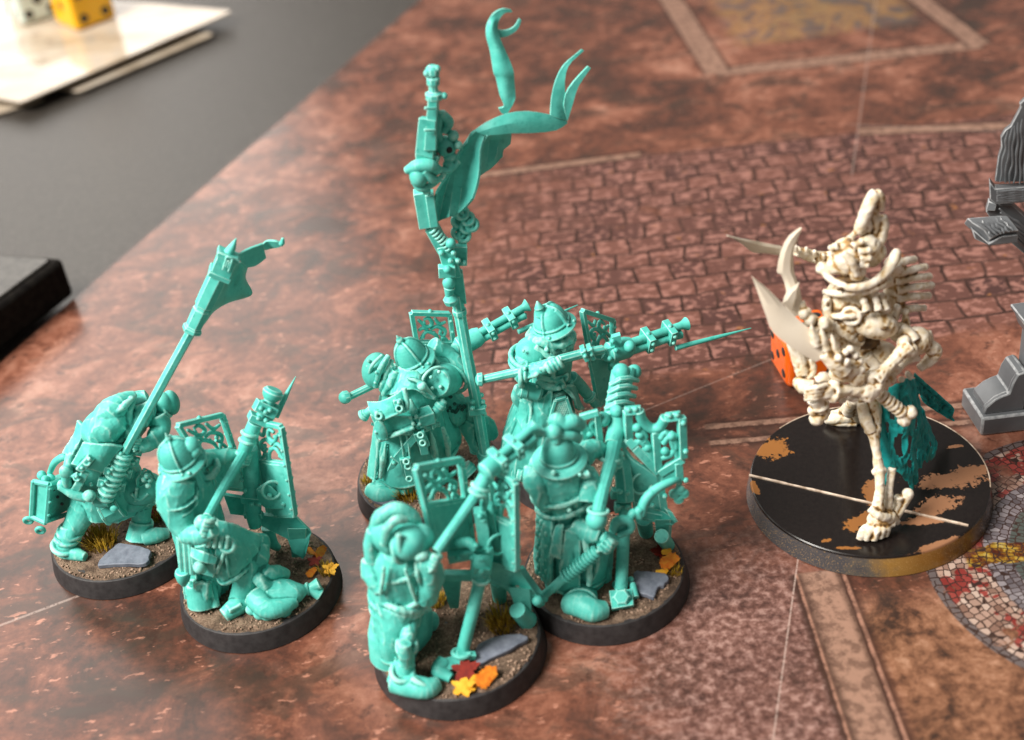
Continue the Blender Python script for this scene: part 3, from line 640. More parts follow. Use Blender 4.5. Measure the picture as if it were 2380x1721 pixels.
h.tube([(13.9,1.0,33.6), (15.1,1.0,31.4), (16.0,2.0,30.0)], [.5, .5, .4], 8).torus((15.4,2.0,32.1), (1, .2, .3), 2.0, .35)
obj('helmet', h, T, A, voxel=.18)
s = MB()
s.sheet([[(1.1,-7.5,33.4), (3.6,-8.2,33.1), (6.0,-8.2,32.5), (7.9,-7.0,30.8)], [(-0.6,-8.0,31.2), (2.1,-9.0,31.2), (4.5,-9.0,30.8), (6.0,-8.0,29.7)], [(-2.3,-8.0,29.0), (0.1,-9.2,28.9), (1.7,-9.2,27.8), (2.8,-8.4,26.3)]], .8, 4)
s.hexa([(-2.4,-8.0,29.0), (2.7,-8.0,26.1), (-0.3,-7.0,20.1), (-6.3,-7.0,22.4)], [(-4.2,-2.0,25.2), (1.0,-2.0,22.4), (-1.8,-2.0,16.6), (-7.9,-2.0,18.8)])
for q0, q1 in (((2.2,-9.8,31.1), (-0.9,-9.6,28.3)), ((0.2,-9.4,27.6), (-3.2,-8.8,23.3)), ((-1.2,-9.4,27.1), (-2.7,-9.0,26.3))): s.beam(q0, q1, 1.5, .7)
s.torus((1.3,-10.0,30.2), (0, -1, .5), .5, .22, n=12).torus((-1.8,-9.6,26.6), (0, -1, .5), .55, .24, n=12)
s.rivets([(2.0,-10.2,31.1), (0.0,-10.0,29.2), (-0.1,-8.4,23.7), (-1.6,-10.0,27.3)], .4)
s.tube([(-2.8,-6.0,29.6), (-3.4,-8.0,28.1), (-4.3,-8.5,25.8), (-4.8,-8.0,22.5)], .9, 8)
s.tube([(-6.0,-8.0,24.2), (-3.8,-9.0,22.5), (-1.7,-9.0,21.0)], 1.0, 8).ball((-0.8,-9.5,21.8), 1.2)
s.ball((-3.8,-8.5,27.5), (1.3, 1, 1.6)).ball((-5.6,-8.0,24.0), (1.1, 1, 1.4))
obj('satchel', s, T, A, voxel=.2)
k = MB().lathe((-0.7,-7.0,14.5), (3.2,-6.0,15.4), [(0, 2.5), (.02, 2.75), (.12, 2.75), (.14, 2.55), (.9, 2.55), (.92, 2.8), (1, 2.7)], 8, 0.8, ref=(.4, 0, 1))
k.ball((2.9,-9.4,17.7), (.8, .5, .8)).ball((0.3,-8.0,19.0), 1.0)
obj('canister', k, T, A, bevel=.15)
p = MB().ball((7.2,-3.0,16.9), (4.6, 3.4, 3.4), 16, 10).ball((4.9,-3.0,13.9), (3, 2.6, 2.2), 14, 9)
p.plate([(9.4,-4.0,22.6), (10.7,-4.4,21.9), (11.5,-4.0,17.7), (9.0,-5.5,17.2), (7.0,-6.0,18.0), (7.7,-6.0,21.6)], .6)
for q in ((850,700), (890,700), (870,675), (872,740)):
    pass
p.rivets([(9.5,-6.6,21.7), (10.5,-6.4,21.2), (10.2,-6.5,22.4), (9.9,-6.7,20.1)], .62)
p.tube([(6.1,-6.4,18.5), (7.2,-6.2,16.6), (9.2,-6.0,17.6)], .35, 6)
p.tube([(7.6,-6.6,19.9), (6.3,-6.2,16.4)], .35, 6)
obj('hip_pouch', p, T, A, voxel=.18)
l = MB().hexa([(-12.8,-3.0,22.0), (-9.3,-5.0,22.4), (-12.7,-5.0,13.7), (-15.7,-3.0,13.9)], [(-10.3,4.0,18.0), (-6.5,2.0,18.3), (-9.7,2.0,10.1), (-13.0,4.0,10.4)])
lan = obj('lantern', l, T, A, bevel=.2)
l = MB()
for q in ((85,720,-3.3), ): pass
for a_, b_ in (((-12.7,-3.3,22.5), (-15.8,-3.3,13.9)), ((-9.1,-5.3,22.7), (-12.6,-5.3,13.5)), ((-12.7,-3.3,22.5), (-9.1,-5.3,22.7)), ((-15.9,-3.3,13.9), (-12.7,-5.3,13.3)), ((-9.1,-5.3,22.7), (-6.5,2.0,18.4)), ((-12.6,-5.3,13.7), (-9.6,2.0,9.3)), ((-6.5,2.0,18.4), (-9.7,2.0,9.7))): l.tube([a_, b_], .55, 6)
l.rivets([(-9.2,-5.5,21.8), (-10.2,-5.5,18.6), (-11.4,-5.5,15.4), (-12.7,-3.6,22.6)], .45)
l.torus((-16.7,-3.5,13.1), (0, 1, .2), .75, .4, n=12).torus((-14.3,-5.4,11.7), (0, 1, .2), .75, .4, n=12)
l.ball((-11.7,-1.0,22.0), .95).ball((-9.8,-2.0,21.8), .9).ball((-10.5,-3.0,22.4), .8)
l.tube([(-4.0,-4.0,27.2), (-5.1,-4.0,27.9), (-7.5,-3.0,26.1), (-10.0,-1.0,22.3)], [.7, .75, .7, .55], 8)
obj('lantern_cage', l, T, lan, voxel=.17)
hl = MB()
for i in range(7): obj('lantern_vent', MB().ball(V((-9.6,-3.4,20.3))+V((1.1*(i % 3)+.3*(i//3), 1.6*(i % 3), -1.9*(i//3)-.5)), (.35, .35, .35), 8, 6), 'pip', lan)
# banner pole
g = MB(); top = V((35.0,-1.0,64.2)); foot = V((1.1,-8.0,19.4))
pole = [foot, V((7.9,-7.0,29.3)), V((19.3,-5.0,45.8)), V((26.3,-3.5,52.5)), V((33.2,-1.5,62.0))]
g.tube([pole[1], pole[3]], 1.0, 6, k=1)
bp = obj('banner_pole', g, T, A, bevel=.1)
g = MB().lathe(pole[3], pole[4], [(-.06, 1.5), (-.04, 1.9), (.02, 1.9), (.05, 1.55), (.35, 1.65), (.36, 1.5), (.42, 1.5), (.43, 1.75), (1.0, 1.85)], 6)
obj('pole_sleeve', g, T, bp, bevel=.12)
g = MB().beam((33.6,-1.6,62.2), (36.1,-1.0,66.0), 3.6, 3.0); tdir = (V((36.1,-1.0,66.0))-V((33.6,-1.6,62.2)))
g.beam((33.3,-1.6,61.9), (33.9,-1.6,62.7), 4.2, 3.6).beam((35.6,-1.1,65.2), (36.1,-1.0,65.9), 4.2, 3.4)
q = bil((34.4,-3.4,63.7), (35.5,-3.4,63.0), (37.1,-3.0,66.0), (36.0,-3.0,66.8))
for aa, bb in (((.1, .1), (.1, .9)), ((.1, .9), (.9, .9)), ((.9, .9), (.9, .1)), ((.35, .3), (.35, .7)), ((.35, .7), (.65, .7)), ((.65, .7), (.65, .3))): g.beam(q(*aa), q(*bb), .4, .5)
g.rivets([(33.2,-1.6,63.8), (33.9,-1.4,64.8), (34.5,-1.2,65.6)], .5)
obj('pole_head', g, T, bp, voxel=.16, sm=1)
obj('spike', MB().tube([(35.9,-1.0,65.8), (36.9,-0.8,67.0), (37.9,-0.5,68.4)], [1.0, .7, .08], 8), T, bp, ang=60)
f = MB()
f.sheet([[(35.3,-2.0,62.7), (36.6,-0.0,62.9), (37.2,2.0,61.9), (37.6,4.0,59.7)], [(33.5,-2.4,59.9), (34.9,1.0,58.9), (36.5,1.5,59.1), (36.6,4.0,57.3)], [(31.2,-2.8,56.7), (33.3,-0.0,56.4), (35.2,2.0,55.6), (37.0,5.0,53.4)], [(28.5,-3.2,53.1), (30.2,-1.0,54.1), (32.8,1.0,54.4), (35.4,4.0,53.2)]], .45, 5)
f.sheet([[(37.0,-0.5,64.9), (39.2,1.0,65.1), (41.6,3.0,64.7)], [(37.5,-0.0,63.2), (39.5,2.0,62.9), (41.5,3.5,62.9)], [(38.0,0.5,61.5), (39.4,2.5,60.6), (41.4,4.0,61.1)]], .45, 5)
f.sheet([[(41.3,3.0,64.3), (42.3,4.0,64.6), (44.0,3.0,64.9), (45.0,3.0,64.3)], [(41.7,3.5,62.9), (42.8,4.5,62.6), (44.3,3.5,63.2), (45.2,3.0,63.7)]], .4, 4)
f.tube([(44.8,3.0,63.9), (45.2,3.0,64.3), (45.5,3.0,65.2)], [.5, .5, .25], 7)
obj('pennant', f, T, bp, ang=60)
g = MB(); g.tube([pole[0], pole[1]], 1.5, 10, k=1)
for i in range(9):
    c = pole[0].lerp(pole[1], (i+.5)/9); g.torus(c, pole[1]-pole[0], 1.55, .38, n=14)
g.lathe((-0.9,-8.0,19.2), (1.9,-8.0,19.1), [(0, 1.0), (.3, 1.4), (1, 1.5)], 10)
for q in ((6.6,-7.5,29.1), (9.7,-5.5,28.1), (8.6,-6.0,26.0), (4.3,-8.4,26.4), (6.6,-6.4,23.8), (2.4,-8.6,23.9), (4.6,-6.8,21.1)):
    g.box(q, 2.1, 1.0, 1.9, R=Matrix.Rotation(.45, 3, 'Y')); g.rivets([V(q)+V((0, -.7, .1)), V(q)+V((.8, -.6, .7))], .45)
obj('pole_holster', g, T, A, voxel=.18)

# ================================================================ soldier aiming over its shield, wrapped pack at its feet (front left)
B = thing('soldier_miniature', 'teal soldier miniature aiming over its shield, a tied sack at its feet', 'miniature', (-54.8, -24.3, 0), 'teal plastic soldier miniatures')
mbase(B, 23, tufts=[((13.9,-1.6,4.5), 1.6, 1.6, 50)], leaves=[((11.5,0.7,6.0), 1.3, .3, .5, 'maple', 'leaf_red'), ((12.6,2.8,6.0), 1.4, 1, .9, 'oval', 'leaf_orange'), ((11.2,2.8,6.0), 1.4, 2.2, .8, 'oval', 'leaf_orange'), ((14.6,-1.7,5.6), 1.5, .2, .4, 'maple', 'leaf_yellow'), ((10.8,-2.0,5.4), 1.1, .9, .5, 'oval', 'leaf_orange')])
b = MB()
b.tube([(-8.3,-0.0,13.2), (-8.0,-0.0,18.6), (-7.9,-0.0,24.7), (-7.5,-0.0,30.7), (-6.8,-0.0,34.3)], [(5.2, 4.6), (5.0, 4.4), (5.0, 4.6), (4.8, 4.6), (3.0, 3.0)], 16, ref=(1, 0, 0))
b.tube([(-7.5,-3.6,34.3), (-8.5,-4.8,32.3), (-9.0,-6.0,29.2), (-8.5,-7.4,26.6), (-7.6,-8.4,24.9)], [3.2, 3.5, 3.1, 2.4, 1.9], 14)
b.torus((-8.4,-5.0,31.2), (.05, -.1, 1), 3.6, .3, n=22).torus((-8.7,-5.3,29.6), (.05, -.1, 1), 3.4, .3, n=22)
b.tube([(-8.1,-8.5,25.1), (-5.3,-10.0,25.5), (-2.0,-11.0,27.0)], [1.9, 1.8, 1.2], 12)
hand(b, (-3.9,-10.0,28.2), V((.4, .2, .7)), V((.8, -.8, 0)), 1.15)
b.tube([(-4.4,2.0,33.1), (-1.9,4.0,31.9), (2.1,6.0,29.6)], [2.0, 1.5, 1.3], 10); hand(b, (2.8,6.0,29.4), V((.4, .2, .7)), V((-.8, -.8, 0)), .9)
b.torus((-4.1,1.0,32.6), (.3, -.4, .8), 2.6, .65, n=20).ball((-4.7,1.0,28.5), (2.2, 2, 2.4))
# coat skirt and legs
b.tube([(-7.9,-1.0,18.5), (-8.2,-1.0,13.2), (-9.4,-1.0,6.9), (-11.0,-1.0,1.5)], [(4.4, 4.2), (5.0, 4.8), (4.6, 4.6), (3.8, 4)], 40, ref=(1, 0, 0), fold=(8, .1, .4))
b.sheet([[(-2.5,-6.0,25.5), (-0.3,-6.0,23.8), (1.6,-4.0,19.9), (3.7,-2.0,16.4)], [(-3.3,-8.0,21.8), (-0.7,-8.5,20.9), (1.2,-7.0,18.3), (2.6,-4.0,14.4)], [(-4.3,-9.0,17.2), (-2.7,-9.5,16.4), (-0.6,-8.5,15.6), (0.3,-6.0,12.6)], [(-4.9,-9.0,14.2), (-4.5,-9.5,12.7), (-3.6,-9.0,11.9), (-2.2,-8.0,12.0)]], 1.0, 4)
b.tube([(-4.8,-9.3,14.5), (-4.1,-9.8,12.9), (-1.1,-8.8,13.2), (1.4,-6.0,13.7), (3.8,-2.5,16.6)], .42, 7)
b.ball((3.2,-2.0,14.7), (1.6, 1.6, 2)).tube([(2.7,-2.0,14.8), (1.6,-4.0,12.3), (-0.8,-6.0,9.6)], [2.2, 2.4, 2.0], 10)
b.tube([(-1.9,-3.0,14.7), (-0.1,-5.0,11.7), (-1.1,-6.0,8.3), (-2.8,-7.1,5.0)], [3.6, 3.0, 2.4, 2.2], 12)
b.tube([(-1.6,-7.5,5.6), (-3.5,-9.0,5.6), (-5.5,-10.3,5.2)], [2.0, 1.8, 1.4], 10); b.box((-3.2,-9.8,6.8), 2.6, 1.8, .8, .5)
b.tube([(-9.6,-5.0,9.9), (-10.0,-6.2,5.0)], [2.6, 2.8], 12).tube([(-11.2,-5.0,10.2), (-11.2,-6.0,8.3), (-10.6,-6.8,5.0)], [.9, 1.3, .9], 8).tube([(-7.4,-5.0,9.4), (-7.4,-7.4,5.0)], [.8, .9], 8)
b.sheet([[(-10.8,-6.0,11.5), (-8.5,-8.0,12.1), (-6.8,-7.0,11.2)], [(-12.9,-4.6,5.0), (-10.3,-7.1,5.0), (-7.4,-7.4,5.0)]], .7, 4, wav=.35)
# folded trousers roll
b.tube([(1.5,-6.0,11.0), (2.5,-8.0,10.4), (3.8,-8.0,8.8), (6.1,-6.0,7.3)], [1.1, 1.2, 1.2, .9], 9).tube([(2.6,-4.0,10.7), (3.7,-6.0,10.6), (5.4,-5.0,9.3), (6.7,-4.0,7.6)], [1.0, 1.4, 1.4, 1.0], 9)
b.tube([(-2.0,-9.0,22.0), (-1.9,-10.2,18.7), (-2.5,-9.6,14.3)], [.3, .4, .3], 7)
obj('body', b, T, B, voxel=.22)
k = MB().tube([(0.9,-8.0,7.0), (3.3,-8.0,6.3), (6.0,-8.0,6.5), (8.4,-8.0,6.5), (10.1,-7.0,5.9)], [2.6, 3.3, 3.0, 2.2, .9], 14)
k.tube([(0.9,-9.0,8.0), (3.0,-11.6,7.0), (5.5,-11.6,6.5), (8.3,-9.8,6.0)], [2.2, 2.0, 1.8, 1.2], 10)
for q in ((0.1,-10.1,5.6), (1.6,-11.4,5.4), (3.0,-11.9,5.4), (4.8,-11.5,5.6), (6.1,-11.4,5.2)): k.ball(q, (1.35, 1.1, 1.2), 10, 8)
k.tube([(10.1,-7.0,5.9), (10.9,-7.0,6.0), (12.9,-6.5,6.5)], [.8, .8, 1.3], 8).tube([(10.9,-7.0,6.0), (12.7,-7.5,4.5)], [.9, 1.3], 8).torus((10.5,-7.0,6.0), (1, 0, .1), .95, .35)
k.rivets([(7.8,-9.0,4.9), (8.9,-9.0,5.5), (7.9,-9.0,4.1)], .35)
obj('tied_sack', k, T, B, voxel=.2)
s = MB().hexa([(-7.7,-10.0,21.8), (-3.4,-11.0,20.2), (-5.1,-10.0,14.7), (-8.9,-9.0,16.3)], [(-9.2,-4.0,17.0), (-5.3,-4.0,14.5), (-6.7,-4.0,9.7), (-10.2,-4.0,12.2)])
s.sheet([[(-7.6,-9.0,22.0), (-5.0,-11.0,22.3), (-3.3,-10.5,20.2)], [(-7.8,-10.6,21.1), (-5.7,-11.8,20.5), (-3.7,-11.4,19.1)]], .7, 3); s.ball((-6.7,-11.4,19.0), 1.15).ball((-6.4,-11.0,18.1), .8)
for i in range(4): s.tube([V((-3.5,-10.5,25.0))+V((i*1.1, 0, -.1*i)), V((-4.1,-11.0,23.2))+V((i*1.05, 0, -.3*i))], .42, 8, k=1)
s.torus((-0.7,-10.5,22.5), (.2, -1, .5), 1.1, .5, n=16).tube([(-1.8,-10.0,20.7), (-3.1,-10.4,18.3), (-4.4,-10.0,15.9)], .35, 6)
obj('satchel', s, T, B, voxel=.19)
s = MB()
for x_ in (0, 1.0, 2.0): s.tube([V((-9.4,-8.0,24.2))+V((x_, -.3*x_, 0)), V((-11.1,-8.0,15.3))+V((x_, -.3*x_, 0))], .7, 8, k=1)
s.lathe((-10.9,-8.3,16.0), (-11.5,-8.3,12.3), [(0, 1.3), (.2, 1.5), (.6, 1.2), (1, .4)], 12)
obj('scabbard', s, T, B, voxel=.18)
def visor(mb, D):
    mb.tube([D.at(.1, 2.6, 1.2), D.at(.3, 3.4, 1.5), D.at(.2, 3.6, 1.9)], [.7, 1.3, .6], 9); mb.ball(D.at(.45, 2.9, 1.7), 1.7)
kettle(B, (-6.6,-2.5,37.1), (-7.3,-3.0,42.4), 4.6, bands=4, a0=.15, knob=.6, dome=.72, extra=visor)
g = MB().tube([(-2.8,-10.0,29.5), (0.2,-3.0,30.9), (3.2,5.0,31.4)], [.85, .9, .95], 10, k=1).tube([(2.7,5.0,30.7), (4.3,6.0,33.4), (6.1,7.0,36.1)], [1.2, 1.4, 1.4], 10)
g.torus((2.8,5.0,30.9), (.4, .3, .8), 1.1, .4).torus((4.0,6.0,33.0), (.4, .3, .8), 1.4, .4).torus((4.8,6.0,34.6), (.4, .3, .8), 1.4, .4)
stock = obj('gun_stock', g, T, B, voxel=.18)
g = MB().lathe((7.4,8.0,36.3), (10.6,10.0,41.1), [(0, 1.3), (.3, 1.2), (.62, 1.1), (.66, 1.4), (.75, 1.8), (.9, 2.0), (1, 1.5)], 16).lathe((8.3,8.0,35.8), (10.2,10.0,37.7), [(0, 1.0), (1, .9)], 10).lathe((6.8,7.0,36.4), (8.9,9.0,39.0), [(0, 1.0), (1, .9)], 10)
g.beam((7.7,8.0,37.3), (8.9,9.0,38.7), 4.2, 3.2).beam((6.5,7.0,36.2), (7.3,7.5,37.2), 4.0, 3.2); g.rivets([(7.9,7.0,39.3), (8.6,6.8,38.5), (9.4,7.0,38.6), (8.2,8.0,39.9), (7.2,6.0,37.9), (8.4,6.0,37.1)], .5)
gg = obj('volley_gun', g, T, B, voxel=.18, sm=2)
obj('bayonet', MB().tube([(9.6,9.0,35.4), (12.0,11.0,38.3), (14.5,13.0,41.2)], [.65, .5, .06], 8), T, gg, ang=60)
panel(B, ((-3.4,3.0,25.7), (-0.0,11.0,17.5), (-0.5,11.0,36.2), (-6.8,3.0,40.9)), (.05, .95, .55, .97))
panel(B, ((4.0,7.0,13.8), (10.3,-0.0,18.7), (11.5,3.0,37.4), (4.9,10.0,34.8)), (.06, .95, .58, .97), flip=True)
s = MB().plate([(4.1,5.0,15.5), (9.8,3.0,16.0), (12.1,2.0,12.6), (10.2,1.0,8.3), (8.9,3.1,5.0), (7.8,1.0,9.2), (7.2,2.0,11.7), (4.5,4.0,12.2), (1.7,6.0,12.8), (0.6,8.0,14.4)], 1.2, d=(.3, -1, 0)).hexa([(8.2,0.0,15.6), (11.7,-0.0,14.9), (9.5,3.2,5.0), (6.8,3.5,5.0)], [(7.7,4.0,12.5), (11.3,4.0,11.9), (10.0,4.0,6.1), (7.1,4.0,6.6)])
s.sheet([[(3.8,4.0,23.1), (6.2,3.0,24.8), (7.6,3.0,21.9)], [(3.4,4.0,19.7), (5.3,3.0,18.8), (8.4,2.0,19.1)]], .8, 3).torus((6.8,2.5,23.4), (.3, -1, .2), 1.8, .3)
s.plate([(-3.2,6.0,21.4), (0.3,7.0,19.0), (-0.0,7.0,14.5), (-3.0,6.0,16.4)], .9, d=(0, -1, 0))
s.tube([(3.9,7.0,30.6), (2.6,6.0,23.0), (1.7,5.0,17.8), (1.4,4.0,13.7)], [1.5, 1.6, 1.7, 1.2], 9); s.beam((0.2,5.0,20.3), (4.1,4.0,20.0), 1.5, 1.3).beam((-0.2,5.0,16.3), (3.4,4.0,16.5), 1.2, 1.2)
s.tube([(3.2,6.0,11.6), (3.3,6.0,7.4), (3.7,7.2,5.0)], [1.3, 1.1, .8], 8)
s.rivets([(1.3,4.6,22.6), (4.4,3.6,22.9), (2.1,3.4,20.0), (3.5,3.2,19.9), (1.1,5.6,24.4), (8.4,1.6,20.4), (6.2,2.0,22.6)], .5)
obj('shield_stand', s, T, B, voxel=.2)
# ================================================================ cloaked soldier with the tall standard (back left)
C = thing('soldier_miniature', 'teal cloaked soldier miniature seen from behind beside the tall ribboned standard', 'miniature', (-20.1, 1.2, 0), 'teal plastic soldier miniatures')
mbase(C, 37, slates=[([(-12.5,-6.7,4.9), (-10.2,-6.5,5.0), (-7.4,-7.9,5.0), (-7.7,-9.9,4.9), (-10.6,-9.4,4.8)], .7)], tufts=[((-4.4,-7.6,4.5), 2.6, 2.4, 120), ((-13.2,-1.3,4.5), 1.2, 1.2, 30), ((6.4,11.6,4.5), 2.0, 2.6, 60)])
b = MB()
b.tube([(-3.6,-2.0,4.9), (-2.0,-2.0,13.4), (-1.0,-2.0,20.2), (-0.4,-1.0,25.3), (-0.0,-0.0,28.6), (0.5,1.0,30.8)], [(7.5, 6), (7.4, 6), (6.4, 5.5), (5.6, 4.8), (5.4, 4.6), (3, 3)], 44, ref=(1, 0, .15), k=4, fold=(9, .4, .1))
b.sheet([[(-4.7,-0.0,31.4), (-2.6,-4.0,32.9), (0.1,-5.5,33.1), (2.6,-4.5,31.3), (4.2,0.0,26.8)], [(-6.8,1.0,24.2), (-4.1,-5.0,26.8), (-0.9,-6.5,26.7), (2.7,-5.5,25.0), (5.7,-0.0,21.4)], [(-9.8,1.0,14.9), (-6.3,-5.5,18.3), (-2.2,-7.5,18.4), (2.9,-6.0,17.4), (7.4,-0.0,13.7)], [(-12.8,1.0,4.6), (-8.5,-6.0,7.0), (-3.9,-8.0,7.7), (2.0,-6.5,9.0), (7.2,1.0,10.1)]], 1.0, 5)
b.tube([(-12.8,1.0,4.5), (-10.2,-4.5,6.8), (-7.9,-6.6,7.3), (-3.9,-8.3,7.7), (2.0,-6.8,9.1), (5.6,-3.0,9.9), (7.2,1.0,10.1)], .42, 7)
b.tube([(-12.5,0.5,5.2), (-9.6,0.5,15.1), (-6.8,0.5,24.6)], .55, 7).tube([(-11.1,-4.0,7.1), (-9.2,-4.0,14.4), (-7.5,-4.0,21.2)], .3, 7)
# cape over the shoulders
b.sheet([[(-3.1,0.0,32.8), (-0.8,-4.5,33.9), (1.5,-5.0,33.2), (4.0,-2.0,31.0)], [(-3.9,-2.0,31.3), (-1.6,-6.0,32.5), (1.2,-7.0,33.0), (2.5,-6.0,31.1)], [(-6.1,-1.0,25.9), (-3.7,-6.5,29.5), (0.3,-8.0,31.3), (4.4,-7.5,27.9)]], .8, 4)
b.tube([(-2.4,-4.5,33.9), (-3.9,-5.0,31.5), (-5.7,-4.0,28.1)], [.7, .9, .6], 8).tube([(-2.8,-4.0,34.9), (-5.3,-4.0,31.0), (-6.0,-3.0,28.7)], [.5, .7, .5], 8).tube([(-0.3,-7.4,33.9), (2.1,-8.0,32.6), (4.4,-7.8,28.3)], [.4, .5, .3], 7)
b.ball((2.3,-8.4,32.1), .9)
# arms
b.tube([(4.6,4.0,32.4), (7.1,4.0,30.0), (8.9,2.0,28.0), (8.7,-0.0,27.1)], [2.2, 2.1, 2.0, 1.6], 10).tube([(4.3,-0.0,30.9), (6.6,2.0,29.1), (8.6,5.0,29.0), (9.7,7.0,29.8)], [1.6, 1.7, 1.5, 1.2], 10)
b.torus((8.9,2.0,27.7), (.3, .2, 1), 2.0, .4).torus((8.5,3.0,28.7), (.3, .3, 1), 2.0, .4)
# mail at the hip, leg and coat tail beside the standard
b.ball((7.0,1.0,18.7), (3.2, 3, 4.2), 14, 10).tube([(8.7,3.0,15.5), (10.4,3.0,11.6), (11.2,2.0,8.6), (11.1,1.0,6.4)], [2.6, 2.6, 2.3, 2.1], 12)
b.sheet([[(12.9,1.0,16.2), (13.9,3.0,13.9), (14.6,4.0,11.9)], [(12.7,1.0,12.4), (14.1,3.0,10.6), (15.2,4.0,8.9)], [(12.7,1.0,9.8), (13.7,3.0,7.7), (14.6,4.0,7.5)]], .9, 4)
b.sheet([[(7.9,1.0,17.1), (9.5,-0.0,16.2), (10.7,-0.0,14.9)], [(8.2,1.0,12.4), (9.8,0.0,12.2), (10.5,-0.0,11.0)], [(9.6,-0.0,8.3), (10.3,-0.5,7.8), (11.1,-1.0,7.7)]], .9, 4)
b.tube([(11.4,1.0,20.0), (10.8,1.0,17.7), (9.9,2.0,14.2)], [1.8, 2.0, 1.6], 9)
# boots
b.tube([(-9.5,-3.0,6.0), (-9.6,-4.0,5.0), (-9.8,-6.8,5.0)], [2.3, 2.4, 2.6], 12); b.torus((-9.7,-4.0,4.7), (0, 0, 1), 2.5, .45)
b.tube([(-12.4,-5.0,5.6), (-10.1,-7.2,5.6), (-7.6,-7.1,5.4), (-6.3,-5.6,5.4)], [1.5, 1.9, 1.7, 1.2], 10)
b.tube([(8.9,-4.2,5.2), (8.2,-3.7,6.0), (7.5,-3.4,7.0)], [1.5, 1.8, 1.6], 10)
b.tube([(2.4,-7.6,20.1), (2.4,-8.0,16.2), (2.2,-7.6,11.0)], [.3, .7, .4], 8).tube([(4.9,-6.4,19.8), (5.2,-6.4,15.9), (4.9,-5.6,11.7)], [.3, .6, .4], 8).tube([(-6.9,-6.6,18.2), (-8.1,-6.8,14.3), (-9.5,-6.2,9.1)], [.3, .6, .4], 8)
b.strap([(-9.1,-6.5,23.4), (-4.8,-9.4,22.8), (-0.0,-9.6,22.1), (4.3,-7.0,21.4)], .9)
bc = obj('body', b, T, C, voxel=.22)
mh = MB(); rnd = random.Random(5)
for i in range(16):
    a = rnd.uniform(0, 6.28); q = rnd.uniform(.2, 1)
    obj('mail_hole', MB().ball(V((7.5,-1.9,20.8))+V((2.2*q*math.cos(a), .5*q*q, 3*q*math.sin(a))), (.42, .3, .42), 7, 5), 'recess', bc)
p = MB().ball((-6.5,-1.0,32.1), (2.9, 3.2, 3.8), 16, 12, Matrix.Rotation(.3, 3, 'Y'))
p.tube([(-3.3,-3.2,36.7), (-5.1,-4.8,35.2), (-7.1,-3.5,30.0)], .55, 8, k=4).tube([(-2.8,-3.0,35.5), (-4.3,-4.5,33.5), (-5.8,-3.0,28.7)], .5, 8, k=4).tube([(-4.5,-2.6,36.7), (-6.7,-4.0,35.5), (-8.3,-2.6,31.5)], .35, 8, k=4)
p.rivets([(-4.1,-4.4,36.4), (-5.5,-4.9,35.0), (-6.1,-5.0,34.4), (-6.8,-4.4,31.6), (-7.4,-2.5,35.6), (-7.9,-2.4,34.3), (-8.3,-2.2,32.6)], .38)
obj('pauldron', p, T, C, voxel=.18)
p = MB().lathe((5.0,-5.6,30.4), (7.8,1.0,26.5), [(0, 2.7), (.05, 3.0), (.35, 3.35), (.7, 3.3), (1, 2.8)], 20); p.torus((5.0,-5.6,30.4), V((-3.6, 6.6, -1)), 3.2, .35)
p.rivets([(6.0,-6.2,33.3), (5.8,-6.8,30.1), (4.2,-6.6,29.9), (4.3,-6.2,32.3)], .42); p.torus((7.5,-0.0,27.1), V((3.6, 6.6, 1)), 3.7, .45)
obj('pauldron', p, T, C, voxel=.18)
def kn(mb, D): mb.ball(D.at(.95, 1.8, -2.0), .9)
kettle(C, (1.2,-1.5,33.7), (-0.6,-2.0,38.8), 4.4, bands=4, a0=.5, knob=.75, dome=.72, extra=None)
# satchel and hanging gear
s = MB().hexa([(-8.5,-9.0,27.5), (-0.4,-11.0,27.0), (-0.5,-10.5,23.9), (-7.6,-9.5,21.3)], [(-8.8,-3.0,24.1), (-0.9,-4.0,22.8), (-0.8,-4.0,20.0), (-8.1,-4.0,17.8)])
s.sheet([[(-8.6,-7.0,29.1), (-6.3,-9.0,30.2), (-3.6,-10.5,32.1), (-0.9,-10.0,33.5)], [(-8.3,-9.0,28.5), (-5.9,-10.8,29.4), (-3.3,-11.6,30.3), (-1.0,-11.0,30.7)], [(-7.6,-9.8,27.3), (-6.2,-11.0,27.3), (-3.6,-11.9,28.9), (-1.1,-11.6,29.2)]], .8, 4)
s.tube([(-5.9,-11.4,27.7), (-3.3,-12.2,29.1), (-1.1,-12.0,29.5)], .32, 7).tube([(-7.6,-9.8,21.6), (-3.9,-11.0,23.4), (-0.4,-10.8,24.3)], .5, 8).tube([(-0.9,-10.4,33.6), (-0.7,-11.4,31.0), (-1.1,-11.8,29.4)], .5, 8)
s.beam((-6.6,-10.8,29.6), (-6.5,-11.2,27.2), 1.8, .7).sheet([[(-7.6,-10.6,26.9), (-6.7,-11.3,27.6), (-6.0,-11.4,27.2)], [(-7.9,-10.4,24.5), (-6.9,-11.3,25.0), (-5.7,-11.2,24.7)], [(-7.9,-10.0,22.4), (-6.9,-10.8,22.2), (-5.9,-10.8,22.9)]], .8, 3)
s.torus((-6.6,-11.8,28.8), (0, -1, .5), .6, .24, n=12).beam((-2.5,-11.8,32.2), (-2.2,-12.3,29.3), 1.7, .6).torus((-2.3,-12.8,30.7), (0, -1, .5), .6, .24, n=12)
s.rivets([(-7.8,-11.0,24.6), (-7.3,-10.9,22.7), (-6.1,-11.0,22.7), (-2.2,-12.6,32.0), (-2.2,-12.9,29.9), (-6.9,-11.4,29.4)], .42)
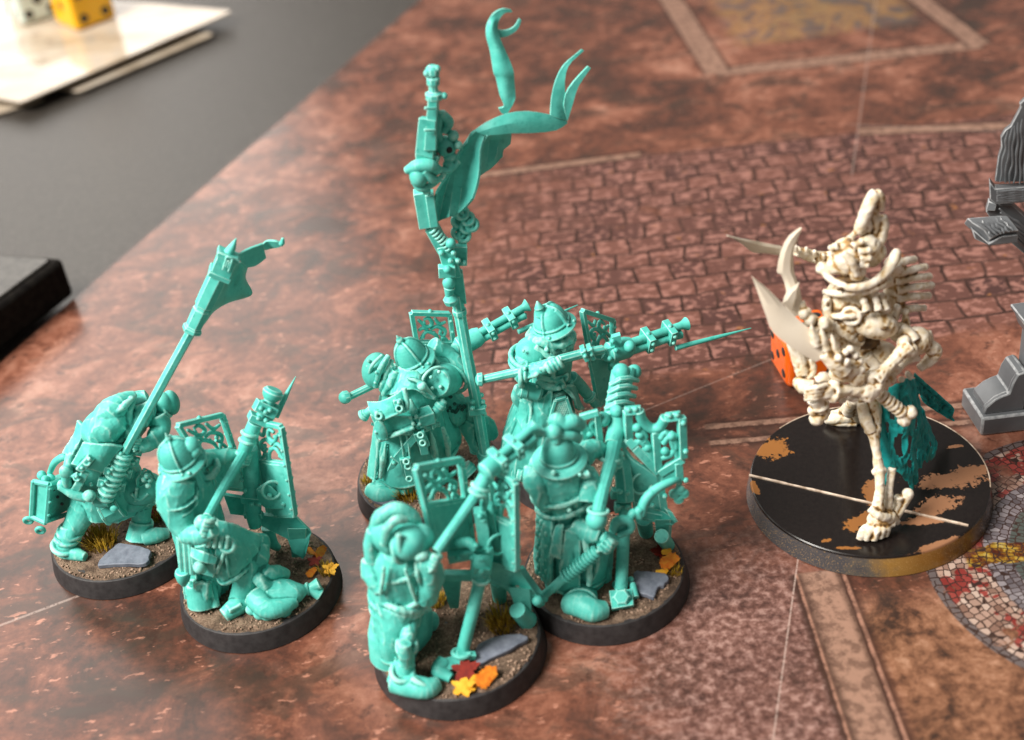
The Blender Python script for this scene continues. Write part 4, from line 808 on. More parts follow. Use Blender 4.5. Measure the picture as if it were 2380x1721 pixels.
s.box((1.9,-9.0,25.1), 3.2, 3, 2.6, .3); s.beam((-0.5,-10.0,25.9), (1.1,-9.5,22.5), 1.6, .9); s.rivets([(0.4,-10.8,26.7), (0.8,-10.8,24.9), (0.3,-10.6,24.5), (-0.4,-10.9,25.2)], .45)
s.tube([(-0.5,-8.0,29.1), (-0.1,-9.0,27.1), (0.2,-9.5,25.7)], [.4, .9, .6], 8)
obj('satchel', s, T, C, voxel=.19)
s = MB().lathe((3.2,-8.0,24.1), (6.2,-7.0,27.0), [(0, 1.2), (.5, .95), (.55, 1.15), (.75, 1.15), (.8, .9), (.95, .75), (1, .4)], 12); obj('flask', s, T, C, voxel=.18)
s = MB().lathe((1.7,-9.0,22.7), (3.7,-9.0,22.8), [(0, .9), (.6, .7), (.65, 1.1), (1, .5)], 10); obj('belt_knob', s, T, C, voxel=.18)
s = MB().lathe((-8.3,-7.0,27.2), (-10.7,-7.0,25.6), [(0, .8), (.45, .8), (.5, 1.05), (.58, .75), (.62, 1.2), (.85, 1.3), (1, .7)], 12)
obj('belt_knob', s, T, C, voxel=.18)
s = MB().plate([(-7.5,-9.0,13.2), (-6.6,-9.2,14.9), (-5.5,-9.4,17.0), (-0.8,-10.2,22.7), (0.3,-10.2,21.5), (-4.6,-9.4,15.5), (-6.0,-9.2,13.8)], .9)
s.tube([(-3.6,-9.6,21.9), (-3.5,-10.2,19.1), (-3.7,-9.8,16.0)], .25, 6).tube([(-2.3,-9.8,22.3), (-2.2,-10.2,19.5), (-2.5,-9.8,15.8)], .25, 6).tube([(-6.2,-9.8,17.1), (-4.7,-9.8,15.1)], .25, 6); s.rivets([(-5.8,-9.9,15.4)], .45)
for c0, c1 in (((0.3,-10.6,22.8), (0.9,-9.8,18.6)), ((-3.4,-10.2,16.6), (-3.3,-9.8,13.8))): s.beam(c0, c1, 2.2, .9)
s.beam((0.6,-10.0,19.2), (0.6,-9.6,16.4), 1.6, .7).beam((-3.3,-10.0,14.3), (-3.3,-9.6,10.7), 1.5, .7)
for q in ((0.6,-11.3,22.5), (0.7,-10.9,20.2), (-3.2,-10.9,16.1), (-3.1,-10.7,14.7), (-3.4,-10.2,11.1)): s.torus(q, (0, -1, .4), .55, .24, n=12)
obj('dagger', s, T, C, voxel=.17)
# gun across the shoulders
g = MB().tube([(-12.8,-3.0,28.0), (-8.0,-0.0,27.9), (-2.0,3.0,28.8), (5.0,7.0,30.6)], [.78, .8, .85, .9], 8, k=1).lathe((-12.6,-3.0,28.2), (-14.4,-4.0,28.7), [(0, .95), (.15, 1.3), (.6, 1.35), (.85, 1.0), (1, .5)], 8)
obj('gun_stock', g, T, C, bevel=.1)
barrels(C, (12.6,8.0,30.0), (25.3,12.0,33.4), .78, .95, (.33, .68), ((22.4,9.0,29.8), (35.5,14.0,31.1)), bell=1.9, core=(3.5, 2.5, 2.1))
panel(C, ((1.5,9.0,21.9), (8.7,11.0,19.2), (9.1,10.0,35.8), (1.7,8.0,38.6)), (.06, .94, .55, .96), d=None)
# the standard
st = [V((11.8,-1.0,4.8)), V((12.1,-2.0,20.4)), V((11.8,-1.0,44.9)), V((11.6,-1.0,43.5))]
pn = [st[0], V((12.2,-2.0,7.9)), V((12.1,-1.5,20.0)), V((11.7,-1.0,32.6)), V((11.5,-0.0,46.4))]
g = MB().tube(pn[1:], [1.2, 1.25, 1.25, 1.25], 8, k=1)
pole = obj('standard_pole', g, T, C, ang=30)
g = MB().lathe((12.2,-2.0,9.0), st[0], [(0, 1.3), (.15, 1.7), (.3, 1.75), (.4, 1.3), (.75, 1.5), (1, 1.3)], 12)
obj('pole_ferrule', g, T, pole, voxel=.17); g = MB().box((12.0,-1.8,20.1), 3.4, 3.2, 1.5); g.rivets([(13.4,-2.0,21.6), (13.5,-2.0,20.5), (13.3,-2.0,18.6), (13.3,-1.6,23.0), (11.3,-3.0,22.7), (11.2,-3.8,21.7)], .55)
obj('pole_clasp', g, T, pole, voxel=.17)
obj('pole_ring', MB().lathe((11.6,-0.5,42.1), (11.6,-0.5,43.3), [(0, 1.4), (.5, 1.5), (1, 1.4)], 8), T, pole, voxel=.17)
# ornate head of the standard
g = MB().beam((12.0,-0.0,44.6), (12.2,-0.0,51.4), 2.4, 2.0).beam((11.6,0.0,50.7), (10.8,0.0,57.9), 3.0, 2.4).beam((10.6,-0.0,56.7), (8.9,-0.0,62.1), 2.6, 2.2)
g.beam((8.9,-1.5,53.0), (12.1,-1.5,52.7), 2.2, 1.8).ball((10.7,-2.8,53.9), .8)
g.ball((10.5,-2.0,50.4), (1.2, 1.1, 1.5)).tube([(10.5,-2.0,49.5), (10.1,-2.0,47.5)], [1.1, .7], 9).lathe((10.4,-2.0,47.9), (10.3,-2.0,45.7), [(0, .7), (.5, 1.5), (1, 1.2)], 9)
g.beam((13.7,0.5,56.8), (13.1,0.5,52.7), 2.6, 1.6).rivets([(12.3,-1.6,56.6), (12.9,-1.4,54.7), (11.5,-1.6,55.0), (13.9,-0.8,53.7), (10.0,-1.4,56.8)], .6)
for i in range(7): g.torus(V((9.2,-0.8,61.7)).lerp(V((11.6,-0.8,57.5)), i/6), (.6, 0, -.8), .85, .3, n=10)
g.ball((12.0,-1.4,58.6), 1.0)
sh = obj('standard_shaft', g, T, pole, voxel=.18, sm=2)
g = MB().beam((8.2,-0.0,69.6), (8.2,-0.3,62.4), 3.0, 2.6); g.beam((9.6,-0.5,69.3), (9.5,-0.6,62.6), 1.6, 2.6)
obj('flag_sleeve', g, T, pole, bevel=.2)
g = MB().hexa([(8.3,-2.0,78.1), (11.3,-2.5,76.8), (12.9,-2.5,84.1), (10.0,-2.0,84.9)], [(8.8,2.5,76.4), (12.2,2.5,74.7), (13.5,2.5,82.3), (10.4,2.5,83.1)])
g.hexa([(10.0,-2.8,78.8), (12.1,-2.8,78.5), (13.8,-1.6,88.3), (12.2,-1.6,88.5)], [(10.3,1.6,77.0), (12.5,1.6,76.6), (14.1,1.6,87.2), (12.4,1.6,87.4)])
g.hexa([(8.2,-2.0,76.4), (11.6,-2.0,75.3), (12.4,-2.0,76.9), (8.3,-2.0,78.2)], [(8.6,2.0,74.7), (12.0,2.0,73.6), (12.8,2.0,75.2), (8.5,2.0,76.5)])
g.lathe((13.1,-0.4,87.1), (13.7,-0.0,93.4), [(0, 1.3), (.05, 1.6), (.2, 1.6), (.24, .9), (.42, .9), (.46, 1.2), (.64, 1.2), (.68, .8), (.74, 1.3), (.9, 1.25), (1, .7)], 8)
g.beam((11.3,-3.0,87.0), (13.2,-2.4,86.4), .5, .5).beam((10.6,-3.2,83.0), (12.6,-2.8,82.5), .5, .5).rivets([(12.6,-0.6,92.3), (14.5,-0.4,92.8), (15.0,-0.6,87.7), (14.1,-0.6,91.0)], .65)
obj('book_tower', g, T, pole, bevel=.12)
g = MB().ball((13.9,1.5,77.0), (1.9, 1.9, 2.0), 14, 10).ball((14.3,1.0,75.1), (1.2, 1.3, 1.1)).tube([(14.0,1.0,83.8), (15.0,1.5,81.6), (13.8,1.5,79.9)], [.8, 1, .8], 8).tube([(14.0,1.0,84.2), (13.0,1.0,80.6), (13.2,1.0,78.3)], .6, 8)
g.ball((15.5,1.0,79.1), 1.0).ball((16.1,0.5,77.4), .8).ball((13.9,0.5,73.5), (1.2, 1, 1.4)).tube([(11.8,-1.0,73.8), (13.8,0.0,73.0), (15.7,1.0,74.1)], .7, 8)
sk = obj('skull_ornament', g, T, pole, voxel=.18, sm=2); g = MB()
for q in ((14.0,2.0,61.2), (15.8,2.0,61.3), (16.4,2.0,60.0), (14.6,1.6,58.1), (13.7,1.6,59.0), (14.9,2.0,62.7), (15.3,1.8,59.9)): g.torus(q, (.3, -1, .3), 1.05, .5, n=12)
g.beam((14.4,2.2,63.1), (14.1,2.0,56.3), 1.6, 1)
obj('chain_ornament', g, T, pole, voxel=.18, sm=2)
obj('eye_socket', MB().ball((14.4,-0.2,77.0), (.6, .5, .65)), 'pip', sk)
g = MB().ball((8.3,-2.5,73.8), (1.7, 1.7, 2.0), 12, 10).tube([(6.2,-1.5,74.8), (8.3,-2.5,75.9), (10.6,-2.5,75.6), (11.9,-1.5,73.9)], [.7, 1.2, 1.3, .9], 9).tube([(7.1,-2.5,73.0), (8.3,-2.6,71.4), (10.8,-2.0,71.8), (12.9,-1.0,72.9)], [.5, .7, .6, .4], 8).tube([(9.5,-3.0,75.2), (10.6,-2.8,73.0), (12.2,-1.6,72.2)], [.9, .8, .5], 8).ball((9.2,-2.0,70.5), .8)
obj('knot', g, T, pole, voxel=.18)
f = MB()
f.sheet([[(8.6,-1.0,62.9), (10.4,0.8,62.4), (12.5,-0.6,63.7), (13.9,0.8,63.2), (15.8,-0.4,65.1), (17.4,-1.6,67.4)], [(9.7,-0.8,65.9), (11.3,1.2,65.3), (13.2,0.6,66.1), (15.0,1.4,66.1), (16.8,0.6,67.8), (18.6,-1.0,69.9)], [(11.0,-0.6,69.3), (12.6,1.8,68.8), (14.3,1.8,69.7), (16.1,2.2,70.4), (17.8,1.6,71.4), (19.5,0.0,72.7)], [(12.9,-0.0,71.4), (14.1,2.2,71.9), (15.5,2.6,73.0), (17.2,2.8,74.0), (18.6,2.4,74.5), (20.0,1.0,75.4)], [(15.5,0.4,75.2), (16.3,2.0,75.5), (17.5,2.8,76.2), (18.6,3.0,76.7), (19.8,3.0,76.9), (21.1,2.4,77.3)], [(17.9,1.6,77.2), (18.4,2.0,78.0), (19.0,2.4,78.6), (19.7,2.6,78.8), (20.6,3.0,78.5), (21.5,3.0,78.0)]], .5, 2)
f.sheet([[(19.4,2.5,78.9), (20.0,2.2,78.6), (21.1,2.0,78.1)], [(21.8,2.5,80.1), (22.3,1.5,79.3), (22.8,1.5,78.0)], [(25.3,3.0,81.0), (25.6,2.0,79.5), (25.9,2.0,77.6)], [(29.2,4.0,80.5), (29.2,3.0,78.7), (29.7,3.0,76.6)], [(33.1,5.0,78.8), (33.4,4.5,77.4), (34.1,4.5,75.7)], [(36.1,6.0,76.9), (36.3,6.0,76.4), (36.4,6.0,76.1)]], .5, 2)
f.sheet([[(33.4,5.0,78.6), (34.9,5.2,77.6), (36.3,6.0,76.6)], [(34.0,6.0,81.5), (35.2,6.0,80.5), (36.5,6.5,79.5)], [(35.2,7.0,84.5), (36.0,7.0,84.1), (36.8,7.0,83.8)], [(36.9,8.0,86.6), (37.3,8.0,86.3), (37.8,8.0,86.2)], [(39.0,9.0,87.7), (39.3,9.0,87.5), (39.5,9.0,87.3)], [(40.6,10.0,88.3), (40.8,10.0,88.1), (41.0,10.0,87.9)]], .45, 2)
f.sheet([[(36.0,6.0,79.7), (36.2,6.0,78.1), (36.5,6.0,76.5)], [(36.6,6.5,81.6), (37.2,6.5,80.4), (38.0,6.5,79.9)], [(38.4,7.0,83.7), (38.8,7.0,83.1), (39.2,7.0,82.6)], [(41.3,8.0,85.8), (41.5,8.0,85.6), (41.8,8.0,85.3)]], .45, 2)
f.sheet([[(19.2,3.0,69.5), (20.2,4.0,69.6), (21.3,5.0,69.7), (23.9,6.0,71.1)], [(19.7,3.0,73.3), (21.0,5.0,72.5), (22.8,5.0,72.6), (24.1,7.0,72.2)], [(20.3,3.5,75.3), (21.7,5.5,75.2), (23.4,6.0,74.5), (25.5,8.0,72.6)], [(21.4,4.0,76.8), (22.9,5.0,76.8), (24.7,6.0,76.4), (25.9,8.0,74.9)]], .5, 2)
fl = obj('flag', f, T, pole, ang=22)
f = MB().sheet([[(24.2,4.0,81.9), (24.7,4.0,80.8), (25.7,4.0,80.6)], [(25.2,4.0,82.2), (26.2,4.0,82.0), (27.2,4.0,82.6)], [(24.8,4.5,84.3), (25.9,4.0,83.9), (27.5,4.5,83.5)], [(24.5,5.0,87.4), (26.0,4.4,87.1), (27.6,5.0,86.2)], [(24.2,5.0,88.5), (25.8,4.5,88.7), (27.7,5.0,88.2)], [(24.1,6.0,92.1), (25.5,5.5,92.1), (26.9,6.0,90.9)], [(23.8,6.5,94.7), (24.8,6.0,94.6), (26.1,6.5,93.7)], [(24.2,7.0,96.6), (25.1,6.5,96.7), (25.8,7.0,95.6)], [(25.3,7.5,98.1), (25.9,7.5,97.4), (26.3,7.5,96.8)], [(27.1,8.0,98.7), (27.3,8.0,98.3), (27.5,8.0,97.8)], [(28.6,8.5,98.2), (28.7,8.5,97.9), (28.9,8.5,97.6)]], .5, 4)
f.sheet([[(25.7,7.0,95.5), (25.9,7.0,94.6), (26.1,7.0,93.8)], [(27.3,7.5,94.9), (27.4,7.5,94.2), (27.4,7.5,93.7)], [(28.9,8.0,95.2), (29.1,8.0,94.8), (29.3,8.0,94.4)], [(29.9,8.5,96.3), (30.1,8.5,96.2), (30.3,8.5,95.9)]], .45, 4)
obj('ribbon', f, T, fl, ang=25)

# ================================================================ soldier facing right with levelled gun (back right)
D_ = thing('soldier_miniature', 'teal soldier miniature in spiked kettle helmet levelling a spiked gun towards the skeleton', 'miniature', (11.5, .5, 0), 'teal plastic soldier miniatures')
mbase(D_, 41, tufts=[((-5.4,-13.7,4.5), 2, 2, 60)])
b = MB()
b.tube([(-9.1,-1.0,0.4), (-8.1,-1.0,7.2), (-6.8,-1.0,14.2), (-5.7,-1.0,19.3), (-4.7,-0.0,22.9), (-3.9,0.0,26.5), (-3.1,0.0,30.7), (-2.9,-0.0,33.3)], [(8.2, 6.5), (8.0, 6.5), (7.0, 6), (5.8, 5), (4.4, 4), (4.2, 3.8), (4.2, 3.8), (4.4, 4)], 48, ref=(1, 0, .12), k=4, fold=(10, .45, .0))
b.sheet([[(-8.9,-4.5,23.8), (-9.8,-4.0,22.9), (-10.7,-2.5,21.2)], [(-9.7,-6.5,18.6), (-11.0,-5.5,18.0), (-12.4,-3.0,16.4)], [(-11.1,-7.5,13.6), (-13.0,-6.0,12.8), (-14.9,-2.5,11.1)]], .8, 4)
b.tube([(-8.6,-5.2,23.2), (-9.5,-6.8,19.1), (-10.8,-7.8,14.2)], .42, 7).tube([(-10.5,-3.0,21.6), (-12.4,-3.4,16.7), (-14.9,-3.0,11.5)], .4, 7)
b.sheet([[(-4.1,-4.5,25.3), (-6.0,-5.5,24.0), (-8.2,-5.0,23.0)], [(-4.9,-6.0,21.1), (-6.7,-6.6,20.2), (-9.0,-6.6,19.2)], [(-6.3,-6.8,16.8), (-8.0,-7.4,16.5), (-9.7,-7.6,16.6)]], .8, 4)
b.sheet([[(-2.5,-4.5,25.0), (-0.5,-3.0,24.0), (0.7,0.0,21.2)], [(-0.3,-5.0,22.7), (0.5,-3.0,20.4), (1.2,0.0,17.3)], [(0.2,-5.0,19.2), (1.1,-3.0,17.5), (1.9,0.0,15.1)]], .8, 4)
b.tube([(-7.1,-3.0,36.7), (-5.2,-5.0,36.7), (-2.9,-5.0,35.5), (-0.4,-4.0,34.9), (1.1,-1.0,34.3), (1.1,1.0,33.9)], [.8, .8, .8, .8, .9, .7], 8).torus((-3.1,0.0,33.6), (.1, -.2, 1), 4.5, .6, n=24, sq=.9)
b.tube([(-7.4,-3.0,34.4), (-8.9,-5.0,32.2), (-10.2,-6.0,30.8)], [2.2, 2.2, 1.9], 12).tube([(-10.2,-6.0,30.6), (-7.5,-7.5,32.0), (-4.5,-8.5,33.2)], [2.0, 1.5, 1.25], 12)
b.torus((-9.6,-6.4,30.6), (1, -.3, -.1), 2.3, .45, n=18).torus((-8.6,-6.8,31.4), (1, -.3, -.1), 1.9, .4, n=18).tube([(-9.5,-8.0,30.8), (-7.1,-9.0,32.1), (-6.5,-9.0,32.4)], [.5, .6, .4], 7)
hand(b, (-3.4,-8.6,33.7), V((1, .15, .35)), V((0, -.9, .4)), 1.1)
b.torus((-4.4,-0.2,23.3), (.05, -.1, 1), 4.4, .55, n=24).tube([(-6.9,-4.6,27.2), (-5.2,-5.5,26.2), (-2.8,-5.2,25.6), (-1.2,-4.0,26.2)], [.5, .7, .6, .4], 8)
b.beam((-2.6,-5.2,27.3), (-2.0,-5.2,25.1), 1.7, .8).rivets([(-2.8,-5.8,25.7), (-2.0,-5.6,25.8), (-1.1,-4.6,26.6), (-2.7,-4.8,34.6), (-0.9,-4.4,33.6)], .45)
b.tube([(-10.5,-2.0,24.6), (-11.1,-2.0,22.3), (-11.2,-2.0,20.6)], [1.0, 1.3, 1.0], 9)
b.tube([(-6.0,-3.0,1.5), (-7.0,-13.1,5.0)], [2.5, 2.7], 12).tube([(-11.5,-3.0,4.0), (-12.5,-6.3,5.0)], [2.2, 2.4], 12).tube([(-13.3,-6.0,5.6), (-12.2,-6.4,5.4)], 1.5, 9)
b.strap([(-6.4,-5.6,36.0), (-4.0,-6.0,33.6), (-1.3,-5.0,32.2)], 1.0).strap([(-6.6,-5.0,28.5), (-4.0,-5.4,27.6), (-0.6,-4.0,27.1)], 1.0).tube([(-3.2,-5.4,35.7), (-3.3,-5.6,32.3), (-3.7,-5.2,27.4)], .35, 7)
b.rivets([(-4.4,-6.4,35.6), (-5.9,-9.6,33.6), (-9.0,-8.4,33.3), (-7.1,-6.0,26.6)], .4)
bd = obj('body', b, T, D_, voxel=.22)
ms = MB(); P = bil((-5.4,-6.8,19.1), (-0.6,-6.2,17.8), (-1.6,-6.0,23.3), (-3.8,-6.2,23.1))
for i in range(9):
    for j in range(7): ms.torus(P((j+.5*(i % 2)+.3)/7.6, (i+.5)/9.3), (0, -1, .3), .42, .17, n=8, m=4)
obj('mail_panel', ms, T, bd)
ms = MB()
for a_, b_ in (((0, 0), (0, 1)), ((0, 1), (1, 1)), ((1, 1), (1, 0))): ms.beam(P(*a_), P(*b_), .7, .8)
ms.sheet([[P(0, 0)+V((0, .6, 0)), P(1, 0)+V((0, .6, 0))], [P(0, 1)+V((0, .6, 0)), P(1, 1)+V((0, .6, 0))]], .5, 2)
obj('mail_frame', ms, T, bd, bevel=.1)
p = MB().ball((-7.0,-3.6,33.8), (3.4, 3.2, 2.9), 18, 12, Matrix.Rotation(.15, 3, 'Y')).torus((-7.9,-4.0,32.9), (.25, -.15, 1), 3.6, .5, n=24).torus((-8.7,-4.6,32.0), (.25, -.15, 1), 3.0, .5, n=24)
p.rivets([(-8.8,-6.5,36.1), (-5.8,-6.4,33.6), (-4.5,-5.0,35.3)], .36)
obj('pauldron', p, T, D_, voxel=.17)
def brimtip(mb, D):
    mb.lathe(D.at(.75, 1.5, -1.0), (-4.9,-1.6,43.9), [(0, 1.2), (.4, .8), (.5, 1.0), (1, .1)], 10); mb.tube([D.at(.02, 4.0, .9), D.at(.15, 3.5, .9), D.at(.5, 2.9, .9), D.at(.8, 2, .9)], .45, 7)
kettle(D_, (-2.5,-1.0,37.7), (-3.4,-1.0,42.1), 4.8, bands=4, a0=-.55, knob=0, dome=.70, extra=brimtip)
fc = MB().ball((-1.5,-2.2,35.8), (2.0, 1.4, 1.2)); fc.tube([(-2.7,-3.8,36.8), (-1.6,-4.0,36.4), (-0.5,-3.4,36.3)], [.5, .6, .4], 8).ball((-1.5,-3.7,37.2), (.5, .6, .6))
hd = obj('face', fc, T, D_, voxel=.16); obj('mouth_gap', MB().ball((-1.0,-3.6,37.0), (1.1, .6, .7), rot=Matrix.Rotation(-.4, 3, 'Y')), 'recess', hd)  # last ball is dark to paint the shade between brim and collar
s = MB().lathe((-10.7,-5.5,26.9), (-6.5,-5.5,24.7), [(0, 1.5), (.05, 1.7), (.9, 1.7), (.92, 1.45), (1, 1.45)], 18)
for i in range(4): s.torus(V((-10.7,-5.5,26.9)).lerp(V((-6.5,-5.5,24.7)), .1+.08*i), (1, 0, -.25), 1.7, .2, n=18)
cn_ = obj('cartridge_tube', s, T, D_, voxel=.17)
s = MB().tube([(0.1,0.0,23.7), (1.9,1.0,20.3), (3.3,1.0,17.6)], [1.4, 1.3, 1.1], 9).lathe((3.2,1.0,17.8), (4.8,1.0,14.9), [(0, 1.2), (.15, 1.5), (.3, 1.4), (.4, .9), (.9, 1.0), (1, .8)], 10)
obj('scabbard', s, T, D_, voxel=.18)
g = MB().tube([(-17.5,-7.0,31.1), (-11.2,-7.0,31.7)], [.85, .95], 8, k=1).tube([(-2.3,-8.0,33.9), (2.4,-6.0,33.2), (6.6,-4.0,32.1)], [1.0, 1.0, 1.0], 8, k=1).tube([(-11.2,-7.0,31.7), (-2.3,-8.0,33.9)], .9, 8, k=1)
g.lathe((-17.3,-7.0,31.1), (-18.8,-7.0,31.3), [(0, 1.0), (.15, 1.45), (.75, 1.3), (1, .5)], 8)
for q in ((2.9,-5.8,33.1), (4.2,-5.2,32.8)): g.box(q, 1.0, 2.6, 2.6, R=Matrix.Rotation(-.3, 3, 'Y'))
g.rivets([(2.9,-7.2,33.4), (4.2,-6.6,33.1), (3.0,-7.0,34.6), (4.3,-6.5,34.4)], .42)
obj('gun_stock', g, T, D_, voxel=.17)
barrels(D_, (9.9,-2.0,30.1), (24.5,4.0,29.2), .85, 1.05, (.42, .74), ((21.6,1.0,26.5), (38.1,6.0,25.3)), bell=1.7, core=(3.0, 3.0, 2.2))
g = MB().ball((12.0,-3.6,31.7), 1.2).plate([(8.7,-3.0,34.3), (10.4,-3.0,34.6), (10.5,-3.0,32.9), (9.4,-3.0,31.3), (8.2,-3.0,32.4)], 1.2).beam((8.3,-3.4,32.2), (9.0,-3.6,27.2), 1.6, 1.3).tube([(6.6,-3.6,30.3), (7.7,-3.8,29.4), (8.8,-3.8,30.1)], .6, 8).rivets([(9.2,-4.6,31.9), (8.7,-4.2,33.8), (7.8,-4.8,30.3)], .55)
obj('gun_lock', g, T, D_, voxel=.18, sm=2)
panel(D_, ((5.4,4.0,12.6), (8.5,8.0,12.3), (10.3,9.0,29.9), (3.9,3.0,37.2)), (.06, .94, .62, .97), flip=True)
s = MB().plate([(4.1,2.5,26.4), (8.6,6.0,22.2), (8.1,6.0,15.3), (5.4,4.0,12.6)], .8).tube([(8.9,2.0,27.3), (8.9,4.0,21.4)], [.9, .9], 8).rivets([(8.7,1.0,26.6), (8.7,2.0,23.9), (7.4,1.5,26.5)], .5)
obj('shield_spine', s, T, D_, voxel=.2)
# ================================================================ hooded soldier in front
F = thing('soldier_miniature', 'teal hooded soldier miniature nearest the front behind its propped shield', 'miniature', (-16.5, -47.4, 0), 'teal plastic soldier miniatures')
mbase(F, 53, slates=[([(3.1,-5.7,5.2), (4.5,-3.5,5.3), (7.7,-2.9,5.4), (11.5,-3.1,5.4), (12.8,-4.2,5.3), (10.6,-5.4,5.2), (6.7,-7.2,5.0), (3.5,-8.3,4.9)], .9)],
      tufts=[((8.4,0.9,4.5), 2.6, 2.6, 130), ((-3.3,9.0,4.5), 1.6, 2.4, 60)], leaves=[((1.0,-10.1,6.2), 2.3, .3, .5, 'maple', 'leaf_red'), ((4.5,-12.2,5.8), 2.2, .8, .5, 'oval', 'leaf_orange'), ((0.4,-13.1,5.4), 2.0, .1, .3, 'maple', 'leaf_yellow'), ((2.1,-12.8,5.2), 1.5, 1.1, .3, 'oval', 'leaf_yellow')])
b = MB()
b.tube([(-9.4,-1.0,13.0), (-8.9,-1.0,16.3), (-8.1,-1.0,21.2), (-7.6,-1.0,26.1), (-7.3,-0.0,29.1)], [(4.6, 4.4), (5.2, 5), (5.4, 5), (5.0, 4.8), (3.6, 4)], 36, ref=(1, 0, .1), k=4, fold=(5, .25, .05))
b.tube([(-11.3,-1.0,26.8), (-11.4,-2.0,24.4), (-10.3,-4.0,22.0)], [2.2, 2.6, 2.0], 10)
for p_, r_ in (((-8.0,-1.2,19.7), 5.5), ((-8.3,-1.2,16.8), 5.4), ((-7.4,-1.0,26.0), 5.1)): b.torus(p_, (-.2, -.15, 1), r_+.2, .45, n=28, sq=.92)
b.tube([(-6.0,-6.0,28.0), (-5.6,-6.4,24.3), (-5.3,-5.8,19.5), (-5.3,-5.0,17.4)], .25, 6)
b.tube([(-3.8,-4.0,19.1), (-1.7,-6.0,25.6), (-1.8,-7.0,29.8)], [2.2, 2.0, 1.6], 12).ball((-1.6,-7.0,29.5), (1.7, 1.7, 1.9)).ball((-2.6,-7.5,31.6), (1.1, .9, .8)); hand(b, (-1.3,-7.0,30.1), V((.5, .4, .7)), V((.6, -.8, .2)), .95)
b.tube([(-14.3,-1.0,23.4), (-12.4,-1.0,23.6)], [.9, .8], 8, k=1)
b.sheet([[(-12.6,-3.0,18.1), (-10.8,-5.5,19.0), (-8.5,-6.5,18.3), (-6.5,-6.0,17.4)], [(-13.3,-3.5,13.6), (-11.2,-6.5,14.6), (-9.4,-7.0,14.3), (-8.0,-6.5,14.0)], [(-13.9,-3.5,8.5), (-12.3,-6.5,10.0), (-10.8,-7.0,9.8), (-9.4,-6.5,9.0)], [(-13.8,-3.0,5.3), (-12.7,-6.0,7.2), (-11.6,-6.5,6.8), (-10.2,-6.5,6.5)]], .9, 4)
b.tube([(-12.7,-2.5,18.5), (-13.3,-3.5,13.7), (-14.0,-3.6,8.2), (-13.1,-5.5,6.9), (-11.5,-6.8,7.0), (-10.2,-6.8,6.7)], .65, 7)
b.sheet([[(-6.0,-3.0,14.3), (-5.0,-1.0,12.5), (-3.9,1.0,11.2)], [(-6.9,-3.5,9.8), (-5.6,-2.0,8.4), (-4.7,1.0,5.6)], [(-7.8,-3.0,4.6), (-6.7,-1.0,3.1), (-5.6,1.0,2.6)]], .8, 4)
b.tube([(-7.0,-1.5,15.6), (-7.3,-5.0,14.9), (-7.9,-8.2,13.6), (-8.9,-9.6,9.2)], [1.7, 1.5, 1.25, 1.5], 12)
b.tube([(-8.1,-10.4,15.0), (-8.5,-10.8,12.5), (-8.7,-10.6,9.3)], [1.2, 1.3, .6], 8)
for i in range(4): b.tube([(-11.9,-4.5,19.5), V((-11.6,-5.5,17.9))+V((i*1.1, 0, -.3*i)), V((-11.2,-6.0,16.2))+V((i*1.0, 0, .5*i))], [.4, .5, .3], 7)
b.tube([(-12.0,-4.0,19.9), (-8.9,-6.6,19.7), (-6.1,-6.4,18.2), (-3.7,-3.0,15.6)], [.5, .6, .6, .5], 8)
b.tube([(-9.1,-8.5,8.5), (-10.8,-10.3,5.2)], [1.9, 2.2], 12).tube([(-11.5,-10.1,5.8), (-8.7,-11.6,5.8), (-5.8,-12.6,5.6), (-3.9,-11.5,5.2)], [2.1, 2.1, 1.9, 1.3], 12)
b.tube([(-8.1,-12.1,8.0), (-6.7,-13.1,7.5), (-5.1,-13.4,6.4)], [.6, .5, .4], 7).torus((-9.7,-10.4,8.0), (.3, -.2, 1), 1.9, .5).tube([(-10.5,-9.7,5.4), (-8.3,-12.0,5.0), (-5.2,-13.0,5.0), (-3.8,-12.0,5.0)], [.7, .7, .7, .6], 8)
b.tube([(-6.3,2.0,7.6), (-4.7,3.8,5.0)], [1.8, 2.0], 10)
b.tube([(-9.3,-1.0,13.8), (-10.9,-2.0,9.0), (-11.9,-2.5,3.7)], [(4.5, 4.2), (4.6, 4.2), (4.2, 4)], 30, ref=(1, 0, .1)).torus((-8.2,-9.0,12.7), (-.1, -.3, 1), 1.7, .45)
b.tube([(-9.4,-6.0,29.1), (-10.2,-6.4,26.0), (-11.0,-6.0,22.9)], [.3, .5, .3], 7).tube([(-3.6,-6.4,30.3), (-3.9,-7.0,27.0), (-3.9,-6.0,22.7)], [.3, .5, .3], 7)
obj('body', b, T, F, voxel=.22)
h = MB().ball((-7.6,-1.0,32.5), (3.7, 4.2, 4.2), 18, 12).tube([(-10.3,-1.0,33.4), (-8.7,-2.0,36.7), (-5.9,-2.0,37.9), (-3.5,-2.0,36.1), (-2.7,-2.0,34.0)], [1.0, 1.2, 1.2, 1.1, .7], 10)
h.tube([(-8.7,-5.0,33.2), (-7.5,-5.5,36.9), (-5.8,-5.5,38.5), (-4.2,-5.0,37.7)], [.7, .8, .8, .6], 9).tube([(-10.3,-2.0,33.9), (-11.2,-2.0,30.9), (-11.5,-2.0,27.3)], [1.1, 1.4, 1.4], 10)
obj('hood', h, T, F, voxel=.2)
m = MB().ball((-4.6,-5.0,33.0), (3.3, 3.2, 3.1), 18, 14).torus((-5.8,-4.4,32.1), (.85, -.4, .1), 3.0, .55, n=22).ball((-2.3,-4.0,32.6), (2.0, 2.0, 2.6)).ball((-3.3,-7.0,31.6), (.9, .7, .6))
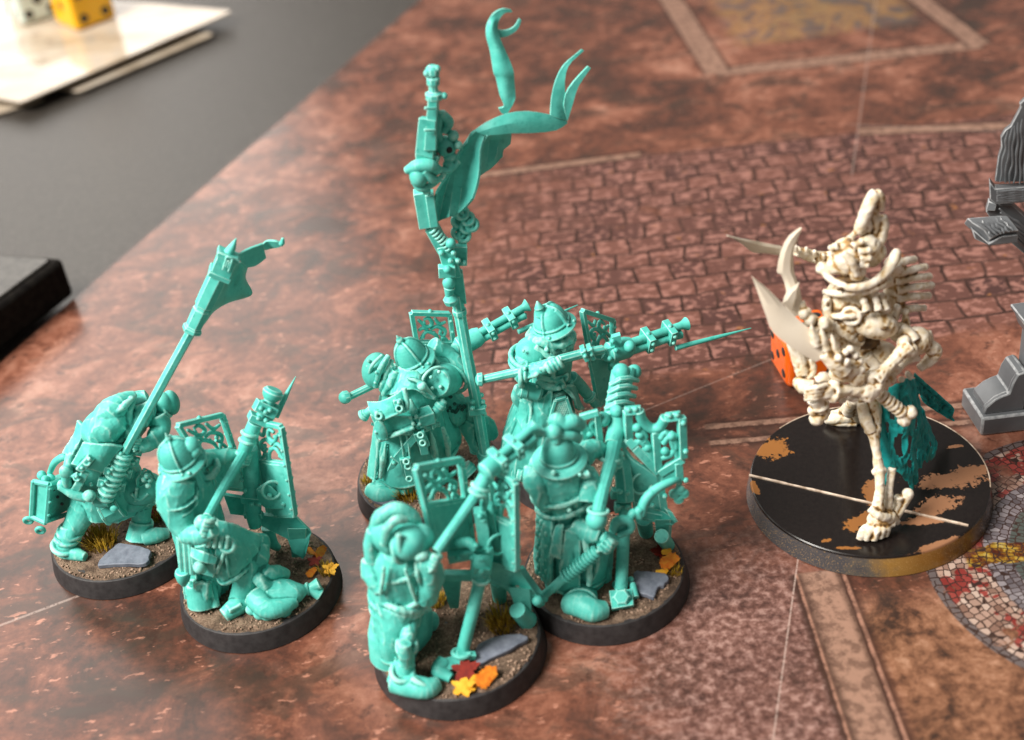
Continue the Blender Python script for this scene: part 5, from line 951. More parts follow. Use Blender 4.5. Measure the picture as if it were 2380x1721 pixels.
m.tube([(-5.7,-7.0,36.7), (-5.9,-7.4,33.7), (-5.3,-7.0,31.2)], [.5, .6, .4], 8)
obj('mask', m, T, F, voxel=.19)
g = MB().tube([(-0.1,-7.0,31.8), (4.1,-3.0,34.4), (8.5,2.0,36.5)], [.9, .9, 1.0], 10, k=1).tube([(7.5,1.0,36.2), (8.9,2.4,37.4), (10.4,4.0,38.5)], [1.2, 1.25, 1.2], 10).torus((7.9,1.0,36.4), (.5, .3, .8), 1.4, .4).torus((8.5,2.0,36.7), (.5, .3, .8), 1.5, .4)
g.tube([(8.8,1.0,36.7), (9.1,1.0,34.7), (8.3,2.0,31.6)], [.5, .6, .5], 7)
obj('gun_stock', g, T, F, voxel=.18)
barrels(F, (10.8,3.0,40.0), (19.0,9.0,42.0), .8, 1.0, (.15, .52), None, bell=1.6, core=(2, 1.5, 1.7))
panel(F, ((-0.8,-0.0,25.9), (5.0,8.0,18.7), (5.5,9.0,37.6), (-1.6,1.0,43.6)), (.07, .93, .54, .96), fr=1.15)
panel(F, ((8.7,5.0,16.6), (12.5,-2.0,20.7), (14.4,-0.0,38.3), (10.3,8.0,35.9)), (.08, .93, .50, .95), flip=True, fr=1.1)
s = MB().sheet([[(8.1,5.0,31.5), (9.2,4.0,31.7), (10.0,3.5,31.2)], [(7.2,5.0,24.4), (8.7,3.6,25.3), (10.2,2.6,25.2)], [(7.9,4.0,18.5), (9.1,2.6,19.1), (11.1,2.0,17.7)]], .8, 3)
s.tube([(7.6,3.0,30.9), (7.6,2.6,26.5), (7.4,2.0,23.8)], [1.5, 1.5, 1.4], 4, k=1); s.torus((9.9,1.4,23.8), (.4, -1, .2), 1.9, .3)
s.tube([(6.9,1.0,22.3), (6.2,-1.0,20.1), (6.1,-2.0,19.5)], [2.0, 1.8, 1.4], 8).beam((0.9,1.0,22.6), (8.9,1.0,23.2), 1.7, 1.4).beam((-0.3,1.0,18.7), (7.0,-0.0,18.2), 1.5, 1.4).beam((5.2,-1.6,21.7), (7.8,-1.6,20.8), 1.3, 1.3)
s.tube([(3.0,2.0,24.6), (4.9,1.0,25.5), (6.0,-0.0,24.6)], [.9, 1.0, .8], 8).rivets([(6.1,-0.4,25.8), (8.2,-0.6,24.4), (6.9,-1.8,23.7), (6.4,-3.0,22.0), (2.7,-0.0,23.2), (5.1,-0.0,22.7), (7.6,1.6,30.6), (8.1,1.6,29.7)], .55)
s.plate([(7.9,2.0,19.9), (12.6,1.0,18.3), (15.6,-0.0,11.0), (14.8,-0.0,10.3), (12.2,1.0,14.1), (9.7,2.0,14.1), (7.4,2.0,15.4)], 1.1, d=(.3, -1, .1))
s.hexa([(10.6,-1.0,15.5), (14.2,-1.0,14.4), (13.8,0.2,5.0), (11.4,1.8,5.0)], [(10.8,3.0,12.0), (14.5,3.0,10.9), (14.0,3.0,4.8), (11.4,3.0,5.8)]).tube([(11.5,-1.0,9.8), (13.0,0.8,5.0)], [1.5, 1.8], 8)
s.hexa([(-1.3,2.0,17.9), (2.3,2.0,17.2), (0.6,6.3,5.0), (-1.0,6.6,5.0)], [(-1.2,5.0,15.5), (2.5,5.0,14.7), (1.4,5.0,9.3), (-0.5,5.0,9.6)]).tube([(8.8,4.0,13.2), (8.4,7.5,5.0)], [1.6, 1.3], 8)
s.tube([(7.4,2.0,15.4), (10.3,2.0,13.5), (11.8,1.0,11.2)], [.8, 1.0, .8], 8).plate([(13.8,3.0,16.2), (16.3,1.0,11.6), (14.6,1.0,11.1), (12.6,2.0,17.0)], 1.0, d=(.3, -1, .1)); s.ball((15.3,-0.5,10.9), 1.0)
obj('shield_stand', s, T, F, voxel=.2)
g = MB().tube([(6.2,-1.5,19.8), (3.7,-5.0,14.4), (0.7,-6.0,6.0)], [1.15, 1.15, 1.15], 12, k=1).torus((6.0,-2.0,19.1), (.2, .2, 1), 1.3, .35)
pr = obj('shield_prop', g, T, F, ang=40)
g = MB().hexa([(-2.6,-7.5,7.0), (2.4,-7.2,7.4), (2.5,-7.8,6.0), (-1.9,-9.6,6.0)], [(-2.9,-5.6,4.6), (2.2,-4.9,4.6), (2.4,-6.6,4.6), (-2.1,-8.7,4.6)]).tube([(-2.4,-7.4,6.0), (-3.5,-8.9,5.6), (-1.5,-10.6,5.0)], [1.5, 1.5, .9], 8).beam((-0.2,-7.5,7.4), (3.0,-7.0,6.0), 1.2, 1.2).torus((0.7,-6.7,6.8), (.2, .3, 1), 1.5, .45)
obj('prop_foot', g, T, pr, voxel=.18)

# ================================================================ soldier with curved sabre (front right)
G = thing('soldier_miniature', 'teal soldier miniature with bow topped helmet and a curved sabre hilt', 'miniature', (12, -35, 0), 'teal plastic soldier miniatures')
mbase(G, 67, slates=[([(5.0,-4.7,5.4), (6.0,-3.9,5.6), (8.6,-4.6,5.6), (11.3,-5.9,5.4), (10.5,-7.7,5.2), (9.0,-8.4,5.0), (8.0,-10.5,4.9), (6.5,-9.6,5.0), (5.0,-7.9,5.0)], 1.0)],
      tufts=[((12.8,-4.0,4.5), 1.4, 1.2, 40)], leaves=[((11.9,-2.7,6.2), 1.9, .6, .6, 'oval', 'leaf_orange'), ((10.6,0.2,6.0), 1.6, 1.4, .5, 'maple', 'leaf_red'), ((10.3,-4.5,5.4), 1.1, .2, .3, 'oval', 'leaf_yellow'), ((12.0,0.0,6.2), .9, .2, .6, 'oval', 'leaf_yellow')])
b = MB()
b.tube([(-5.2,-1.0,1.3), (-5.1,-1.0,6.9), (-5.1,-1.0,12.4), (-5.3,-1.0,17.4), (-5.7,-1.0,21.0), (-5.9,-1.0,26.2), (-6.1,-1.0,30.5), (-6.1,0.0,32.6)], [(6.4, 5.6), (6.8, 5.8), (6.2, 5.4), (5.2, 4.8), (4.4, 4.2), (5.6, 5), (5.0, 4.8), (3.6, 3.6)], 48, ref=(1, 0, .05), k=4, fold=(9, .45, .0))
b.tube([(-10.3,-1.0,32.1), (-10.3,-3.0,29.5), (-8.8,-4.0,24.6)], [2.0, 2.4, 1.6], 12)
for p_, r_ in (((-6.0,-1.2,27.2), 5.7), ((-5.8,-1.2,24.2), 5.3), ((-5.7,-1.0,20.5), 4.7)): b.torus(p_, (-.25, -.1, 1), r_+.2, .42, n=28, sq=.9)
for i in range(14):
    a = math.pi*(1.0+i/13); b.ball(V((-5.6,-1.0,18.8))+V((4.7*math.cos(a), 4.4*math.sin(a), .6*math.cos(a))), .5, 8, 6)
b.torus((-6.5,-0.4,31.3), (-.1, -.2, 1), 4.2, .7, n=24)
b.tube([(-2.1,1.0,30.6), (0.4,3.0,30.7), (3.3,4.0,28.1)], [2.2, 1.7, 1.4], 10); hand(b, (3.8,3.0,28.0), V((.2, .3, .9)), V((.5, -.9, 0)), 1.1)
b.tube([(-2.0,-2.0,29.3), (-1.3,-4.0,28.7), (-2.0,-6.0,26.3)], [2.2, 2.0, 1.6], 10).tube([(-3.1,-4.0,33.2), (-2.1,-5.0,31.8), (-1.1,-5.0,32.0)], [.6, .8, .6], 8)
b.tube([(-4.4,-5.0,20.3), (-2.4,-7.0,20.0), (-0.6,-8.0,19.7)], [1.9, 1.7, 1.4], 10); hand(b, (0.3,-8.5,18.9), V((.7, .1, .6)), V((.3, -.9, .3)), 1.15)
b.sheet([[(-5.0,-5.6,21.4), (-3.1,-6.0,21.0), (-0.8,-5.0,19.7)], [(-5.5,-6.0,20.1), (-4.1,-7.0,19.4), (-1.7,-6.6,19.1)]], .8, 3)
b.sheet([[(-10.8,0.0,21.5), (-10.2,-3.0,22.7), (-8.5,-5.0,22.4)], [(-11.7,0.0,15.0), (-10.5,-4.0,17.5), (-8.9,-6.0,18.6)], [(-12.5,0.0,6.9), (-11.4,-4.0,8.6), (-10.0,-6.0,8.9)], [(-11.5,0.0,3.9), (-10.9,-3.5,5.7), (-10.1,-6.0,7.7)]], .8, 4, wav=.12)
b.sheet([[(-8.0,-6.0,21.9), (-7.3,-6.6,22.3), (-6.7,-6.8,22.3)], [(-9.6,-7.0,16.5), (-9.0,-7.6,16.1), (-8.2,-7.6,15.5)]], .9, 3).sheet([[(-6.5,-6.6,21.2), (-5.2,-7.0,20.9), (-4.0,-7.0,19.8)], [(-8.2,-7.6,13.7), (-7.0,-8.0,12.9), (-4.8,-8.0,12.5)], [(-9.3,-7.0,6.9), (-7.3,-7.6,6.2), (-5.3,-7.6,6.3)]], .7, 4)
b.sheet([[(-1.0,-6.0,15.3), (0.5,-4.0,13.6), (1.8,-1.0,9.7)], [(-2.1,-7.0,10.6), (0.1,-4.6,9.3), (1.3,-1.0,5.7)], [(-3.8,-7.4,7.2), (-1.3,-5.0,5.3), (0.9,-1.0,3.9)]], .8, 4)
b.tube([(-9.5,-7.2,7.2), (-7.3,-7.8,6.5), (-3.9,-7.6,6.9), (-0.9,-5.0,5.7), (1.4,-1.0,5.2)], .42, 7)
b.tube([(-5.0,-4.0,3.7), (-5.6,-9.5,5.0)], [3.0, 3.4], 12).tube([(-7.9,-9.1,5.2), (-5.6,-10.9,6.4), (-3.5,-12.5,6.2), (-1.2,-12.0,5.4)], [1.8, 2.4, 2.2, 1.6], 12).tube([(-7.6,-9.4,4.8), (-4.3,-12.4,4.8), (-1.1,-12.1,4.8)], [.8, .9, .7], 8)
b.sheet([[(-8.3,-5.0,2.9), (-6.0,-6.5,3.9), (-3.2,-6.0,3.8)], [(-8.4,-9.5,5.0), (-6.7,-10.5,5.0), (-5.8,-10.9,5.0)]], .7, 3)
b.rivets([(-5.4,-7.2,25.9), (-2.1,-5.6,29.4), (-2.8,-6.0,32.7), (-7.4,-6.4,34.3)], .4).tube([(-3.5,-8.0,19.8), (-3.0,-8.4,14.8), (-3.5,-8.4,8.5)], [.3, .7, .5], 8)
obj('body', b, T, G, voxel=.22)
sc_ = MB()
for i in range(9):
    for j in range(3): sc_.ball(bil((-12.5,-2.6,7.5), (-10.4,-5.6,8.1), (-9.1,-5.4,21.5), (-10.9,-2.6,21.6))((j+.5*(i % 2)+.2)/3.2, (i+.5)/9), (.8, .45, .95), 8, 6)
obj('scale_skirt', sc_, T, G, voxel=.17, sm=1)
kettle(G, (-5.9,-2.0,34.1), (-5.9,-2.5,39.3), 5.0, bands=0, a0=.2, knob=0, dome=.62)
q = MB().ball((-6.3,-3.0,40.5), 1.5).tube([(-6.8,-3.0,40.4), (-8.7,-3.0,40.9), (-10.6,-2.4,41.0)], [.8, .7, .5], 9).tube([(-5.3,-3.0,39.7), (-3.4,-2.6,39.0), (-1.9,-2.0,37.5)], [.9, 1.0, .8], 9)
q.tube([(-6.5,-1.0,41.0), (-5.6,-1.5,42.0), (-4.4,-1.8,41.0), (-2.8,-1.6,41.0), (-1.5,-1.0,39.3)], [.9, 1.2, 1.3, 1.4, 1.2], 10).lathe((-6.1,-3.4,39.7), (-6.3,-4.0,37.8), [(0, 1.0), (.6, .7), (1, .1)], 8)
obj('helmet_bow', q, T, G, voxel=.18)
g = MB().tube([(-1.0,-10.0,25.8), (1.1,-5.0,28.3), (3.5,1.0,29.6), (5.2,6.0,31.2)], [1.15, 1.2, 1.25, 1.4], 10, k=1).tube([(4.2,4.0,30.5), (5.4,7.0,32.1), (5.7,9.0,33.4)], [1.5, 1.6, 1.4], 10).ball((-1.0,-10.0,25.4), (1.9, 1.9, 1.9), 14, 10).torus((-0.5,-9.0,26.5), (.2, .3, .9), 1.7, .4)
g.torus((3.2,1.0,29.3), (.2, .4, .8), 1.5, .4)
obj('gun_stock', g, T, G, voxel=.18)
g = MB(); p0, p1 = V((5.4,9.0,32.7)), V((8.4,16.0,37.8))
for a_, w_ in ((-1.1, 0), (1.1, .2), (0, 1.4)): g.tube([p0+V((a_, w_, 0)), p1+V((a_*1.1, w_, 0))], [1.0, 1.05], 10, k=1)
g.ball(p1+V((-.6, -.8, .2)), 1.6).ball(p1+V((2.0, .6, -1.2)), 1.35).ball((5.7,8.0,34.6), 1.2).ball((3.0,7.0,34.0), 1.4)
gv = obj('volley_gun', g, T, G, voxel=.18)
g = MB()
for i, (x_, y_) in enumerate(((0, 0), (1, 1), (2, 2), (3, 3), (4, 4))):
    c_ = p0.lerp(p1, .12+.17*i)+V((.2, -1.2, .3)); e_ = V((2.6, .9, -.6))
    g.tube([c_-e_+V((0, .8, -.9)), c_-e_*.25+V((0, -.3, .8)), c_+e_*.3+V((0, -.2, .7)), c_+e_+V((.2, .9, -1.0))], [.5, .62, .62, .5], 6, k=1)
obj('barrel_band', g, T, gv, bevel=.12)
# shield with notched top
def bars(pts, w_, th, n_): 
    m_ = MB()
    for a_, c_ in pts: m_.beam(a_, c_, w_, th, up=n_)
    return m_
nn = V((.25, -1, .35))
s = MB().sheet([[(5.9,4.0,29.7), (7.4,3.0,27.3), (9.6,2.6,25.1), (11.6,2.4,22.8)], [(6.8,3.0,23.1), (7.9,2.4,20.8), (9.8,2.2,18.5), (11.4,2.0,17.0)], [(6.6,2.0,16.1), (8.2,1.8,15.5), (10.2,1.6,14.9), (12.2,1.6,15.0)]], .9, 4)
s.torus((8.6,1.8,22.1), (.3, -1, .3), 2.0, .25); sp = obj('shield_panel', s, T, G, voxel=.2)
s = bars([((6.9,5.0,36.7), (9.8,4.6,36.8)), ((7.4,5.0,36.6), (7.2,5.0,30.2)), ((7.2,5.0,30.2), (5.5,4.4,29.3)), ((12.0,4.0,32.0), (11.7,2.6,20.8)), ((13.9,3.6,35.1), (16.6,3.0,35.5)), ((16.7,3.0,35.2), (16.5,2.4,26.4)), ((16.5,2.4,26.2), (12.1,2.8,23.2)), ((11.8,2.8,23.3), (8.0,4.0,28.9)), ((11.9,2.4,21.0), (12.2,1.8,14.8)), ((15.5,2.4,25.5), (15.5,2.0,21.5)), ((8.0,4.0,28.9), (6.9,4.8,30.4))], 1.5, 1.4, nn)
s.tube([(9.4,4.6,36.7), (9.9,4.6,34.4), (11.3,4.4,32.5), (12.9,4.0,32.9), (13.9,3.6,35.1)], .95, 7, k=4)
s.rivets([(7.6,4.4,37.3), (8.8,4.2,37.4), (14.6,2.8,36.0), (15.9,2.6,36.1), (16.9,2.2,34.4), (17.0,1.8,28.2), (12.6,1.0,19.0), (16.7,1.6,21.6)], .55)
s.plate([(12.3,2.8,23.2), (15.6,2.6,25.3), (15.5,2.2,21.8), (13.2,2.0,20.2), (12.1,2.2,21.1)], .7)
obj('frame', s, T, sp, voxel=.17)
s = MB()
for L in ([(8.0,4.6,32.7), (9.3,4.4,32.6), (10.2,4.2,30.9), (8.8,4.2,29.9), (8.0,4.2,28.8)], [(8.1,4.4,29.9), (9.7,4.0,29.5), (11.1,3.4,25.9)], [(9.5,4.0,28.7), (10.8,3.6,27.1), (10.4,4.0,29.4), (9.8,4.0,30.3)], [(12.7,3.0,26.4), (14.4,2.8,27.1), (15.5,2.8,29.4), (14.3,3.0,31.1), (13.2,3.0,29.7)], [(12.8,3.4,30.7), (14.0,3.2,31.9), (15.6,2.6,26.2)], [(14.6,3.0,31.9), (15.4,2.8,31.1), (14.6,3.0,30.7)]): s.tube(L, .55, 7, k=4)
for q in ((8.8,4.4,33.1), (10.3,3.8,28.7), (14.7,2.8,31.4), (13.4,3.0,27.9), (9.2,4.2,31.5)): s.ball(q, .85, 9, 7)
obj('scrollwork', s, T, sp, voxel=.16)
s = bars([((-1.1,6.0,35.9), (2.3,6.0,36.5)), ((-0.8,6.0,35.6), (-0.6,6.0,29.3)), ((1.9,6.0,36.4), (2.0,6.0,29.3)), ((-0.8,6.0,29.4), (2.2,6.0,29.0))], 1.2, 1.2, nn)
s2 = obj('shield_panel', s, T, G, voxel=.18)
s = MB()
for L in ([(-0.6,6.0,33.9), (0.3,6.0,32.9), (-0.2,6.0,30.9), (1.1,6.0,29.9)], [(1.5,6.0,34.8), (0.7,6.0,33.7), (1.5,6.0,31.5)]): s.tube(L, .5, 7, k=4)
s.ball((0.3,6.0,32.1), .8)
obj('scrollwork', s, T, s2, voxel=.16)
s = MB().tube([(5.4,4.0,26.9), (5.4,2.0,23.4), (5.2,0.0,19.9)], [1.7, 1.8, 1.8], 6, k=1).beam((2.8,1.0,21.6), (6.7,1.0,20.5), 1.8, 1.6).beam((3.1,0.0,18.9), (6.1,0.0,18.4), 1.8, 1.6).beam((6.5,2.0,15.7), (11.7,1.0,14.2), 1.6, 1.3).rivets([(4.3,-0.4,22.8), (5.6,-0.4,22.3), (3.7,-1.4,20.0), (5.3,-1.4,19.7), (10.1,0.4,17.7)], .55)
s.plate([(6.7,2.0,18.3), (12.1,1.0,15.5), (14.5,1.0,12.8), (13.2,0.0,13.1), (11.0,1.0,13.0), (7.4,2.0,13.7)], 1.1, d=(.3, -1, .1)).hexa([(10.1,-1.0,15.4), (13.1,-1.0,14.9), (12.9,3.4,5.0), (10.8,4.4,5.0)], [(10.9,3.0,12.2), (14.0,3.0,11.6), (13.4,3.0,7.1), (11.0,3.0,7.6)]).tube([(11.2,-1.0,11.2), (12.8,2.9,5.0)], [1.4, 1.3], 8)
s.tube([(8.7,4.0,11.7), (9.3,7.3,5.0)], [1.6, 1.4], 8).plate([(12.2,1.5,16.0), (13.5,1.0,15.3), (14.5,0.6,13.0), (13.1,1.0,14.0)], 1.4, d=(.3, -1, .1))
obj('shield_stand', s, T, G, voxel=.2)
g = MB().tube([(5.1,-0.0,18.6), (4.0,-3.0,13.9), (2.2,-8.3,6.0)], [1.2, 1.15, 1.15], 12, k=1)
pr = obj('shield_prop', g, T, G, ang=40)
g = MB().hexa([(0.0,-8.5,6.6), (4.3,-8.9,6.6), (3.9,-12.4,6.0), (-0.1,-12.6,6.0)], [(0.1,-6.9,4.6), (4.4,-7.3,4.6), (4.1,-11.5,4.6), (-0.1,-11.9,4.6)]).lathe((2.0,-10.4,6.2), (1.9,-11.3,7.4), [(0, 1.7), (.7, 1.7), (1, 1.3)], 6).tube([(4.5,-7.3,6.4), (4.6,-10.1,5.4)], [.6, .7], 7).ball((4.3,-6.5,6.6), .6).lathe((2.6,-5.0,5.0), (2.3,-5.5,3.5), [(0, 1.2), (.3, 1.6), (1, 1.6)], 10)
obj('prop_foot', g, T, pr, voxel=.18)
s = MB().lathe((-11.6,-9.0,8.4), (-7.8,-9.0,11.8), [(0, .8), (1, .85)], 10).lathe((-13.8,-9.0,6.5), (-11.6,-9.0,8.4), [(0, .7), (.15, 1.3), (.45, 1.4), (.6, 1.0), (.75, 1.25), (1, .8)], 12).tube([(-7.9,-9.0,11.6), (-1.2,-9.0,17.4)], 1.0, 10, k=1)
for i in range(11): s.torus(V((-7.6,-9.0,12.0)).lerp(V((-1.6,-9.0,17.0)), i/10), (.75, 0, .65), 1.05, .3, n=12)
s.beam((-0.4,-9.0,19.7), (1.8,-9.0,18.0), 3.2, 1.6)
s.tube([(1.4,-8.0,19.3), (2.6,-7.0,21.6), (4.7,-7.0,21.5), (5.1,-7.4,19.8), (2.6,-8.0,19.1)], [.6, .9, .9, .7, .6], 9, k=4).ball((3.5,-6.6,19.6), (1.6, .6, 1.3))
s.tube([(5.0,-6.6,21.3), (5.9,-6.0,22.3), (7.0,-6.0,21.3), (6.8,-6.0,22.6), (7.6,-5.6,22.5)], [.7, .8, .8, .8, .8], 9)
s.tube([(7.2,-5.8,21.5), (8.3,-5.0,24.0), (10.5,-4.0,25.3), (13.3,-3.0,25.7), (14.7,-2.4,25.3), (15.2,-2.2,24.2)], [.95, .9, .85, .7, .5, .3], 9, k=4)
sw = obj('sabre', s, T, G, voxel=.17)
s = MB()
for q in ((13.8,-2.6,22.4), (15.6,-2.6,22.1), (14.6,-2.6,21.0), (14.9,-2.6,23.1)): s.ball(q, (.95, .45, .95), 12, 8).torus(q, (0, -1, .3), .75, .25, n=12)
s.tube([(14.9,-2.3,24.8), (14.6,-2.4,23.9), (14.8,-2.5,22.8)], .35, 7)
obj('clover_charm', s, T, sw, voxel=.15, sm=1)
# ================================================================ bone construct on the chipped black disc
S = thing('skeleton_miniature', 'bone coloured skeletal miniature with pale blades and torn teal cloth on a black disc', 'miniature', (66.8, -19.9, 0))
bs = obj('base', MB().lathe((0, 0, 0), (0, 0, 4.45), [(0, 23.5), (.04, 23.85), (.86, 23.15), (.97, 22.95), (1, 22.75)], 120), 'disc', S, ang=20)
obj('worn_rim', MB().torus((0, 0, 4.38), (0, 0, 1), 22.95, .14, math.radians(250), math.radians(395), n=60, m=6, ref=(0, 1, 0)), 'worn_edge', bs)
e0, e1_ = V((-22.6,5.2,4.5)), V((13.8,-17.7,4.5))
mb = MB()
rnd = random.Random(3)
mb.tube([e0.lerp(e1_, i/30)+V((0, 0, .06+.05*rnd.random())) for i in range(31)], [.22+.10*rnd.random() for i in range(31)], 6, k=1)
obj('slot_ridge', mb, 'worn_edge', bs)
W = 'bone'
def bone(mb, p0, p1, r, k0=1.45, k1=1.45):
    p0, p1 = V(p0), V(p1); mb.tube([p0, p0.lerp(p1, .25), p0.lerp(p1, .5), p0.lerp(p1, .75), p1], [r*k0, r, r*.85, r, r*k1], 9, k=2)
    d_ = (p1-p0).cross(V((0, -1, .4))).normalized()*r*.8
    for p, k_ in ((p0, k0), (p1, k1)): mb.ball(p+d_, r*k_*.72, 8, 6).ball(p-d_, r*k_*.72, 8, 6)
    return mb
# torso
b = MB().ball((-4.8,-1.0,46.5), (5.2, 4.6, 6.0), 18, 14).ball((-5.8,-2.0,44.2), (4.0, 3.6, 3.6), 14, 10)
b.tube([(-1.9,-0.0,39.1), (-1.3,-0.0,36.4), (-0.6,0.0,33.0)], [2.2, 1.8, 2.4], 10).ball((0.7,-1.0,34.1), (3.6, 3.4, 2.8), 14, 10)
for i in (0, 3):                                # ribs round the chest
    y_ = 700+62*i
    b.tube([V((-9.8,-1.0,50.4))+V((.1*i, -.5, -1.55*i)), V((-8.6,-5.0,52.1))+V((.1*i, -.2, -1.6*i)), V((-6.1,-6.2,52.6))+V((.1*i, 0, -1.65*i)), V((-2.8,-4.5,51.8))+V((.1*i, 0, -1.65*i))], [.55, .62, .62, .5], 8, k=4)
b.tube([(-10.4,-2.0,56.0), (-9.6,-4.0,54.7), (-7.0,-6.5,54.0), (-3.5,-6.5,53.9), (-0.3,-5.0,54.6), (2.2,-3.0,56.6)], [.8, .62, .66, .72, .85, 1.1], 10, k=4)
b.ball((-10.4,-2.0,55.7), 1.2).ball((2.3,-3.0,56.7), (1.0, .8, 1.5)).tube([(-4.5,-6.0,52.1), (-2.0,-6.0,52.9), (0.9,-4.0,52.5)], [.6, .8, 1.1], 9)
b.tube([(2.8,-0.0,53.8), (4.1,1.0,50.0), (3.9,1.0,46.9), (3.6,1.0,43.9), (2.9,1.0,40.8)], [1.6, 2.0, 2.2, 2.0, 1.6], 12)
for p_, q_ in (((3.4,-0.0,53.1), (6.9,1.0,52.9)), ((3.6,-0.5,51.3), (9.0,1.0,51.0)), ((3.2,-1.0,50.1), (9.9,1.0,48.9)), ((3.5,-1.0,48.2), (10.4,1.0,46.9)), ((3.6,-1.0,46.4), (10.0,1.0,44.7)), ((3.5,-1.0,43.9), (9.2,1.0,42.2))):
    m_ = V(p_).lerp(V(q_), .55)+V((0, -.8, .7)); b.tube([p_, m_, q_], [.75, .7, .62], 8, k=4); b.ball(q_, .72, 8, 6)
# carved skull mask with socket on the side
b.ball((-1.4,-5.0,44.2), (4.2, 2.6, 2.6), 16, 12, Matrix.Rotation(.35, 3, 'Y')).torus((-6.1,-5.8,47.4), (-.5, -1, .2), 1.45, .5, n=20).ball((3.8,-3.0,40.4), (2.2, 2, 1.8))
for p_, q_ in (((-3.7,-7.0,48.7), (-4.0,-6.0,50.2)), ((-1.5,-6.6,48.3), (-1.9,-5.0,51.0)), ((-0.0,-6.0,47.7), (-0.5,-4.6,49.9)), ((2.0,-4.0,43.6), (3.0,-3.0,45.9)), ((5.1,-2.0,41.4), (4.9,-2.0,44.0)), ((0.6,-5.0,46.7), (0.3,-4.6,49.2))): b.tube([p_, q_], [.8, .55], 8, k=1).ball(q_, .75, 8, 6)
b.tube([(-9.8,-3.0,49.9), (-9.5,-4.0,46.1), (-6.6,-5.0,42.9), (-3.6,-4.0,40.1)], [.7, .8, .9, .8], 9, k=4)
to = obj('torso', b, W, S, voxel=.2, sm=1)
MT['wash'] = mat_plain('brown_wash_recess', (.05, .028, .012), (.13, .07, .02), .8, .5)  # brown for the socket wash and for painted shade at neck and waist
for q_, r_ in (((-8.1,-6.4,53.8), (.9, .4, .45)), ((-6.0,-5.6,47.2), (1.2, .55, 1.25)), ((-4.2,-6.0,42.5), (.7, .5, 1.0)), ((-0.6,-7.4,44.9), (.7, .4, .35)), ((-3.7,-7.0,48.7), (.5, .4, .5)), ((-10.1,-5.0,50.0), (.35, .4, .5))): obj('bone_socket', MB().ball(q_, r_, 10, 8), 'wash', to)
obj('neck_cavity', MB().ball((-6.1,-4.2,54.2), (2.8, 1.2, .75)), 'wash', to)  # dark ball paints in the shade below the skull
obj('waist_cavity', MB().ball((-2.0,-2.4,38.5), (2.4, 1.0, 1.2)), 'wash', to)  # solid dark ball, waist shade put in as colour
# head: mask with spines and tall split crest
b = MB().ball((-5.9,-3.0,57.6), (3.2, 2.6, 3.4), 16, 12).ball((-5.1,-5.0,56.0), (1.5, 1.3, 1.9)).ball((-8.1,-3.0,56.5), (1.9, 1.6, 1.6)).ball((-7.1,-2.6,59.9), (2.2, 1.6, 1.3), rot=Matrix.Rotation(-.5, 3, 'Y'))
b.tube([(-3.6,-1.0,59.9), (-2.6,-2.0,58.8), (-1.4,-1.0,55.7)], [2.2, 2.4, 2.0], 12)
for p_, q_ in (((-5.0,-5.0,60.1), (-3.3,-5.4,60.2)), ((-4.8,-5.4,58.9), (-3.3,-5.8,58.8)), ((-4.8,-5.6,57.8), (-3.7,-6.0,57.7)), ((-8.1,-3.6,60.9), (-9.2,-3.0,60.3)), ((-6.0,-3.0,61.4), (-4.7,-2.0,62.1)), ((-5.9,-4.5,60.8), (-4.3,-4.2,61.3))): b.tube([p_, q_], [.8, .5], 8, k=1).ball(q_, .6, 8, 6)
b.tube([(-7.9,-5.6,60.6), (-6.5,-6.2,59.0), (-5.5,-6.4,56.1)], [.6, .8, .6], 8)
b.tube([(-4.2,-2.0,62.0), (-3.6,-2.2,64.3), (-2.6,-2.0,66.9), (-1.5,-1.2,68.5), (-1.1,-1.0,68.8)], [1.0, 1.1, 1.2, 1.1, .7], 10).tube([(-1.1,-1.0,68.8), (-0.4,-1.0,67.4), (0.0,-0.5,65.1)], [.9, 1.0, .8], 9)
b.tube([(-0.0,-0.5,63.6), (0.3,-1.0,61.6), (-0.3,-1.6,59.7), (-1.4,-2.0,58.8)], [1.1, 1.2, 1.1, .9], 10).tube([(-1.8,-1.0,66.2), (-1.2,-1.0,63.2), (-1.1,-1.0,60.9)], [.9, 1.2, 1.0], 9).tube([(-3.3,-2.6,65.6), (-2.5,-2.0,62.9), (-2.5,-1.6,61.2)], [.5, .7, .6], 8)
b.ball((-3.7,-2.0,62.5), 1.0).ball((-0.4,-1.0,56.7), (1.6, 1.4, 1.6)).ball((0.1,-1.0,57.2), 1.0)
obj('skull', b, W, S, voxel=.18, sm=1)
# right arm and the two-handed front blade
b = MB().ball((6.5,-4.0,38.7), (2.7, 2.5, 2.7), 16, 12).tube([(8.3,-3.0,39.7), (8.7,-4.0,37.4), (10.1,-4.0,35.9), (9.4,-4.0,34.1), (7.0,-5.0,33.2)], [1.2, 1.4, 1.3, 1.2, .8], 9)
bone(b, (3.9,-7.0,40.0), (-3.1,-11.0,36.3), 1.25, 1.5, 1.5); bone(b, (6.0,-5.0,36.3), (-0.6,-9.0,34.5), .8)
b.tube([(3.4,-4.0,41.8), (4.7,-5.0,41.0), (5.3,-6.0,40.0)], [1.1, 1.2, 1.4], 9)
bone(b, (-4.1,-11.0,34.6), (-10.7,-12.0,36.1), 1.25, 1.6, 1.4); b.ball((-4.1,-11.0,34.6), (2.4, 1.8, 1.9)).ball((-12.0,-12.0,36.3), (1.6, 1.4, 1.6))
for i in range(4): b.tube([V((-12.0,-12.0,37.0))+V((0, -.2, .8-.75*i)), V((-14.3,-12.8,37.6))+V((0, -.3, .7-.75*i)), V((-15.8,-12.0,36.4))+V((0, .2, .8-.72*i))], [.5, .52, .4], 7, k=3)
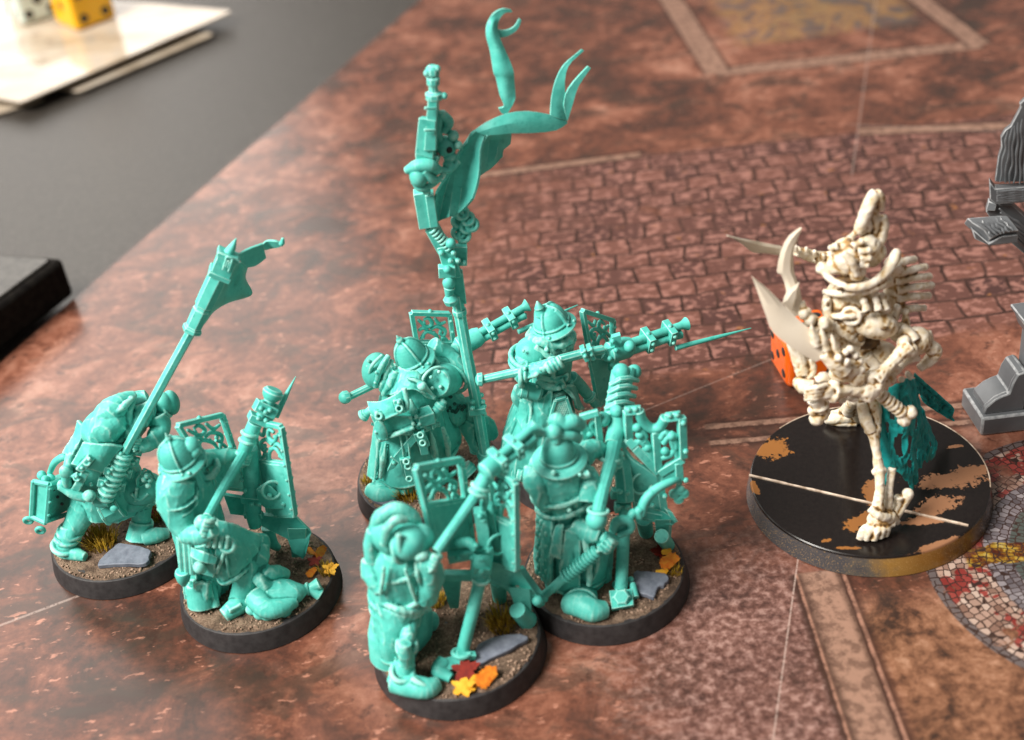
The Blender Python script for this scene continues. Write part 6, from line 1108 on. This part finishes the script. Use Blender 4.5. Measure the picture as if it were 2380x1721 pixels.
for q_ in ((1.7,-8.0,36.2), (3.2,-7.0,32.7), (4.6,-6.0,33.0), (1.3,-8.0,33.7), (7.2,-5.0,33.5), (5.1,-6.0,32.3)): b.ball(q_, .65, 8, 6)
b.ball((-6.9,-11.0,33.1), (1, .8, .7)).ball((-8.8,-11.0,33.1), .7)
b.tube([(-1.9,-10.0,32.5), (0.1,-10.5,30.5), (2.5,-11.0,27.9)], [1.1, 1.1, 1.0], 10)
for i in range(6): b.torus(V((-1.4,-10.2,32.2)).lerp(V((2.0,-10.8,28.5)), i/5), (.7, 0, -.7), 1.0, .35, n=12)
b.ball((3.8,-11.0,28.1), 1.25).ball((2.7,-11.0,26.5), 1.25).ball((3.0,-11.0,27.4), 1.1)
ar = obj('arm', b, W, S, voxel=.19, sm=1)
g = MB().ball((-8.4,-11.0,39.5), (3.0, 1.5, 2.4), 16, 12, Matrix.Rotation(-.3, 3, 'Y')).ball((-6.3,-11.0,37.8), (1.8, 1.4, 1.9)).tube([(-12.3,-11.0,44.2), (-10.4,-11.4,42.0), (-8.6,-11.6,39.9)], [1.2, 1.7, 1.6], 10)
for p_, q_, r_ in (((-13.6,-11.0,45.9), (-14.6,-10.6,50.3), .8), ((-12.0,-11.0,44.7), (-12.8,-10.6,49.2), .85), ((-10.3,-11.0,43.8), (-10.9,-10.6,47.4), .9), ((-9.3,-11.0,43.0), (-9.0,-10.8,44.4), .8)): g.tube([p_, V(p_).lerp(V(q_), .5), q_], [r_*1.2, r_*.9, .15], 8)
for q_ in ((-7.7,-11.0,44.0), (-6.7,-11.0,42.6), (-5.9,-11.0,41.2), (-5.7,-11.4,39.6), (-8.6,-11.4,43.8), (-10.2,-12.6,43.7), (-8.7,-12.6,42.5), (-5.0,-11.0,37.9)): g.ball(q_, .75, 8, 6)
obj('blade_guard', g, W, ar, voxel=.18, sm=1)
def blade(pts, th, par, d_=(0, -1, .3)):
    P_ = [V(p) for p in pts]; c_ = sum(P_, V())/len(P_); n_ = V(d_).normalized(); mb = MB(); o = len(mb.v)
    m = len(P_); inner = [c_+(p-c_)*.55 for p in P_]
    mb.v += [tuple(p) for p in P_]+[tuple(p+n_*th/2) for p in inner]+[tuple(p-n_*th/2) for p in inner]
    for i in range(m):
        j = (i+1) % m; mb.f += [(i, j, m+j, m+i), (j, i, 2*m+i, 2*m+j)]
    mb.f += [tuple(range(m, 2*m)), tuple(range(3*m-1, 2*m-1, -1))]
    return obj('blade', mb, 'blade', par, ang=25)
def blade2(L, R, th, par, d_=(0, -1, .3), k=3):   # left and right edges, ground bevel each side
    L, R = cr(L, k), cr(R, k); n_ = V(d_).normalized(); mb = MB(); rings = []
    for a_, c_ in zip(L, R):
        m_ = a_.lerp(c_, .5); rings.append([a_, a_.lerp(c_, .3)+n_*th/2, a_.lerp(c_, .75)+n_*th/2, c_, a_.lerp(c_, .75)-n_*th/2, a_.lerp(c_, .3)-n_*th/2])
    mb.grid(rings); return obj('blade', mb, 'blade', par, ang=30)
blade2([(-23.9,-7.0,59.2), (-23.0,-8.0,55.8), (-22.0,-9.0,52.1), (-21.0,-9.6,49.0), (-17.8,-10.4,45.6), (-13.8,-11.0,42.3)], [(-23.8,-7.0,59.2), (-21.1,-7.6,56.4), (-18.6,-8.4,53.2), (-16.3,-9.2,50.5), (-14.2,-10.0,48.4), (-10.8,-11.0,44.5)], 1.0, ar)
# second arm with hooked blade, third blade behind
b = MB().tube([(-9.5,-4.0,45.2), (-11.8,-5.0,45.9), (-13.6,-5.0,47.8)], [1.5, 1.3, 1.1], 10)
for q_, r_ in (((-11.1,-6.0,46.8), 1.2), ((-12.3,-6.0,45.8), 1.0), ((-13.6,-6.0,47.8), 1.1), ((-14.6,-5.6,49.0), 1.0), ((-10.0,-5.0,43.8), .9), ((-13.0,-5.6,44.7), .9), ((-11.4,-5.4,44.0), .8), ((-13.8,-5.0,49.0), .8)): b.ball(q_, r_, 10, 8)
b.tube([(-14.7,-4.0,50.7), (-14.5,-4.4,49.4), (-14.8,-5.0,48.6)], [.7, .8, .9], 8).tube([(-7.6,-3.0,42.0), (-5.9,-3.0,39.2), (-4.0,-3.0,37.9)], [1.0, 1.0, 1.2], 9)
b.tube([(-7.9,-4.0,42.4), (-10.2,-5.0,43.8)], [.9, 1.0], 9, k=1)
a2 = obj('arm', b, W, S, voxel=.18, sm=1)
blade2([(-14.0,-1.0,64.0), (-16.3,-2.0,63.3), (-17.9,-2.6,60.8), (-18.7,-3.0,56.9), (-18.0,-3.2,56.4), (-17.2,-3.8,53.1), (-18.0,-4.2,51.1), (-15.9,-4.8,48.3)], [(-13.9,-1.0,63.8), (-15.1,-2.0,61.4), (-15.7,-2.6,59.8), (-15.7,-3.0,56.8), (-15.3,-3.2,55.1), (-14.9,-3.8,53.3), (-14.6,-4.2,51.4), (-14.6,-4.8,48.7)], 1.0, a2, k=2)
blade([(-18.4,-5.4,51.9), (-16.7,-5.0,54.4), (-15.1,-4.6,55.3), (-15.5,-5.0,52.7), (-16.6,-5.6,49.9)], .8, a2)
b = MB().tube([(-13.5,4.0,56.2), (-10.9,5.0,54.3), (-8.2,5.4,53.0), (-6.7,5.0,53.0)], [.9, 1.1, 1.2, 1.5], 9)
for p_, q_ in (((-13.8,3.0,56.8), (-14.1,2.6,58.2)), ((-11.8,4.0,55.3), (-11.8,3.8,56.8)), ((-10.1,4.4,54.4), (-10.2,4.2,55.7)), ((-8.6,4.6,53.7), (-8.3,4.6,54.4)), ((-7.3,4.6,53.3), (-7.5,4.6,54.3)), ((-10.1,4.0,53.8), (-10.4,4.0,53.6))): b.tube([p_, q_], [.6, .35], 7, k=1)
a3 = obj('arm', b, W, S, voxel=.17, sm=1)
blade2([(-26.9,-1.0,64.3), (-25.2,-0.0,62.8), (-23.5,1.0,60.6), (-21.7,2.0,58.4), (-19.3,2.6,57.5), (-16.5,3.4,56.1)], [(-26.8,-1.0,64.5), (-24.6,-0.0,63.0), (-22.2,1.0,61.6), (-20.2,2.0,60.3), (-18.3,2.6,59.2), (-16.4,3.4,58.1)], .9, a3)
# hip weapon hilt at the left
b = MB().tube([(-17.5,-6.0,44.5), (-16.4,-7.0,40.6), (-15.5,-8.0,36.6)], [.5, .7, .8], 8).sheet([[(-17.8,-6.0,45.1), (-15.8,-6.4,42.2), (-13.6,-6.0,39.2)], [(-16.7,-7.0,41.2), (-15.0,-7.6,40.1), (-13.6,-7.0,38.5)], [(-16.4,-8.0,37.7), (-15.2,-8.4,37.8), (-13.7,-8.0,37.4)]], 1.0, 3)
b.tube([(-13.8,-7.0,40.1), (-13.4,-8.0,38.8), (-14.2,-8.4,37.3), (-15.5,-8.4,36.6), (-16.7,-8.0,36.5)], [.6, .7, .6, .6, .5], 8)
b.tube([(-16.4,-8.0,36.5), (-15.6,-10.0,36.5), (-13.8,-11.0,36.9)], [.9, 1.4, 1.2], 9).tube([(-13.8,-11.0,34.3), (-12.9,-11.0,32.2), (-12.7,-11.0,31.2)], [1.5, 1.2, 1.2], 10).torus((-12.9,-11.0,32.5), (.2, 0, -1), 1.3, .4)
b.ball((-13.4,-11.0,29.7), 1.4).ball((-11.9,-11.0,30.9), 1.0).ball((-14.1,-11.0,31.6), 1.0).ball((-12.4,-11.0,30.1), 1.1).tube([(-13.0,-9.0,36.6), (-11.7,-9.0,37.3), (-10.6,-9.0,36.2)], [.8, 1.0, .8], 9)
obj('hilt', b, W, S, voxel=.18, sm=1)
# pelvis and legs
b = MB().tube([(-1.2,-1.0,33.8), (-1.7,-2.0,31.3), (-3.0,-3.0,28.9)], [2.6, 2.2, 2.0], 10).tube([(-2.1,-3.0,36.0), (-0.7,-4.0,34.2), (-1.8,-5.0,32.8)], [.9, 1.1, .9], 9)
b.tube([(-3.3,-4.0,29.7), (-2.1,-6.5,26.4), (-2.1,-8.5,24.2)], [2.0, 2.0, 1.3], 10).tube([(-4.1,-7.0,28.6), (-3.7,-9.0,26.0), (-2.8,-10.0,24.0)], [.9, 1.2, .9], 9)
bone(b, (-2.5,-9.4,23.9), (-2.1,-13.0,16.9), .95, 1.3, 1.1)
b.tube([(-2.1,-13.0,17.3), (-2.3,-14.5,14.4), (-2.8,-15.6,12.0), (-3.1,-16.0,9.3)], [1.0, .85, 1.0, 1.4], 10).tube([(0.6,-12.0,16.4), (-0.2,-13.6,13.7), (-0.8,-15.0,9.1)], [.8, .7, .9], 9)
b.ball((-2.2,-16.1,8.0), (2.8, 1.8, 1.5), 14, 10).tube([(-4.8,-16.5,11.2), (-3.0,-17.6,9.9), (-0.3,-16.5,8.0), (0.9,-16.0,6.2)], [.7, .8, .8, .6], 8).tube([(-4.6,-15.3,6.6), (-2.8,-17.1,7.0), (-0.0,-16.7,7.0)], [.6, .7, .8], 8)
b.tube([(-0.1,-15.0,7.1), (1.4,-14.0,8.7), (1.7,-13.6,10.6)], [1.0, .8, 1.0], 9).tube([(0.8,-15.0,6.9), (2.3,-14.0,8.5), (3.4,-13.4,10.5)], [.9, .8, 1.1], 9).ball((3.4,-13.4,10.7), 1.1)
for p_, q_ in (((-4.5,-16.9,7.0), (-6.9,-17.8,4.9)), ((-4.1,-17.5,7.0), (-5.7,-18.1,4.9)), ((-3.2,-17.6,7.0), (-4.3,-18.4,4.9)), ((-2.3,-17.6,7.0), (-3.0,-18.0,4.9)), ((-1.7,-17.3,7.0), (-1.8,-17.6,4.9))): b.tube([p_, V(p_).lerp(V(q_), .55)+V((0, 0, .8)), q_], [.85, .95, .65], 9, k=3)
b.tube([(-0.5,3.0,22.4), (-0.8,9.0,16.5), (0.1,15.0,9.1)], [1.4, 1.2, 1.3], 10).tube([(-0.8,3.0,22.1), (0.7,11.0,13.2), (2.5,17.1,5.0)], [.7, .8, .9], 9)
b.tube([(-3.6,18.5,5.4), (-2.0,17.7,6.2), (0.5,17.4,6.4), (2.8,17.1,5.4)], [1.2, 1.5, 1.7, 1.2], 10).tube([(-2.0,17.7,7.0), (-0.3,16.9,8.5), (-1.0,12.0,13.9)], [.6, .8, .8], 9).tube([(-3.5,18.2,5.0), (-0.9,16.8,5.0), (2.2,16.1,5.0)], [.6, .7, .6], 8)
obj('leg', b, W, S, voxel=.19, sm=1)
# torn cloth
f = MB().sheet([[(1.0,-5.0,29.5), (2.1,-6.4,31.8), (3.8,-6.4,32.5), (6.4,-4.0,30.4)], [(-0.3,-6.0,26.8), (1.4,-8.0,28.0), (4.2,-7.6,27.9), (7.9,-4.0,23.9)], [(-0.3,-6.6,22.1), (1.4,-8.8,23.5), (4.6,-8.0,23.0), (8.9,-4.0,18.5)], [(0.0,-7.0,16.3), (1.6,-9.0,17.6), (4.8,-8.2,17.1), (9.0,-5.0,12.3)], [(0.8,-7.0,10.7), (2.1,-9.0,13.3), (5.0,-8.4,12.3), (8.5,-5.4,10.0)], [(1.1,-7.0,7.7), (2.2,-9.0,13.3), (5.8,-8.2,7.3), (8.0,-5.8,9.2)]], .42, 7, holes=[(.22, .42, .055, .06), (.46, .56, .075, .11), (.66, .55, .045, .07), (.8, .33, .05, .10), (.68, .74, .05, .06), (.34, .30, .05, .05), (.86, .62, .035, .07), (.30, .98, .10, .16), (.56, 1.0, .05, .06), (.95, .98, .1, .12)])
f.sheet([[(7.3,-3.0,24.7), (8.9,-3.0,21.8), (9.7,-2.0,19.1)], [(7.9,-4.0,17.9), (9.5,-4.0,16.8), (11.7,-2.0,13.7)], [(8.6,-4.4,14.2), (10.3,-4.0,13.6), (12.2,-2.0,12.1)], [(9.0,-4.6,11.2), (10.2,-4.0,9.3), (11.3,-2.6,8.8)]], .42, 6, holes=[(.5, .58, .10, .10), (.3, .3, .08, .12), (.75, .75, .08, .07)])
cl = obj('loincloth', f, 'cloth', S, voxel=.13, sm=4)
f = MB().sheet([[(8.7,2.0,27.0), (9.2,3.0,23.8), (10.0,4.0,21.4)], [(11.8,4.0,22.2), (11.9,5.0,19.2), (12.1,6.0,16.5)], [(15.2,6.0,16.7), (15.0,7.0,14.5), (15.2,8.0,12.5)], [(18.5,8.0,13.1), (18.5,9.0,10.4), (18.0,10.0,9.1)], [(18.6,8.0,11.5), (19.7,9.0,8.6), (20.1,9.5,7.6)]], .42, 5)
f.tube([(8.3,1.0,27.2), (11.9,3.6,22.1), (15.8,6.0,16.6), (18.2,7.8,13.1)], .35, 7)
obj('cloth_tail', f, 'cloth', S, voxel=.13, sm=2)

# ================================================================ dice
die('orange die showing three black pips behind the skeletal warrior', 'orange', (65.0, 23.3, 0), 12.4, math.radians(6), (2, 4, 5, 6, 3), .15, .235, .085, spu=.29)
dz = 3.4
die('yellow orange die on the glossy card', 'yellow', (V((-142.5,294.4,3.0))+V((-1.5, 11.5, 0))).to_tuple()[:2]+(dz,), 17.5, math.radians(38), (4, 6, 1, 4, 2), .10, .26, .10, 'dice on the card')
die('white die half hidden behind the yellow die on the card', 'white', (V((-163.3,307.0,3.0))+V((-3, 12, 0))).to_tuple()[:2]+(dz,), 17.5, math.radians(30), (4, 6, 5, 5, 2), .14, .26, .10, 'dice on the card')

# ================================================================ grey plastic ruin at the right edge
Rn = thing('ruin_scenery', 'grey unpainted plastic ruin of planks and stone at the right edge', 'scenery', (100, 0, 0))
gr = 'grey'
def gobj(name, mb, bevel=.25, par=Rn): return obj(name, mb, gr, par, bevel=bevel, ang=30)
c0, c1_, c2 = V((-6.0,-7.4,0.0)), V((-6.2,-2.0,-0.0)), V((3.0,-7.7,0.0))
ex = (c2-c0).normalized(); ey = (c1_-c0).normalized(); up = V((0, 0, 1))
p = MB().hexa([c0, c0+ex*42, c0+ex*42+ey*11, c0+ey*11], [c0+up*4.6, c0+ex*42+up*4.6, c0+ex*42+ey*11+up*4.6, c0+ey*11+up*4.6]); gobj('plinth', p, .5)
q = c0+up*4.6+ex*.8+ey*1.0
p = MB()
prof = [(0, 0), (0.2, 1.6), (2.0, 3.4), (3.6, 4.2), (4.8, 4.6), (5.4, 7.4), (6.2, 9.2), (7.6, 9.6), (8.3, 9.2), (8.2, 0)]
p.plate([q+ex*a+up*z_+ey*.9 for a, z_ in prof], 1.2, d=ey)
p.plate([q+ex*(a+.35)+up*(z_*.96)+ey*4.5 for a, z_ in prof], 6.0, d=ey)
gobj('volute', p, .3)
p = MB().hexa([q+ex*9, q+ex*15, q+ex*15+ey*7, q+ex*9+ey*7], [q+ex*9+up*18, q+ex*15+up*18, q+ex*15+ey*7+up*18, q+ex*9+ey*7+up*18]); p.hexa([q+ex*8.6-ey*.4, q+ex*16-ey*.4, q+ex*16+ey*7.6, q+ex*8.6+ey*7.6], [q+ex*8.6-ey*.4+up*2.6, q+ex*16-ey*.4+up*2.6, q+ex*16+ey*7.6+up*2.6, q+ex*8.6+ey*7.6+up*2.6])
gobj('pier', p, .3)
k1 = q+ex*7.8-ey*.6+up*16.2
p = MB().hexa([k1+ex*.9, k1+ex*14, k1+ex*14+ey*9, k1+ex*.9+ey*9], [k1-ex*.4+up*3.6, k1+ex*14+up*3.6, k1+ex*14+ey*9+up*3.6, k1-ex*.4+ey*9+up*3.6]); gobj('capital', p, .5)
k2 = k1-ex*1.2-ey*.3+up*4.2
p = MB().hexa([k2+ex*.6, k2+ex*14, k2+ex*14+ey*9, k2+ey*9], [k2+up*1.0, k2+ex*14+up*1.2, k2+ex*14+ey*9+up*1.2, k2+ey*9+up*1.0]); gobj('cornice', p, .3)
# upper timber work
def plank(pts, th, d_, nm='plank', grain=None):
    mb = MB().plate(pts, th, d=d_)
    o = gobj(nm, mb, .18)
    if grain:
        P_ = bil(*grain); m2 = MB(); rnd_ = random.Random(len(nm)+int(V(pts[0]).x*10))
        for i in range(6):
            u_ = (i+.6)/6.4; m2.tube([P_(u_+.03*math.sin(v_*2.1+i*1.7)+.02*rnd_.uniform(-1, 1), v_/6)-V(d_).normalized()*(-th/2) for v_ in range(7)], [.16, .26, .2, .3, .22, .28, .12], 6, k=3)
        obj('wood_grain', m2, gr, o)
    return o
dn = V((-.35, -1, .25)).normalized(); yT = 2
plank([(-4.3,2.0,54.5), (-4.2,2.0,57.2), (-4.1,2.0,59.8), (-3.7,2.0,61.7), (-4.0,2.0,63.7), (-3.3,2.0,65.1), (-2.3,2.0,65.8), (-1.2,2.0,68.4), (-0.8,2.0,69.4), (-1.1,2.0,70.0), (0.1,2.0,71.2), (1.8,2.0,73.0), (4.3,2.0,53.2)], 2.2, dn, grain=((-4.3,1.0,55.1), (1.8,1.0,53.6), (0.4,1.0,68.4), (-3.6,1.0,65.0)))
plank([(-5.8,1.0,55.5), (-4.7,0.6,54.0), (2.5,0.6,53.4), (2.8,0.6,50.0), (-4.3,0.6,50.6), (-5.4,1.0,51.6)], 3.4, dn, 'cross_beam', grain=((-5.0,-1.4,52.3), (-5.2,-1.4,54.9), (1.6,-1.4,54.3), (1.9,-1.4,51.5)))
plank([(-5.2,2.0,50.6), (-3.9,1.0,50.2), (-4.1,1.0,48.7), (-5.6,2.0,48.5)], 2.5, dn, 'stub')
plank([(-5.2,3.0,47.8), (-3.5,2.0,49.6), (-0.6,2.0,49.2), (5.4,2.0,42.7), (6.2,2.0,34.1), (0.2,2.0,40.4), (-1.8,2.0,44.3), (-3.8,3.0,45.7)], 3.0, dn, 'brace', grain=((-2.2,0.0,45.2), (-3.9,0.0,50.3), (4.1,0.0,43.3), (4.8,0.0,36.5)))
o_ = plank([(-11.3,-3.0,49.6), (-5.3,-3.0,49.2), (-3.6,-3.0,48.9), (-2.3,-6.0,47.1), (-5.4,-6.0,47.3), (-7.7,-6.0,46.1), (-8.7,-5.0,47.7), (-10.6,-4.0,49.0)], 2.0, V((.15, -.55, 1)), 'jutting_board', grain=((-10.6,-5.0,49.8), (-5.0,-4.4,49.7), (-3.3,-7.0,48.0), (-8.1,-7.0,47.2)))
plank([(-2.3,-6.0,47.1), (-2.1,-6.0,45.4), (-7.6,-6.0,45.5), (-10.1,-5.0,46.8), (-10.6,-4.0,48.8), (-7.7,-6.0,46.1), (-5.4,-6.0,47.2)], 1.2, V((-.1, -1, .1)), 'board_end')
plank([(4.0,4.0,51.5), (9.9,4.0,53.5), (13.9,6.0,25.5), (5.7,4.0,34.2)], 3, dn, 'rear_board')
gobj('post', MB().hexa([(3.3,3.0,70.2), (8.2,3.0,71.6), (17.1,6.0,4.6), (11.3,6.0,8.3)], [(5.5,8.0,67.7), (10.5,8.0,69.1), (20.1,12.0,-0.1), (14.2,12.0,3.7)]), .4)

bake_all()
